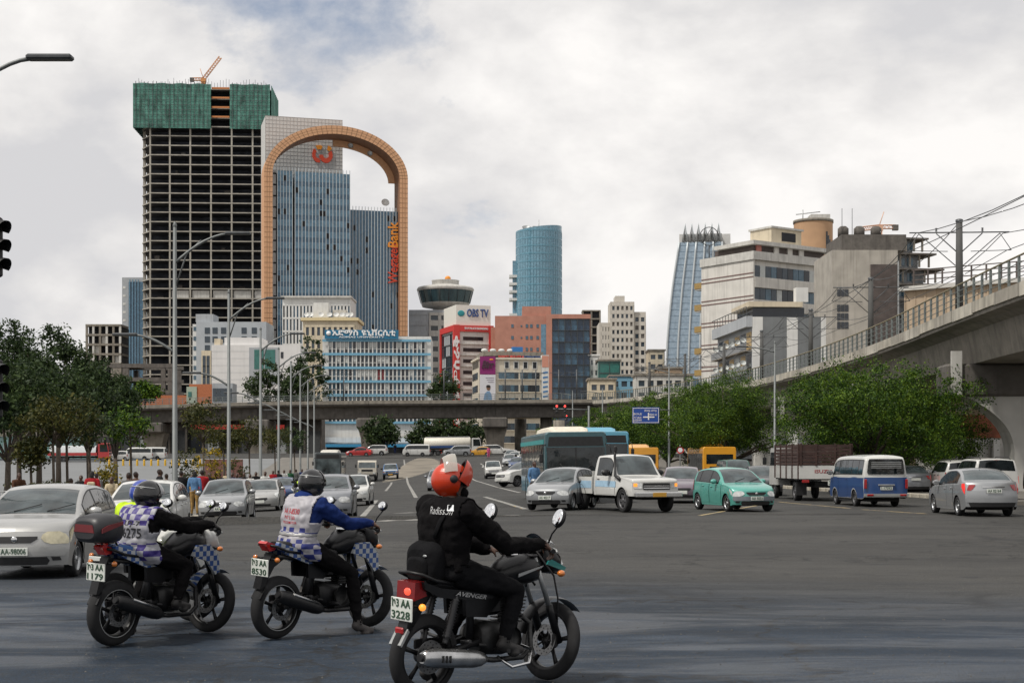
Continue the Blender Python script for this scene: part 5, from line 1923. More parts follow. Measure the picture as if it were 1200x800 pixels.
 def face(s, root, name, m, poly, u=0, off=.012, parent=None, thick=.03, ny=8):
  """outline (y, z) laid on the front or rear face: rows of (z, y0, y1)"""
  sg = 1 if u == 0 else -1
  mb = MB()
  mb.grid(lambda i, t: Vector((s.endx(u, poly[i][1] + (poly[i][2] - poly[i][1]) * t, poly[i][0]) + sg * off, poly[i][1] + (poly[i][2] - poly[i][1]) * t, poly[i][0])),
    list(range(len(poly))), linspace(0, 1, ny), flip=(u != 0))
  return mb.build(name, m, parent or root)
 def under(s, root):
  mb = MB()
  z0 = .2
  mb.box(-s.L / 2 + .35, s.L / 2 - .4, -s.W / 2 + .24, s.W / 2 - .24, z0, z0 + .5)
  xs = [s.L / 2 - w for w in s.wheels]
  for x in xs:
   mb.tube([(x, -s.W / 2 + .1, s.wr), (x, s.W / 2 - .1, s.wr)], .05, 6)
  mb.box(xs[1] + s.wr + .1, xs[0] - s.wr - .1, -s.W / 2 + .06, s.W / 2 - .06, .19, .3)
  return mb.build('underbody', M_UNDER, root)
 def all_wheels(s, root, style='cap', w=.19, mm=None):
  for uw in s.wheels:
   for sg in (-1, 1):
    add_wheel(root, s.L / 2 - uw, sg * (s.W / 2 - w / 2 - .015), s.wr, w, style, mm)
 def mirror(s, root, m, u, sd, z=None, k=1.0):
  p = s.P(u, 1.15, sd)
  o = MB().ball((p.x, p.y + sd * .13 * k, p.z + .05), (.07 * k, .12 * k, .085 * k), 10).build('mirror', m, root)
  MB().cbox((p.x - .055 * k, p.y + sd * .13 * k, p.z + .05), (.03, .18 * k, .12 * k), bev=.01).build('mirror_glass', M_CHROME, o)
  MB().tube([p, (p.x, p.y + sd * .1, p.z + .03)], .025, 6).build('mirror_arm', M_PLASTIC, o)
  return o
 def side_windows(s, root, spans, m=None, v0=1.1, v1=1.86, pillar=True):
  for sd in (1, -1):
   s.patch(root, 'window_frame', M_PLASTIC, linspace(spans[0][0] - .03, spans[-1][1] + .03, 30), v0 - .05, v1 + .05, sd, off=.004)
  for a, b in spans:
   for sd in (1, -1):
    f1 = lambda u: v1
    o = s.patch(root, 'side_window', m or M_CARGL, linspace(a, b, 10), v0, f1, sd, off=.007)
 def door(s, root, m, a, b, v0=.1, v1=.995, handle=True, hm=None):
  for sd in (1, -1):
   us = linspace(a, b, 14)
   gap = []
   # dark seam round the panel, then the panel itself proud of it
   s.patch(root, 'door', m, us, v0, v1, sd, off=.007)
   d = bpy.context.scene.collection.objects[-1] if False else None
   for q in (a, b):
    s.patch(root, 'door_seam', M_UNDER, [q - .004, q + .004], v0, v1 - .0, sd, off=.0085, nv=8)
   if handle:
    p = s.P(b - .16, .86, sd)
    MB().cbox((p.x, p.y + sd * .018, p.z), (.16, .03, .03), bev=.01).build('door_handle', hm or m, root)
def finish(root, px, py, rz_deg, Y=None, scale=1.0, dz=0.0):
 """stand a vehicle on the road at a pixel; rz 0 = driving to the right, 90 = away from the camera"""
 p = ground_at(px, py)
 root.location = (p.x, p.y, p.z + dz)
 # follow the slope of the road
 a = R(rz_deg)
 fx, fy = math.cos(a), math.sin(a)
 sl = (gz(p.x + fx * 1.5, p.y + fy * 1.5) - gz(p.x - fx * 1.5, p.y - fy * 1.5)) / 3.0
 sr = (gz(p.x - fy * .8, p.y + fx * .8) - gz(p.x + fy * .8, p.y - fx * .8)) / 1.6
 root.rotation_euler = (math.atan(sr), -math.atan(sl), a)
 root.scale = (scale,) * 3
 return root
def hatch(label, m, kind='old', lamp=None, numplate=None, style='cap', bumper=None, group='cars in the traffic'):
 """small five-door hatchback; 'old': rounded small one, 'new': later, taller one"""
 if kind == 'old':
  c = Car(3.62, 1.66, [(0, .70), (.04, .755), (.2, .825), (.5, .89), (.95, .965), (1.3, 1.20), (1.62, 1.385), (1.95, 1.47), (2.4, 1.495), (2.9, 1.46), (3.3, 1.36), (3.48, 1.15), (3.58, .92), (3.62, .75)],
    [(0, .68), (.3, .79), (.9, .885), (2, .93), (3.62, .99)], [(0, .24), (.3, .2), (3.3, .2), (3.62, .27)], (.66, 3.02), .285, .40, (.26, 2.6, .9), (.2, 2.8, .7), nose=.05)
 else:
  c = Car(3.78, 1.70, [(0, .77), (.04, .825), (.2, .885), (.5, .95), (.9, 1.02), (1.3, 1.25), (1.7, 1.43), (2.05, 1.51), (2.5, 1.525), (3.0, 1.48), (3.4, 1.38), (3.62, 1.15), (3.74, .92), (3.78, .75)],
    [(0, .75), (.3, .85), (.9, .93), (2, .98), (3.78, 1.06)], [(0, .22), (.3, .19), (3.4, .2), (3.78, .27)], (.72, 3.18), .295, .40, (.30, 2.6, .95), (.2, 2.8, .7), nose=.05)
 r = thing('hatchback_car', label, 'car', group=group)
 L = c.L
 c.body(r, m)
 c.under(r)
 c.all_wheels(r, style, .18)
 uc = .98 if kind == 'old' else .95
 ws = c.patch(r, 'windscreen', M_WIND, linspace(uc, uc + .78, 12), 2.10, 3.0, both=True, nv=8)
 for q in (-.3, .25):
  a = c.P(uc + .02, 2.5, 1)
  MB().tube([(a.x - .02, q, a.z + .03), (a.x - .17, q + .42, a.z + .14)], .008, 5).build('wiper', M_PLASTIC, r)
 c.patch(r, 'rear_window', M_CARGL, linspace(L - .36, L - .11, 8), 2.12, 3.0, both=True, nv=8)
 c.side_windows(r, [(uc + .34, L * .535), (L * .56, L * .765), (L * .785, L * .88)])
 c.door(r, m, 1.06, L * .545)
 c.door(r, m, L * .555, c.wheels[1] - c.wr - .09)
 for sd in (1, -1):
  k_ = 0 if kind == 'old' else 1
  rows = [(.695, .50, .64), (.66, .44, .72), (.60, .42, .765), (.55, .48, .775), (.52, .56, .77)] if kind == 'old' else [(.765, .50, .66), (.72, .43, .75), (.66, .41, .79), (.60, .46, .80), (.565, .56, .79)]
  o = c.face(r, 'headlight', lamp or M_LAMP, [(z, sd * a, sd * b) for z, a, b in rows], off=.012)
  c.patch(r, 'headlight_lens', lamp or M_LAMP, linspace(.004, .26, 7), lambda u: .66 + .9 * u, .99, sd, off=.011, parent=o)
  c.patch(r, 'tail_light', M_TAIL, linspace(L - .26, L - .02, 6), .62, 1.25, sd, off=.009)
  c.patch(r, 'indicator', M_AMBER, linspace(.30, .42, 3), .52, .58, sd, off=.01)
  c.mirror(r, m, uc + .42, sd)
 zg = .60 if kind == 'old' else .63
 c.face(r, 'grille', M_PLASTIC, [(zg + .06, -.36, .36), (zg + .02, -.36, .36), (zg - .045, -.26, .26)])
 MB().lathe([(0, .012), (.045, .01), (.05, 0)], 14, M=Matrix.Translation((c.endx(0, 0, zg + .01) + .012, 0, zg + .012)) @ Matrix.Rotation(R(90), 4, 'Y')).build('emblem', M_CHROME, r)
 c.face(r, 'front_bumper', bumper or m, [(.52, -.74, .74), (.47, -.77, .77), (.42, -.77, .77), (.37, -.74, .74)], off=.022, ny=12)
 c.face(r, 'lower_intake', M_PLASTIC, [(.36, -.5, .5), (.30, -.54, .54), (.235, -.5, .5)], off=.016)
 for sg in (-1, 1):
  c.face(r, 'fog_lamp', M_PLASTIC, [(.36, sg * .56, sg * .68), (.30, sg * .58, sg * .70)], off=.018, ny=4)
 plate(r, (c.endx(0, 0, .45) + .035, 0, .45), math.pi / 2, text=numplate)
 c.face(r, 'rear_bumper', bumper or m, [(.55, -.72, .72), (.48, -.76, .76), (.36, -.74, .74)], u=L, off=.02, ny=12)
 plate(r, (-L / 2 - .02, 0, .78), -math.pi / 2)
 return r, c
def sedan(label, m, numplate=None, rearplate=None, style='multi', k=1.0, group='cars in the traffic'):
 c = Car(4.42, 1.70, [(0, .60), (.05, .67), (.25, .77), (.7, .87), (1.15, .97), (1.55, 1.22), (1.9, 1.39), (2.3, 1.48), (2.8, 1.49), (3.2, 1.43), (3.6, 1.27), (3.88, 1.11), (4.2, 1.085), (4.34, 1.05), (4.40, .95), (4.42, .8)],
   [(0, .58), (.4, .76), (1.1, .88), (2.4, .95), (4.42, 1.02)], [(0, .23), (.3, .19), (4.0, .2), (4.42, .30)], (.86, 3.44), .30, .40, (.30, 2.6, .95), (.24, 2.6, .9), nose=.05)
 r = thing('saloon_car', label, 'car', group=group)
 L = c.L
 c.body(r, m)
 c.under(r)
 c.all_wheels(r, style, .19)
 c.patch(r, 'windscreen', M_WIND, linspace(1.18, 1.98, 12), 2.10, 3.0, both=True, nv=8)
 c.patch(r, 'rear_window', M_WIND, linspace(3.22, 3.84, 10), 2.10, 3.0, both=True, nv=8)
 c.side_windows(r, [(1.52, 2.36), (2.40, 3.14), (3.17, 3.42)])
 c.door(r, m, 1.22, 2.38)
 c.door(r, m, 2.39, 3.05, handle=True)
 for sd in (1, -1):
  c.patch(r, 'headlight', M_LAMP, linspace(.04, .6, 10), lambda u: .72 + .3 * max(0, u - .1), lambda u: 2.0 + .18 * math.sin(min(1, u / .6) * math.pi), sd, off=.009, nv=9)
  c.patch(r, 'tail_light', M_TAILON, linspace(L - .42, L - .02, 10), lambda u: .60 + .28 * max(0, (L - .1 - u) / .32), lambda u: 1.0, sd, off=.01, nv=6)
  c.mirror(r, m, 1.6, sd)
 c.face(r, 'tail_light', M_TAIL, [(.98, .52, .70), (.86, .60, .75), (.80, .66, .76)], u=L, off=.012, ny=4)
 c.face(r, 'tail_light', M_TAIL, [(.98, -.52, -.70), (.86, -.60, -.75), (.80, -.66, -.76)], u=L, off=.012, ny=4)
 c.face(r, 'grille', M_PLASTIC, [(.62, -.36, .36), (.56, -.38, .38), (.5, -.3, .3)])
 c.face(r, 'front_bumper', m, [(.48, -.75, .75), (.42, -.78, .78), (.34, -.76, .76)], off=.02, ny=12)
 c.face(r, 'lower_intake', M_PLASTIC, [(.33, -.5, .5), (.25, -.5, .5)], off=.014)
 plate(r, (c.endx(0, 0, .45) + .035, 0, .45), math.pi / 2, text=numplate)
 c.face(r, 'rear_bumper', m, [(.64, -.74, .74), (.56, -.77, .77), (.44, -.77, .77)], u=L, off=.022, ny=12)
 c.face(r, 'rear_valance', M_PLASTIC, [(.43, -.72, .72), (.36, -.70, .70), (.30, -.66, .66)], u=L, off=.016, ny=10)
 c.face(r, 'boot_trim', M_CHROME, [(.925, -.34, .34), (.90, -.34, .34)], u=L, off=.022, ny=8)
 plate(r, (-L / 2 - .03, 0, .79), -math.pi / 2, text=rearplate)
 MB().tube([c.P(3.0, 3.0), c.P(3.0, 3.0) + Vector((-.12, 0, .12))], .008, 5).build('aerial', M_PLASTIC, r)
 return r, c
def suv(label, m, rear_lit=False, boxy=False, rack=False, group='cars in the traffic', tailm=None, style='alloy', name='sport_utility_car'):
 if boxy:
  top = [(0, .92), (.04, 1.0), (.2, 1.07), (1.2, 1.16), (1.35, 1.28), (1.75, 1.72), (1.95, 1.80), (2.5, 1.83), (4.1, 1.80), (4.35, 1.74), (4.46, 1.3), (4.5, 1.0)]
  c = Car(4.5, 1.80, top, [(0, .90), (1.2, 1.08), (4.5, 1.14)], [(0, .42), (.3, .36), (4.2, .36), (4.5, .45)], (.82, 3.55), .37, .24, (.16, 3, .6), (.10, 3.4, .4), nose=.03, tail=.02, shrink=.03)
 else:
  top = [(0, .86), (.05, .94), (.25, 1.02), (.8, 1.10), (1.2, 1.17), (1.6, 1.46), (1.95, 1.68), (2.4, 1.76), (3.6, 1.75), (4.3, 1.69), (4.5, 1.62), (4.68, 1.25), (4.72, .95)]
  c = Car(4.72, 1.85, top, [(0, .84), (.5, 1.0), (1.2, 1.08), (4.72, 1.16)], [(0, .36), (.3, .3), (4.3, .3), (4.72, .42)], (.9, 3.72), .36, .34, (.24, 2.8, .8), (.16, 3, .6), nose=.04, tail=.03)
 r = thing(name, label, 'car', group=group)
 L = c.L
 c.body(r, m)
 c.under(r)
 c.all_wheels(r, style, .24)
 u0, u1 = (1.27, 1.86) if boxy else (1.23, 2.1)
 c.patch(r, 'windscreen', M_WIND, linspace(u0, u1, 12), 2.10, 3.0, both=True, nv=8)
 ru = (L - .16, L - .045) if boxy else (L - .24, L - .06)
 c.patch(r, 'rear_window', M_CARGL, linspace(ru[0], ru[1], 6), 2.10, 3.0, both=True, nv=8)
 c.side_windows(r, [(u0 + .32, 2.4), (2.44, 3.3), (3.35, L - .3)])
 c.door(r, m, u0 + .05, 2.42, hm=M_PLASTIC)
 c.door(r, m, 2.43, 3.1, hm=M_PLASTIC)
 for sd in (1, -1):
  c.patch(r, 'headlight', M_LAMP, linspace(.03, .36, 7), .66, 1.0, sd, off=.01)
  c.patch(r, 'tail_light', tailm or (M_TAILON if rear_lit else M_TAIL), linspace(L - .22, L - .015, 6), .55, 1.0 if not boxy else .95, sd, off=.012)
  c.mirror(r, m, u0 + .42, sd, k=1.2)
  c.patch(r, 'arch_trim', M_PLASTIC, linspace(c.wheels[0] - .42, c.wheels[0] + .42, 14), .0, .10, sd, off=.012, nv=3)
  c.patch(r, 'arch_trim', M_PLASTIC, linspace(c.wheels[1] - .42, c.wheels[1] + .42, 14), .0, .10, sd, off=.012, nv=3)
  if rack:
   MB().tube([c.P(2.0, 2.2, sd) + Vector((0, 0, .02)), c.P(2.2, 2.2, sd) + Vector((0, 0, .08)), c.P(4.0, 2.2, sd) + Vector((0, 0, .08)), c.P(4.2, 2.2, sd) + Vector((0, 0, .02))], .02, 6).build('roof_rail', M_PLASTIC, r)
 c.face(r, 'grille', M_PLASTIC, [(.86, -.5, .5), (.78, -.54, .54), (.68, -.5, .5)])
 for zz in (.74, .80):
  c.face(r, 'grille_bar', M_CHROME, [(zz + .012, -.5, .5), (zz - .012, -.5, .5)], off=.02)
 c.face(r, 'front_bumper', M_PLASTIC if boxy else m, [(.62, -.80, .80), (.5, -.84, .84), (.42, -.80, .80)], off=.04, ny=12)
 c.face(r, 'rear_bumper', M_PLASTIC if boxy else m, [(.66, -.80, .80), (.56, -.84, .84), (.46, -.80, .80)], u=L, off=.04, ny=12)
 plate(r, (c.endx(0, 0, .55) + .06, 0, .55), math.pi / 2)
 plate(r, (-L / 2 - .05, 0, .92), -math.pi / 2)
 c.face(r, 'brake_light', M_TAILON if rear_lit else M_TAIL, [(c.H - .09, -.12, .12), (c.H - .12, -.12, .12)], u=L, off=-.12)
 return r, c
def minivan(label, m, mw, group='cars in the traffic', rear='louvre', numplate=None, name='minibus', two=True):
 top = [(0, .72), (.03, .95), (.10, 1.08), (.28, 1.22), (.62, 1.72), (.85, 1.86), (1.3, 1.93), (2.5, 1.95), (4.1, 1.93), (4.38, 1.88), (4.48, 1.6), (4.52, 1.2), (4.54, .9)]
 c = Car(4.54, 1.69, top, [(0, .70), (.1, 1.0), (.28, 1.12), (4.54, 1.14)], [(0, .34), (.3, .30), (4.2, .30), (4.54, .36)], (.86, 3.3), .30, .16, (.13, 3, .5), (.09, 3.6, .4), nose=.03, tail=.02, crown=.07, shrink=.02)
 r = thing(name, label, 'minibus', group=group)
 L = c.L
 c.body(r, mw)
 c.under(r)
 c.all_wheels(r, 'steel', .19)
 if two:
  us = [u for u in c.us() if .02 <= u <= L - .02]
  for sd in (1, -1):
   c.patch(r, 'lower_panel', m, us, .02, .93, sd, off=.005, nv=9)
   for w_ in c.wheels:
    c.patch(r, 'arch_trim', mw, linspace(w_ - .36, w_ + .36, 16), .0, .07, sd, off=.012, nv=3)
  c.face(r, 'rear_panel', m, [(1.10, -.80, .80), (.8, -.82, .82), (.46, -.82, .82)], u=L, off=.006, ny=12)
  c.face(r, 'front_panel', m, [(.70, -.80, .80), (.6, -.82, .82), (.42, -.82, .82)], off=.006, ny=12)
 c.patch(r, 'windscreen', M_WIND, linspace(.30, .70, 9), 2.08, 3.0, both=True, nv=8)
 rw = c.face(r, 'rear_window', M_CARGL, [(1.78, -.62, .62), (1.7, -.66, .66), (1.3, -.70, .70), (1.22, -.68, .68)], u=L, off=.012, ny=10)
 if rear == 'louvre':
  for k in range(4):
   z = 1.44 + k * .065
   MB().box(-L / 2 - .02, -L / 2 + .03, -.56, .56, z, z + .03).build('louvre', M_STEEL, rw)
 c.side_windows(r, [(.66, 1.28), (1.36, 2.1), (2.14, 2.9), (2.95, 3.7), (3.75, 4.25)], v0=1.12, v1=1.80)
 c.door(r, m if two else mw, .55, 1.32, v0=.1, v1=.92)
 c.door(r, m if two else mw, 1.36, 2.5, v0=.1, v1=.92)
 for sd in (1, -1):
  sy = sd * .77
  MB().cbox((-L / 2 + .02, sy, .86), (.06, .10, .36), bev=.02).build('tail_light', M_TAIL, r)
  c.face(r, 'headlight', M_LAMP, [(.84, sd * .52, sd * .74), (.70, sd * .52, sd * .76)], off=.012, ny=5)
  c.mirror(r, M_PLASTIC, .62, sd, k=1.1)
 MB().box(-L / 2 - .07, -L / 2 + .1, -.82, .82, .40, .50).build('rear_bumper', M_STEEL, r)
 for sd in (1, -1):
  MB().cbox((-L / 2 - .075, sd * .62, .45), (.03, .24, .07), bev=.01).build('reflector', M_TAIL, r)
 MB().box(L / 2 - .06, L / 2 + .09, -.82, .82, .40, .54).build('front_bumper', M_PLASTIC, r)
 plate(r, (-L / 2 - .03, 0, .70), -math.pi / 2, text=numplate, m=M_PLATE)
 MB().cbox((-L / 2 - .03, 0, .82), (.05, .62, .05), bev=.01).build('rear_handle', M_STEEL, r)
 return r, c
def pickup(label, m, stripe=None, snorkel=False, group='cars in the traffic', double=False, lamps=None, numplate=None, upper=None):
 """pickup truck with bonnet, cab and open bed"""
 top = [(0, 1.02), (.03, 1.08), (.15, 1.13), (1.25, 1.22), (1.36, 1.30), (1.74, 1.84), (1.92, 1.92), (2.3, 1.94), (2.78, 1.92), (2.92, 1.80), (2.98, 1.25), (3.0, 1.1)]
 if double:
  top = [(0, .95), (.03, 1.0), (.15, 1.05), (1.15, 1.13), (1.26, 1.2), (1.68, 1.66), (1.86, 1.73), (2.4, 1.76), (3.1, 1.74), (3.3, 1.62), (3.38, 1.25), (3.4, 1.1)]
 Lc = top[-1][0]
 c = Car(Lc, 1.76, top, [(0, 1.0 if not double else .93), (1.25, 1.16 if not double else 1.08), (Lc, 1.18 if not double else 1.1)], .55 if not double else .5, (.82,), .40 if not double else .36, .20, (.12, 3, .5), (.03, 4, .3), nose=.02, tail=.0, shrink=.02)
 c.wheels = (.82,)
 r = thing('pickup_truck', label, 'pickup', group=group)
 L = 5.0
 off = (L - Lc) / 2
 cab = bpy.data.objects.new('cab', None)
 body = c.body(r, m, 'cab_body')
 kids = []
 c.patch(r, 'windscreen', M_WIND, linspace(1.30 if not double else 1.2, 1.80 if not double else 1.74, 10), 2.1, 3.0, both=True, nv=8)
 if double:
  c.side_windows(r, [(1.55, 2.35), (2.4, 3.2)])
 else:
  c.side_windows(r, [(1.62, 2.7)])
 c.door(r, m, 1.36, 2.74 if not double else 2.36, v0=.05, hm=M_PLASTIC)
 c.face(r, 'grille', M_PLASTIC, [(.98, -.5, .5), (.9, -.5, .5), (.76, -.5, .5)] if not double else [(.9, -.5, .5), (.74, -.5, .5)])
 g = c.face(r, 'grille_bar', M_CHROME, [(.90, -.48, .48), (.875, -.48, .48)], off=.02)
 c.face(r, 'grille_bar', M_CHROME, [(.83, -.48, .48), (.805, -.48, .48)], off=.02)
 for sd in (1, -1):
  c.face(r, 'headlight', M_LAMP, [(.98 if not double else .92, sd * .54, sd * .80), (.80 if not double else .76, sd * .54, sd * .82)], off=.016, ny=6)
  c.face(r, 'indicator', lamps or M_AMBER, [(.97 if not double else .9, sd * .70, sd * .815), (.86 if not double else .8, sd * .70, sd * .82)], off=.026, ny=4)
  c.mirror(r, M_PLASTIC, 1.72 if not double else 1.62, sd, k=1.35)
  c.patch(r, 'wheel_flare', m if not double else M_PLASTIC, linspace(.82 - .46, .82 + .46, 14), .0, .14, sd, off=.035, nv=3)
 MB().cbox((Lc / 2 + .10, 0, .60), (.16, 1.74, .17), bev=.03).build('front_bumper', M_CHROME if not double else M_PLASTIC, r)
 plate(r, (Lc / 2 + .19, 0, .60), math.pi / 2, m=M_PLATEY, text=numplate, w=.5, h=.14)
 if stripe:
  for sd in (1, -1):
   c.patch(r, 'side_stripe', stripe, linspace(1.28, 2.8, 14), .45, .78, sd, off=.013, nv=3)
 if upper:
  c.patch(r, 'roof_panel', upper, linspace(1.78, 3.2, 10), 1.9, 3.0, both=True, off=.012)
  c.patch(r, 'bonnet_panel', upper, linspace(.06, 1.15, 10), 2.1, 3.0, both=True, off=.01)
 if snorkel:
  p = c.P(1.2, 1.0, -1)
  MB().tube([(p.x + .25, p.y + .02, p.z - .1), (p.x + .05, p.y - .03, p.z + .02), (p.x - .10, p.y - .03, p.z + .05), (p.x - .45, p.y + .14, p.z + .72), (p.x - .42, p.y + .14, p.z + .86)], [.07, .06, .05, .045, .05], 8).build('snorkel', M_PLASTIC, r)
  MB().cbox((p.x - .40, p.y + .14, p.z + .95), (.12, .12, .2), bev=.03).build('snorkel_head', M_PLASTIC, r)
 # bed behind the cab
 x1 = -Lc / 2 - .06
 x0 = x1 - (L - Lc) - .1
 zf, zt = .72, (1.16 if not double else 1.05)
 b = MB()
 b.box(x0, x1, -.84, .84, zf - .06, zf)
 for sy in (-.88, .84):
  b.box(x0, x1, sy, sy + .04, zf - .14, zt)
 b.box(x1 - .04, x1, -.84, .84, zf, zt + .2)
 b.box(x0, x0 + .04, -.84, .84, zf - .14, zt)
 bed = b.build('bed', m, r)
 if stripe:
  for sy in (-.884, .884):
   MB().box(x0 + .05, x1 - .05, sy - .004, sy + .004, zf + .05, zf + .3).build('side_stripe', stripe, bed)
 MB().box(x0 + .1, Lc / 2 - .3, -.35, .35, .42, .66).build('chassis', M_UNDER, r)
 MB().box(x1 + .05, Lc / 2 - .4, -.7, .7, .5, .9).build('underbody', M_UNDER, r)
 xr = x1 - .95
 for sy in (-.9, .9):
  MB().add([(xr + .5 * math.cos(math.pi * k / 10), sy, .42 + .5 * math.sin(math.pi * k / 10)) for k in range(11)] +
     [(xr + .5 * math.cos(math.pi * k / 10), sy * .74, .42 + .5 * math.sin(math.pi * k / 10)) for k in range(11)],
     [(k, k + 1, 12 + k, 11 + k) for k in range(10)] + [(12 + k, k + 1, k, 11 + k)[::-1] for k in range(0)]).build('rear_arch', M_UNDER, r)
 wr = c.wr
 for x in (Lc / 2 - .82, xr):
  for sg in (-1, 1):
   add_wheel(r, x, sg * .77, wr, .22, 'steel' if not double else 'alloy', None)
 for sd in (1, -1):
  MB().cbox((x0 - .01, sd * .78, .92), (.05, .12, .26), bev=.01).build('tail_light', M_TAIL, r)
 return r, c
def bus(label, L, W, Ht, mb_, mlow, roofm, hump=True, group='buses in the traffic', face='dark', lower=None, name='city_bus', nwin=8):
 """city bus: box body with rounded roof edges, big windscreen, side windows and a roof pod"""
 r = thing(name, label, 'bus', group=group)
 z0, z1 = .32, Ht
 rr_ = .16
 prof = []
 hw = W / 2
 prof += [(-hw, z0), (-hw, z1 - rr_)]
 for k in range(1, 6):
  a = math.pi / 2 * k / 5
  prof.append((-hw + rr_ * (1 - math.cos(a)), z1 - rr_ + rr_ * math.sin(a)))
 prof = prof + [(-y, z) for y, z in prof[::-1]]
 sts = [(L / 2, .95, -.03), (L / 2 - .04, .985, -.01), (L / 2 - .14, 1.0, 0), (-L / 2 + .14, 1.0, 0), (-L / 2 + .03, .985, -.01), (-L / 2, .96, -.03)]
 m = MB()
 n = len(prof)
 vs = [(x, y * k, z + dz * (z > 1)) for x, k, dz in sts for y, z in prof]
 fs = [(i * n + j, i * n + j + 1, (i + 1) * n + j + 1, (i + 1) * n + j) for i in range(len(sts) - 1) for j in range(n - 1)]
 fs += [tuple(range(n))[::-1], tuple((len(sts) - 1) * n + j for j in range(n))]
 m.add(vs, fs)
 m.build('body', mb_, r)
 for sd in (-1, 1):
  MB().box(-L / 2 + .2, L / 2 - .2, sd * (hw + .004) - .004, sd * (hw + .004) + .004, z0 + .02, 1.0).build('lower_panel', mlow, r)
  x = L / 2 - .5
  wlen = (L - .9) / nwin
  for k in range(nwin):
   a, b = x - k * wlen, x - (k + 1) * wlen + .07
   door = k in (0, 3) and sd < 0
   MB().box(b, a, sd * (hw + .012) - .006, sd * (hw + .012) + .006, .45 if door else 1.05, Ht - .5).build('door' if door else 'side_window', M_CARGL, r)
   if lower and k in (1, 4):
    MB().box(b, a, sd * (hw + .016) - .004, sd * (hw + .016) + .004, .5, .95).build('poster', lower, r)
  MB().box(-L / 2 + .2, L / 2 - .2, sd * (hw + .02) - .008, sd * (hw + .02) + .008, Ht - .48, Ht - .30).build('roof_band', roofm, r)
 xf = L / 2
 MB().prism([(-hw * .92, 1.0), (hw * .92, 1.0), (hw * .93, Ht - .62), (-hw * .93, Ht - .62)], lambda a, b, s: (xf + .006 + .012 * s, a, b)).build('windscreen', M_CARGL if face == 'dark' else M_WIND, r)
 MB().prism([(-hw * .90, Ht - .58), (hw * .90, Ht - .58), (hw * .86, Ht - .2), (-hw * .86, Ht - .2)], lambda a, b, s: (xf + .004 + .012 * s - .01, a, b)).build('destination_board', M_BLACK, r)
 MB().box(xf + .02, xf + .035, -.02, .02, 1.0, Ht - .62).build('windscreen_pillar', M_BLACK, r)
 for sg in (-1, 1):
  MB().tube([(xf + .03, sg * .1, 1.03), (xf + .04, sg * .65, 1.6)], .012, 5).build('wiper', M_PLASTIC, r)
  MB().cbox((xf + .01, sg * (hw - .32), .72), (.05, .36, .16), bev=.03).build('headlight', M_LAMP, r)
  MB().cbox((xf + .15, sg * (hw + .16), Ht - 1.05), (.1, .16, .36), bev=.03).build('mirror', M_PLASTIC, r)
  MB().tube([(xf - .02, sg * (hw - .05), Ht - .5), (xf + .15, sg * (hw + .12), Ht - .6), (xf + .15, sg * (hw + .16), Ht - .88)], .02, 5).build('mirror_arm', M_PLASTIC, r)
  MB().cbox((-xf - .005, sg * (hw - .18), 1.0), (.04, .14, .4), bev=.02).build('tail_light', M_TAIL, r)
 MB().box(xf - .02, xf + .02, -hw * .94, hw * .94, z0 - .02, .55).build('front_bumper', mlow, r)
 plate(r, (xf + .04, 0, .5), math.pi / 2)
 MB().box(-xf - .012, -xf - .002, -hw * .8, hw * .8, 1.5, Ht - .55).build('rear_window', M_CARGL, r)
 MB().box(-xf - .012, -xf - .002, -hw * .6, hw * .6, .6, 1.3).build('engine_grille', M_PLASTIC, r)
 if hump:
  pod = MB()
  xa, xb = L / 2 - 2.2, -L / 2 + 3.0
  pr = [(-hw * .72, 0), (-hw * .66, .22), (-hw * .5, .30), (hw * .5, .30), (hw * .66, .22), (hw * .72, 0)]
  st = [(xa, .86, .1), (xa - .5, 1, .9), (xa - 1.2, 1, 1), (xb + 1.0, 1, 1), (xb, .9, .15)]
  vs = [(x, y * k, Ht - .02 + z * q) for x, k, q in st for y, z in pr]
  n = len(pr)
  fs = [(i * n + j, i * n + j + 1, (i + 1) * n + j + 1, (i + 1) * n + j)[::-1] for i in range(len(st) - 1) for j in range(n - 1)] + [tuple(range(n)), tuple((len(st) - 1) * n + j for j in range(n))[::-1]]
  pod.add(vs, fs)
  pod.build('roof_pod', roofm if hump is True else hump, r)
 MB().box(-L / 2 + .4, L / 2 - .4, -hw + .3, hw - .3, .25, .6).build('underbody', M_UNDER, r)
 for x in (L / 2 - 2.6, -L / 2 + 3.1):
  for sg in (-1, 1):
   add_wheel(r, x, sg * (hw - .14), .48, .28, 'steel')
   MB().lathe([(.56, 0), (.56, .02)], 20, M=Matrix.Translation((x, sg * (hw + .012), .50)) @ Matrix.Rotation(R(90), 4, 'X'), smooth=False).build('arch_rim', M_UNDER, r)
 return r
def disc_fill(mb, c, r, n, axis, m=0):
 pass
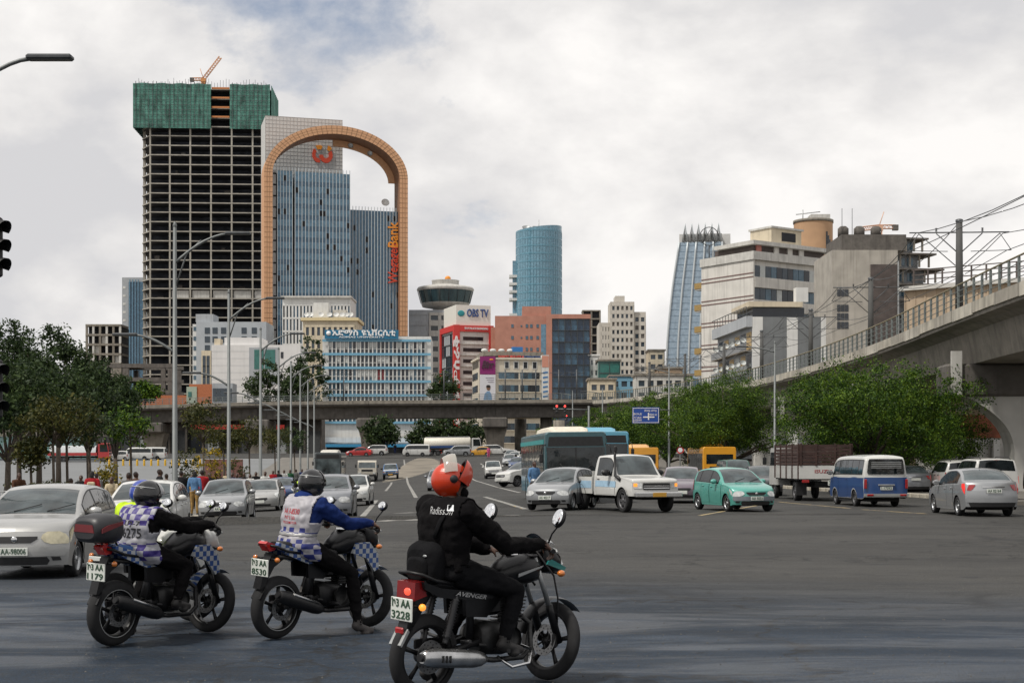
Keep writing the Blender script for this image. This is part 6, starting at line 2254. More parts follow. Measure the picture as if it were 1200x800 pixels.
def cab_over(r, x0, x1, hw, z0, z1, m, dark=True):
 """flat-nosed lorry cab between x0 (rear) and x1 (front)"""
 pr = [(x0, z0), (x1 + .0, z0), (x1 + .02, z0 + .45), (x1 - .02, z0 + .8), (x1 - .22, z1 - .15), (x1 - .38, z1), (x0 + .05, z1), (x0, z1 - .06)]
 b = MB().prism(pr, lambda a, z, s: (a, (-hw, hw)[s], z)).build('cab', m, r)
 dx = lambda z: x1 - .02 - .2 * (z - z0 - .8) / max(.1, (z1 - z0 - .95))
 za, zb = z0 + .88, z1 - .2
 MB().add([(dx(za) + .012, -hw * .9, za), (dx(za) + .012, hw * .9, za), (dx(zb) + .012, hw * .86, zb), (dx(zb) + .012, -hw * .86, zb)], [(0, 1, 2, 3)]).build('windscreen', M_WIND, b)
 for sd in (-1, 1):
  w_ = MB().add([(x0 + .25, sd * (hw + .008), za), (x1 - .12, sd * (hw + .008), za), (x1 - .30, sd * (hw + .008), zb), (x0 + .25, sd * (hw + .008), zb)], [(0, 1, 2, 3)] if sd < 0 else [(3, 2, 1, 0)])
  w_.build('side_window', M_CARGL, b)
  MB().cbox((x1 + .02, sd * (hw - .22), z0 + .3), (.06, .3, .18), bev=.03).build('headlight', M_LAMP, b)
  MB().tube([(x1 - .1, sd * hw, zb), (x1 + .1, sd * (hw + .2), zb - .1), (x1 + .1, sd * (hw + .2), zb - .5)], .018, 5).build('mirror_arm', M_PLASTIC, b)
  MB().cbox((x1 + .1, sd * (hw + .2), zb - .4), (.06, .18, .34), bev=.02).build('mirror', M_PLASTIC, b)
 MB().box(x1 + .005, x1 + .03, -hw * .6, hw * .6, z0 + .5, z0 + .72).build('grille', M_PLASTIC, b)
 MB().cbox((x1 + .06, 0, z0 + .08), (.14, hw * 2, .22), bev=.04).build('front_bumper', M_PLASTIC, b)
 plate(r, (x1 + .14, 0, z0 + .08), math.pi / 2, parent=b)
 return b
def lorry(label, cabm, kind, bedm, group='lorries in the traffic', L=6.2, cat='lorry', tank=None):
 r = thing('lorry', label, cat, group=group)
 hw = 1.02
 xf = L / 2
 cab_over(r, xf - 1.65, xf - .05, hw, .62, 2.3 if L < 7 else 2.8, cabm)
 MB().box(-L / 2 + .1, xf - .3, -.4, .4, .58, .82).build('chassis', M_UNDER, r)
 x0, x1 = -L / 2, xf - 1.8
 if kind == 'stake':
  b = MB().box(x0, x1, -1.1, 1.1, .9, 1.02).build('bed_floor', M_UNDER, r)
  # lower drop sides, upper dark slatted sides
  for nm, (a0, a1, b0, b1) in {'drop_side': (x0, x1, -1.13, -1.09), 'drop_side ': (x0, x1, 1.09, 1.13), 'tail_board': (x0 - .04, x0, -1.13, 1.13), 'front_board': (x1, x1 + .04, -1.13, 1.13)}.items():
   MB().box(a0, a1, b0, b1, .95, 1.5).build(nm.strip(), cabm, r)
  M_SL = mat('dark_slat', (.045, .022, .018), .8, var=.35)
  for k in range(6):
   z = 1.53 + k * .15
   for sy in (-1.11, 1.11):
    MB().box(x0, x1, sy - .025, sy + .025, z, z + .115).build('slat', M_SL, r)
   MB().box(x0 - .03, x0 + .02, -1.08, 1.08, z, z + .115).build('slat', M_SL, r)
   MB().box(x1 - .02, x1 + .03, -1.08, 1.08, z, z + .115).build('slat', M_SL, r)
  for k in range(5):
   x = x0 + .04 + (x1 - x0 - .08) * k / 4
   for sy in (-1.14, 1.14):
    MB().box(x - .04, x + .04, sy - .03, sy + .03, .95, 2.44).build('stake', M_SL, r)
  for sy in (-1.05, -.4, .4, 1.05):
   MB().box(x0 - .07, x0 - .035, sy - .04, sy + .04, 1.5, 2.44).build('stake', M_SL, r)
  o = obj('lettering', text_mesh('ISUZU', .2, mat('lorry_red', (.30, .03, .03), .6), .004, .012, width=.72), r, (x0 - .046, .1, 1.26))
  o.rotation_euler = (0, 0, -math.pi / 2)
  plate(r, (x0 - .05, -.35, .78), -math.pi / 2, text='3-53', w=.5, h=.22)
  for sy in (-.85, .85):
   MB().cbox((x0 - .03, sy, .85), (.05, .3, .12), bev=.01).build('tail_light', M_TAIL, r)
 elif kind == 'tarp':
  MB().box(x0, x1, -1.0, 1.0, .9, 1.5).build('bed', bedm, r)
  m = MB()
  us, vs = linspace(x0, x1, 9), linspace(-1, 1, 9)
  m.grid(lambda u, v: (u, v * 1.02, 1.5 + .75 * (1 - abs(v) ** 3) * (.8 + .2 * math.sin(u * 3 + v)) * min(1, (u - x0) * 4 + .3) * min(1, (x1 - u) * 4 + .3)), us, vs, flip=False)
  m.build('tarpaulin', tank, r)
 elif kind == 'tank':
  m = MB()
  A = Matrix.Translation((0, 0, 1.95)) @ Matrix.Rotation(R(90), 4, 'Y')
  m.lathe([(0, x0), (.85, x0 + .05), (1.02, x0 + .2), (1.02, x1 - .2), (.85, x1 - .05), (0, x1)], 24, M=A)
  t = m.build('tank', tank, r)
  MB().box(x0 + .1, x1 - .1, -1.06, 1.06, 1.25, 1.6).build('tank_skirt', bedm, r)
  MB().box(x0 + .3, x1 - .3, -.35, .35, 2.94, 3.05).build('walkway', M_STEEL, t)
 elif kind == 'flat':
  MB().box(x0, x1, -1.1, 1.1, .95, 1.4).build('bed', bedm, r)
  m = MB()
  us, vs = linspace(x0 + .2, x1 - .2, 9), linspace(-1, 1, 7)
  m.grid(lambda u, v: (u, v * 1.05, 1.4 + 1.0 * (1 - abs(v) ** 4)), us, vs)
  m.build('load', tank, r)
 xs = [xf - .95, -L / 2 + 1.2] + ([-L / 2 + 2.3] if L > 7 else [])
 for x in xs:
  for sg in (-1, 1):
   add_wheel(r, x, sg * (hw - .12), .42, .30 if x < 0 else .22, 'steel')
 for sg in (-1, 1):
  MB().box(-L / 2 + .62, -L / 2 + .64, sg * .86 - .22, sg * .86 + .22, .25, .85).build('mud_flap', M_PLASTIC, r)
 return r
# ---- the traffic, each placed where its wheels meet the road in the photograph
GT = 'cars in the traffic'
r, c = hatch('nearest silver hatchback at the left edge, front towards the camera', P_CHAMP, 'new', M_LAMPY, 'AA-98006', 'alloy')
finish(r, 56, 670, -88, scale=.93)
VITZ = r
r, c = hatch('white hatchback half hidden behind the rider with the purple checked vest', P_WHITE, 'new')
finish(r, 174, 632, -86, scale=.95)
r, c = hatch('small silver hatchback with oval grille beside the first lamp post', P_SILVER, 'old', None, 'AA 32541')
finish(r, 267, 610, -86)
r, c = sedan('silver saloon just behind the small silver hatchback on the left', P_CHAMP)
finish(r, 310, 598, -86)
r, c = sedan('dark blue saloon behind the silver saloon in the left lane', P_DBLUE)
finish(r, 331, 587, -85)
r, c = hatch('blue grey hatchback right behind the rider in the blue jacket', P_SILVER2, 'new')
finish(r, 387, 608, -87)
r, c = hatch('white small hatchback ahead of the dark coach on the left carriageway', P_WHITE, 'old', None, 'AA 1182')
finish(r, 416, 592, -89)
r, c = sedan('grey saloon mostly hidden behind the orange helmet', P_SILVER2)
finish(r, 516, 574, -89)
r, c = hatch('silver small hatchback in front of the blue city bus', P_SILVER, 'old', None, 'AA 40217')
finish(r, 659, 596, -111)
r, c = pickup('white single cab pickup with pale blue side stripe, snorkel and lit indicators', P_WHITE, mat('pale_blue_stripe', (.30, .45, .58), .5), True, GT, lamps=M_AMBERON)
finish(r, 745, 599, -67)
r, c = sedan('mauve saloon between the white pickup and the teal hatchback', P_PURP)
finish(r, 799, 588, -97)
r, c = hatch('teal green small hatchback with grey bumper', P_TEAL, 'old', None, 'AA 5523', 'alloy', mat('grey_bumper', (.17, .19, .21), .6))
finish(r, 859, 597.5, -73)
r, c = sedan('silver saloon seen from behind with lit red lamps near the right edge', P_SILVER, rearplate='AA 82164')
finish(r, 1138, 602.5, 90)
r, c = minivan('blue and white minibus seen from behind before the dark tree', P_BLUE, P_WHITE, numplate='1-17392')
finish(r, 1016, 592, 94)
r, c = sedan('grey car right of the blue and white minibus', P_SILVER2)
finish(r, 1061, 579, 88)
r, c = suv('white sport utility car with lit brake lamp beyond the silver saloon', P_WHITE, True, True, True)
finish(r, 1151, 588, 87)
r, c = suv('white estate with roof rack half hidden by the white sport utility car', P_WHITE, False, False, True)
finish(r, 1118, 580, 86)
r, c = sedan('black and white car in the gap between teal hatchback and lorry', P_BLACK)
finish(r, 893, 580, -94)
r, c = suv('dark green van roof showing behind the teal hatchback', P_GREEN, False, True)
finish(r, 862, 570, -90 + 5)
r, c = suv('white off-roader alone in the middle of the road', P_WHITE, False, True)
finish(r, 578, 560, -90 + 3)
r, c = suv('white sport utility car nosing out behind the city bus', P_WHITE, False, False, style='steel')
finish(r, 618, 569, -90 - 55)
r, c = pickup('small blue and white pickup in the left lane far off', paint('mid_blue', (.03, .12, .30)), None, False, GT, True, upper=P_WHITE)
finish(r, 458, 561, -90 + 4)
# buses
r = bus('large blue city bus with dark windscreen and cream roof pod', 11.5, 2.5, 2.88, mat('bus_dark_teal', (.02, .075, .09), .4, coat=.5), paint('bus_grey_blue', (.07, .20, .27)), mat('teal_roof_edge', (.03, .26, .26), .5), mat('cream_pod', (.60, .55, .46), .7), lower=mat('bus_poster', (.16, .25, .30), .6, var=.5, scale=3))
finish(r, 657, 585.4, -85.6)
r = bus('second blue bus, only its upper front showing beside the city bus', 10.5, 2.5, 3.2, P_CYAN, P_CYAN, P_CYAN, P_CYAN)
finish(r, 697, 577, -88)
r = bus('yellow bus with dark windows behind the teal hatchback', 9.5, 2.45, 2.75, P_BUSY, P_BUSY, P_BUSY, P_BUSY)
finish(r, 833, 566, 90)
r = bus('smaller looking yellow bus behind the white pickup', 9.5, 2.45, 2.75, P_BUSY, P_BUSY, P_BUSY, P_BUSY)
finish(r, 747, 565, 90)
r = bus('dark coach with pale roof and huge windscreen in the left lane', 11.0, 2.5, 3.3, mat('coach_dark', (.05, .06, .065), .4, coat=.5), P_CYAN, mat('coach_roof', (.5, .48, .44), .6), mat('coach_pod', (.5, .48, .44), .6), face='clear', name='coach', nwin=7)
finish(r, 388, 569, -86)
# lorries
r = lorry('white lorry with dark slatted bed seen from behind under the trees', P_WHITE, 'stake', None, L=6.4)
finish(r, 946, 585, 92)
r = lorry('cream lorry with blue tarpaulin following the coach', mat('cream_cab', (.45, .42, .36), .5), 'tarp', mat('bed_brown', (.10, .08, .06), .8), tank=mat('blue_tarp', (.03, .17, .27), .7, var=.3, scale=4), L=6.0)
finish(r, 431, 563, -86)
r = lorry('long tanker lorry with white and blue tank under the bridge', P_WHITE, 'tank', P_BLUE, L=9.5, tank=mat('tank_white', (.58, .55, .48), .5, var=.15))
finish(r, 531, 533.2, 0)
r = lorry('dark red lorry with flat bed parked beyond the plaza', P_RED, 'flat', P_RED, L=9.0, tank=mat('grey_load', (.42, .44, .45), .8))
finish(r, 94, 541, 4)
# cross traffic under the bridge
r, c = suv('silver estate crossing below the bridge in front of the tanker', P_SILVER)
finish(r, 536, 534.5, 180)
r, c = hatch('yellow taxi crossing below the bridge', P_YEL, 'old', group=GT)
finish(r, 562, 534, 180)
r, c = suv('white off-roader crossing below the bridge right of the taxi', P_WHITE)
finish(r, 582, 533.5, 0)
r, c = minivan('white minibus standing below the bridge left of the tanker', P_WHITE, P_WHITE, two=False)
finish(r, 488, 534.5, 180)
r, c = sedan('red saloon below the bridge near the office block', P_RED)
finish(r, 421, 534.5, 180)
r, c = suv('white car behind the red saloon below the bridge', P_WHITE)
finish(r, 438, 533.5, 180)
for k, (px, py, mm, lab) in enumerate(((598, 545, P_SILVER, 'first parked silver car in the far queue beside the bus'), (604, 541.5, P_WHITE, 'second parked car, white, in the far queue beside the bus'),
            (606, 549.5, P_DBLUE, 'dark blue car at the near end of the far queue'), (599, 539, P_CHAMP, 'third parked car in the far queue under the bridge'))):
 r, c = hatch(lab, mm, 'old')
 finish(r, px, py, -90 - 10)
r, c = hatch('white car parked beyond the plaza under the blue awning', P_WHITE, 'old')
finish(r, 139, 539.5, 180)
r, c = minivan('white minibus parked beyond the plaza beside a white car', P_WHITE, P_WHITE, two=False)
finish(r, 163, 539, 180)
r, c = minivan('second white minibus parked beyond the plaza', P_WHITE, P_WHITE, two=False)
finish(r, 178, 538.6, 180)
# ------------------------------------------------------------------ motorcycles
M_BK = mat('bike_black', (0.005, 0.005, 0.006), 0.35, var=0.3, scale=10, coat=0.08, spec=.35)
M_BKM = mat('bike_satin', (0.008, 0.008, 0.009), 0.45, var=0.3, scale=14, spec=.35)
M_SEAT = mat('seat_vinyl', (0.006, 0.006, 0.007), 0.6, var=0.3, scale=30, bump=0.2, bscale=120)
M_ENG = mat('engine_alloy', (0.045, 0.045, 0.045), 0.5, 0.7, var=0.35, scale=20)
M_SPRING = mat('spring_steel', (0.05, 0.05, 0.052), 0.4, 0.6)
M_MUF = mat('muffler_steel', (0.45, 0.45, 0.45), 0.25, 0.9, var=0.25, scale=8)
M_DISC = mat('brake_disc', (0.18, 0.18, 0.18), 0.35, 0.9)
M_TEALP = paint('teal_trim', (0.01, 0.16, 0.15))
M_MIRR = mat('mirror_glass', (0.85, 0.86, 0.87), 0.03, 1.0, var=0.01)
def checker(name, a, b, size, fn=None):
 """printed check pattern on object coordinates (y, z) with a little soiling"""
 m = mat(name, a, 0.55, var=0.12, scale=9)
 n, l = m.node_tree.nodes, m.node_tree.links
 bs = n['Principled BSDF']
 src = bs.inputs['Base Color'].links[0].from_socket
 t = n.new('ShaderNodeTexCoord')
 k = n.new('ShaderNodeTexChecker')
 k.inputs['Scale'].default_value = 1.0 / size
 mp_ = n.new('ShaderNodeMapping')
 mp_.inputs['Location'].default_value = (.013, .017, .011)
 l.new(t.outputs['Object'], mp_.inputs['Vector'])
 fx = n.new('ShaderNodeSeparateXYZ')
 l.new(mp_.outputs[0], fx.inputs[0])
 cx = n.new('ShaderNodeCombineXYZ')
 if fn == 'side':
  l.new(fx.outputs['X'], cx.inputs['X'])
  l.new(fx.outputs['Z'], cx.inputs['Y'])
 else:
  ad = n.new('ShaderNodeMath')
  ad.operation = 'MULTIPLY_ADD'
  l.new(fx.outputs['X'], ad.inputs[0])
  ad.inputs[1].default_value = 0.8
  l.new(fx.outputs['Y'], ad.inputs[2])
  l.new(fx.outputs['Y'], cx.inputs['X'])
  l.new(fx.outputs['Z'], cx.inputs['Y'])
 cx.inputs['Z'].default_value = 0.0
 l.new(cx.outputs[0], k.inputs['Vector'])
 k.inputs['Color1'].default_value = (1, 1, 1, 1)
 k.inputs['Color2'].default_value = (0, 0, 0, 1)
 fac = k.outputs['Fac']
 if isinstance(fn, tuple):           # only inside the z ranges
  tot = None
  for z0, z1 in fn:
   g1 = n.new('ShaderNodeMath')
   g1.operation = 'GREATER_THAN'
   l.new(fx.outputs['Z'], g1.inputs[0])
   g1.inputs[1].default_value = z0
   g2 = n.new('ShaderNodeMath')
   g2.operation = 'LESS_THAN'
   l.new(fx.outputs['Z'], g2.inputs[0])
   g2.inputs[1].default_value = z1
   g = n.new('ShaderNodeMath')
   g.operation = 'MULTIPLY'
   l.new(g1.outputs[0], g.inputs[0])
   l.new(g2.outputs[0], g.inputs[1])
   if tot is None:
    tot = g.outputs[0]
   else:
    q = n.new('ShaderNodeMath')
    q.operation = 'MAXIMUM'
    l.new(tot, q.inputs[0])
    l.new(g.outputs[0], q.inputs[1])
    tot = q.outputs[0]
  mm = n.new('ShaderNodeMath')
  mm.operation = 'MULTIPLY'
  l.new(fac, mm.inputs[0])
  l.new(tot, mm.inputs[1])
  fac = mm.outputs[0]
 x = n.new('ShaderNodeMix')
 x.data_type = 'RGBA'
 l.new(fac, x.inputs['Factor'])
 l.new(src, x.inputs['A'])
 x.inputs['B'].default_value = (*b, 1)
 l.new(x.outputs['Result'], bs.inputs['Base Color'])
 return m
M_CHK_BIKE = checker('blue_white_checks', (0.36, 0.38, 0.40), (0.015, 0.06, 0.22), 0.05, 'side')
MATS['blue_white_checks'].node_tree.nodes['Principled BSDF'].inputs['Coat Weight'].default_value = .6
M_CHK_V1 = checker('purple_checked_vest', (0.30, 0.30, 0.33), (0.032, 0.018, 0.16), 0.056, ((.80, .965), (1.13, 1.6)))
M_CHK_V2 = checker('blue_checked_vest', (0.33, 0.32, 0.345), (0.02, 0.03, 0.17), 0.052, ((.70, .975), (1.03, 1.085)))
def loft_x(secs, n=14, m=0, mb=None, power=2.4):
 """sections (x, yc, zc, half width, half height) joined along x; superellipse outline"""
 mb = mb or MB()
 vs = []
 for x, yc, zc, a, b in secs:
  for j in range(n):
   t = 2 * math.pi * j / n
   c, s = math.cos(t), math.sin(t)
   vs.append((x, yc + a * math.copysign(abs(c) ** (2 / power), c), zc + b * math.copysign(abs(s) ** (2 / power), s)))
 fs = [(i * n + j, i * n + (j + 1) % n, (i + 1) * n + (j + 1) % n, (i + 1) * n + j) for i in range(len(secs) - 1) for j in range(n)]
 mb.add(vs, fs, m, True)
 o = len(mb.v) - len(vs)
 mb.f.append(tuple(o + j for j in range(n - 1, -1, -1)))
 mb.f.append(tuple(o + (len(secs) - 1) * n + j for j in range(n)))
 mb.m += [m, m]
 mb.s += [False, False]
 return mb
def bike_wheel(root, x, r, w, rimm, disc=True, front=True, sport=False):
 X = Matrix.Rotation(R(90), 4, 'X')
 t = MB()
 rim = r * .745
 pr = []
 for k in range(13):
  a = math.pi * (k / 12) - math.pi / 2
  pr.append((rim + (r - rim) * (.05 + .95 * math.cos(a) ** .75 if math.cos(a) > 1e-6 else .05), w / 2 * math.sin(a)))
 t.lathe(pr, 40, M=X)
 o = t.build('wheel', M_TYRE, root, (x, 0, r))
 d = MB()
 d.lathe([(rim * 1.03, -w * .42), (rim * .97, -w * .45), (rim * .90, -w * .3), (rim * .90, w * .3), (rim * .97, w * .45), (rim * 1.03, w * .42)], 40, M=X)
 d.lathe([(0, -w * .5), (.055, -w * .5), (.06, 0), (.055, w * .5), (0, w * .5)], 16, M=X)
 d.build('rim', rimm, o)
 for k in range(5):
  a = 2 * math.pi * k / 5 + .25
  c, s = math.cos(a), math.sin(a)
  MB().tube([(.045 * c, 0, .045 * s), (rim * .5 * c, 0, rim * .5 * s), (rim * .93 * c, 0, rim * .93 * s)], [(.022, .016), (.016, .012), (.022, .018)], 8).build('spoke', rimm, o)
 if disc:
  for sy in ((-1,) if front else (-1,)):
   dd = MB()
   dd.lathe([(.075, 0), (.122, 0), (.122, .005), (.075, .005), (.075, 0)], 36, M=Matrix.Translation((0, sy * .068, 0)) @ X, smooth=False)
   dk = dd.build('brake_disc', M_DISC, o)
   hl = MB()
   for k in range(24):
    a = 2 * math.pi * k / 24
    rr_ = .09 if k % 2 else .107
    hl.lathe([(0, 0), (.0065, 0), (.0065, .007), (0, .007)], 6, M=Matrix.Translation((rr_ * math.cos(a), sy * .0675 + .001, rr_ * math.sin(a))) @ X, smooth=False)
   h_ = hl.build('disc_holes', M_BLACK, dk)
   h_['kind'] = 'stuff'
   for k in range(5):
    a = 2 * math.pi * k / 5
    MB().tube([(.03 * math.cos(a), sy * .06, .03 * math.sin(a)), (.08 * math.cos(a), sy * .067, .08 * math.sin(a))], .008, 6).build('disc_carrier', M_BKM, dk)
 return o
def motorcycle(label, kind, plate_text, loc, rz, lean=0.0, topbox=False):
 r = thing('motorcycle', label, 'motorcycle', loc, rz, 'motorcycles in front')
 r.rotation_euler = (lean, 0, rz)
 sport = kind == 'sport'
 xr, xf, wr = -.63, .65, .305
 bike_wheel(r, xr, wr, .125 if sport else .10, M_BKM if not sport else M_BKM, True, False)
 bike_wheel(r, xf, wr, .10 if sport else .085, M_BKM, True, True)
 if sport:
  X = Matrix.Rotation(R(90), 4, 'X')
  for x, w in ((xr, .125), (xf, .10)):
   MB().lathe([(wr * .735, w * .44), (wr * .72, w * .455), (wr * .705, w * .44)], 40, M=Matrix.Translation((x, 0, wr)) @ X).build('rim_tape', M_STEEL, r)
 # fork
 hx, hz = .36, .93
 for sy in (-.095, .095):
  MB().tube([(xf, sy, wr), (xf - .10, sy, wr + .24), (xf - .12, sy, wr + .30)], [.030, .030, .026], 10).build('fork_slider', M_BKM, r)
  MB().tube([(xf - .12, sy, wr + .29), (hx, sy, hz + .05)], [.020, .020], 10).build('fork_tube', M_STEEL if not sport else M_BKM, r)
 MB().cbox((hx + .01, 0, hz - .02), (.07, .25, .03), bev=.01).cbox((hx - .015, 0, hz + .06), (.07, .25, .025), bev=.01).build('fork_yoke', M_BKM, r)
 MB().cbox((xf - .055, -.10, wr + .02), (.05, .03, .11), bev=.01).build('brake_caliper', M_ENG, r)
 # front mudguard
 mg = MB()
 mg.grid(lambda a, t: Vector((xf + (wr + .03 + .012 * (1 - t * t)) * math.cos(a), t * .062, wr + (wr + .03 + .012 * (1 - t * t)) * math.sin(a))), linspace(R(38 if not sport else 52), R(165), 16), linspace(-1, 1, 7))
 mg.build('front_mudguard', M_BK if not sport else M_CHK_BIKE, r)
 # frame, engine
 fr = MB()
 fr.tube([(hx - .03, 0, hz - .08), (.30, 0, .62), (.24, 0, .36)], .022, 8)
 fr.tube([(hx - .04, 0, hz - .03), (.0, .05, .82), (-.30, .08, .76), (-.72, .09, .80)], .018, 8)
 fr.tube([(hx - .04, 0, hz - .03), (.0, -.05, .82), (-.30, -.08, .76), (-.72, -.09, .80)], .018, 8)
 fr.tube([(-.20, 0, .78), (-.19, 0, .34)], .03, 8)
 fr.tube([(-.20, .10, .36), (.24, .08, .30)], .018, 8).tube([(-.20, -.10, .36), (.24, -.08, .30)], .018, 8)
 fr.build('frame', M_BKM, r)
 en = loft_x([(-.16, 0, .40, .10, .10), (-.10, 0, .40, .13, .13), (.08, 0, .38, .135, .125), (.20, 0, .37, .11, .10), (.24, 0, .37, .07, .07)], 14, power=3).build('engine', M_ENG if not sport else M_BKM, r)
 for sy in (-1, 1):
  MB().lathe([(0, 0), (.085, 0), (.095, -.02), (.095, -.04)], 18, M=Matrix.Translation((.06 if sy < 0 else -.03, sy * .155, .39)) @ Matrix.Rotation(R(90) * sy, 4, 'X')).build('engine_cover', M_ENG, en)
 for k in range(8):
  z = .50 + k * .026
  MB().cbox((.17 + k * .006, 0, z), (.16, .19, .010), M=None).build('cooling_fin', M_ENG, en)
 MB().cbox((.18, 0, .60), (.11, .13, .24), bev=.02).build('cylinder', M_BKM, en)
 MB().cbox((.01, 0, .62), (.16, .10, .13), bev=.03).build('carburettor', M_BKM, en)
 # battery side covers
 for sy in (-1, 1):
  MB().prism([(-.34, .58), (-.14, .56), (.02, .70), (.0, .80), (-.36, .78)], lambda a, b, s: (a, sy * (.09 + .035 * s), b)).build('side_cover', M_BK, r)
 # swing arm and chain
 for sy in (-.085, .085):
  MB().tube([(-.18, sy, .38), (xr, sy * 1.05, wr)], [.028, .022], 8).build('swing_arm', M_BKM, r)
 MB().cbox(((xr - .18) / 2, .11, .375), (.46, .02, .07), bev=.01).build('chain_case', M_BKM, r)
 # shocks
 if not sport:
  for sy in (-.125, .125):
   sp = MB()
   a, b = Vector((-.54, sy, .40)), Vector((-.44, sy, .74))
   pts, rad = [], []
   for k in range(33):
    t = k / 32
    pts.append(a.lerp(b, t))
    rad.append((.036 if k % 2 else .024) if .12 < t < .92 else .02)
   sp.tube(pts, rad, 12)
   sp.build('shock_absorber', M_SPRING, r)
 else:
  MB().tube([(-.26, 0, .42), (-.16, 0, .74)], [.04, .04], 10).build('shock_absorber', M_SPRING, r)
 # seat
 if not sport:
  st = loft_x([(-.76, 0, .845, .07, .030), (-.66, 0, .835, .10, .045), (-.40, 0, .815, .125, .05), (-.12, 0, .79, .125, .045), (.06, 0, .80, .09, .045), (.12, 0, .82, .05, .03)], 16, power=3)
 else:
  st = loft_x([(-.74, 0, .915, .06, .025), (-.64, 0, .905, .095, .04), (-.36, 0, .875, .11, .045), (-.28, 0, .835, .12, .045), (.02, 0, .80, .12, .04), (.12, 0, .815, .06, .03)], 16, power=3)
 st.build('seat', M_SEAT if not topbox else mat('blue_seat', (.01, .075, .26), .5), r)
 # tank
 if not sport:
  tk = loft_x([(.02, 0, .84, .06, .05), (.08, 0, .86, .105, .085), (.20, 0, .885, .135, .115), (.34, 0, .89, .135, .12), (.43, 0, .885, .11, .10), (.48, 0, .88, .05, .05)], 18, power=2.6)
  tk.build('fuel_tank', M_BK, r)
  MB().lathe([(0, .018), (.045, .018), (.055, 0)], 16, M=Matrix.Translation((.22, 0, .998))).build('filler_cap', M_CHROME, r)
  for sy in (-1, 1):
   MB().prism([(.16, .84), (.40, .90), (.42, .915), (.16, .865)], lambda a, b, s: (a, sy * (.134 + .006 * s), b)).build('tank_stripe', M_STEEL, r)
 else:
  tk = loft_x([(.0, 0, .84, .06, .05), (.06, 0, .86, .105, .08), (.18, 0, .90, .14, .125), (.32, 0, .915, .15, .13), (.43, 0, .90, .13, .11), (.50, 0, .88, .06, .06)], 18, power=2.4)
  tk.build('fuel_tank', M_BK, r)
  for sy in (-1, 1):
   MB().prism([(.20, .80), (.40, .74), (.52, .60), (.58, .63), (.56, .78), (.44, .90), (.26, .90)], lambda a, b, s: (a, sy * (.145 + .03 * s), b)).build('tank_shroud', M_CHK_BIKE, r)
  MB().lathe([(0, .015), (.05, .015), (.06, 0)], 16, M=Matrix.Translation((.20, 0, 1.03))).build('filler_cap', M_CHROME, r)
  MB().prism([(.02, .22), (.30, .22), (.36, .34), (.22, .38), (.06, .30)], lambda a, b, s: (a, -.10 + .20 * s, b)).build('belly_pan', P_WHITE if topbox else M_BKM, r)
 # tail panels
 for sy in (-1, 1):
  if not sport:
   pl = [(-.82, .80), (-.84, .855), (-.60, .80), (-.30, .765), (-.02, .77), (-.02, .70), (-.30, .70), (-.62, .735)]
  else:
   pl = [(-.86, .90), (-.82, .945), (-.60, .90), (-.34, .86), (-.04, .80), (-.06, .74), (-.36, .72), (-.66, .82)]
  MB().prism(pl, lambda a, b, s: (a, sy * (.085 + .045 * s + .03 * max(0, a + .8)), b)).build('tail_panel', M_BK if not sport else M_CHK_BIKE, r)
 if not sport:
  for sy in (-1,):
   me = text_mesh('AVENGER', .045, mat('silver_script', (.45, .45, .45), .4, .3), .002, .01, width=.30, shear=.35)
   o = obj('side_lettering', me, r, (-.32, sy * .152, .735))
   o.rotation_euler = (0, R(9), 0)
 MB().tube([(-.42, .13, .82), (-.70, .15, .86), (-.86, .13, .905), (-.90, 0, .915), (-.86, -.13, .905), (-.70, -.15, .86), (-.42, -.13, .82)], .013, 8).build('grab_rail', M_BKM, r)
 # tail light
 tz = .80 if not sport else .90
 M_TL = M_TAILON if not sport else M_TAIL
 tl = MB().prism([(-.93, tz - .08), (-.92, tz + .05), (-.80, tz + .055), (-.76, tz - .05)], lambda a, b, s: (a, (-.10, .10)[s], b)) if not sport else \
  MB().prism([(-.98, tz + .03), (-.94, tz + .05), (-.78, tz + .015), (-.80, tz - .035), (-.90, tz - .045)], lambda a, b, s: (a, (-.055, .055)[s], b))
 tlo = tl.build('tail_light', mat('tail_lens', (.17, .005, .006), .25, var=.2, coat=.4) if not sport else mat('tail_lens_red', (.5, .02, .015), .2, coat=1.0), r)
 if not sport:
  MB().ball((-.925, -.02, tz - .02), (.012, .04, .028), 10).build('bulb_glow', mat('bulb_red', (.8, .05, .03), .3, emit=(1, .12, .06), estr=.9), tlo)
 # plate carrier and rear mudguard
 MB().prism([(-.62, .76), (-.82, .78), (-.95, .52), (-.97, .44), (-1.01, .43), (-.93, .60), (-.90, .48), (-.80, .66)] if not sport else [(-.60, .78), (-.84, .84), (-1.00, .62), (-1.05, .50), (-.99, .50), (-.80, .70)],
      lambda a, b, s: (a, (-.05, .05)[s], b)).build('rear_mudguard', M_BKM, r)
 MB().prism([(-.94, .50), (-.96, .52), (-1.06, .41), (-1.04, .395)], lambda a, b, s: (a, (-.065, .065)[s], b)).build('mud_flap', M_STEEL if not sport else M_BKM, r)
 if not sport:
  MB().cbox((-1.0, 0, .505), (.03, .09, .05), bev=.01).build('reflector', M_TAIL, r)
 pz = .655 if not sport else .70
 plate(r, (-.975 if not sport else -1.0, 0, pz), -math.pi / 2, text=plate_text, w=.24, h=.165, lean=0)
 r.children[-1].rotation_euler = (R(-12), 0, -math.pi / 2)
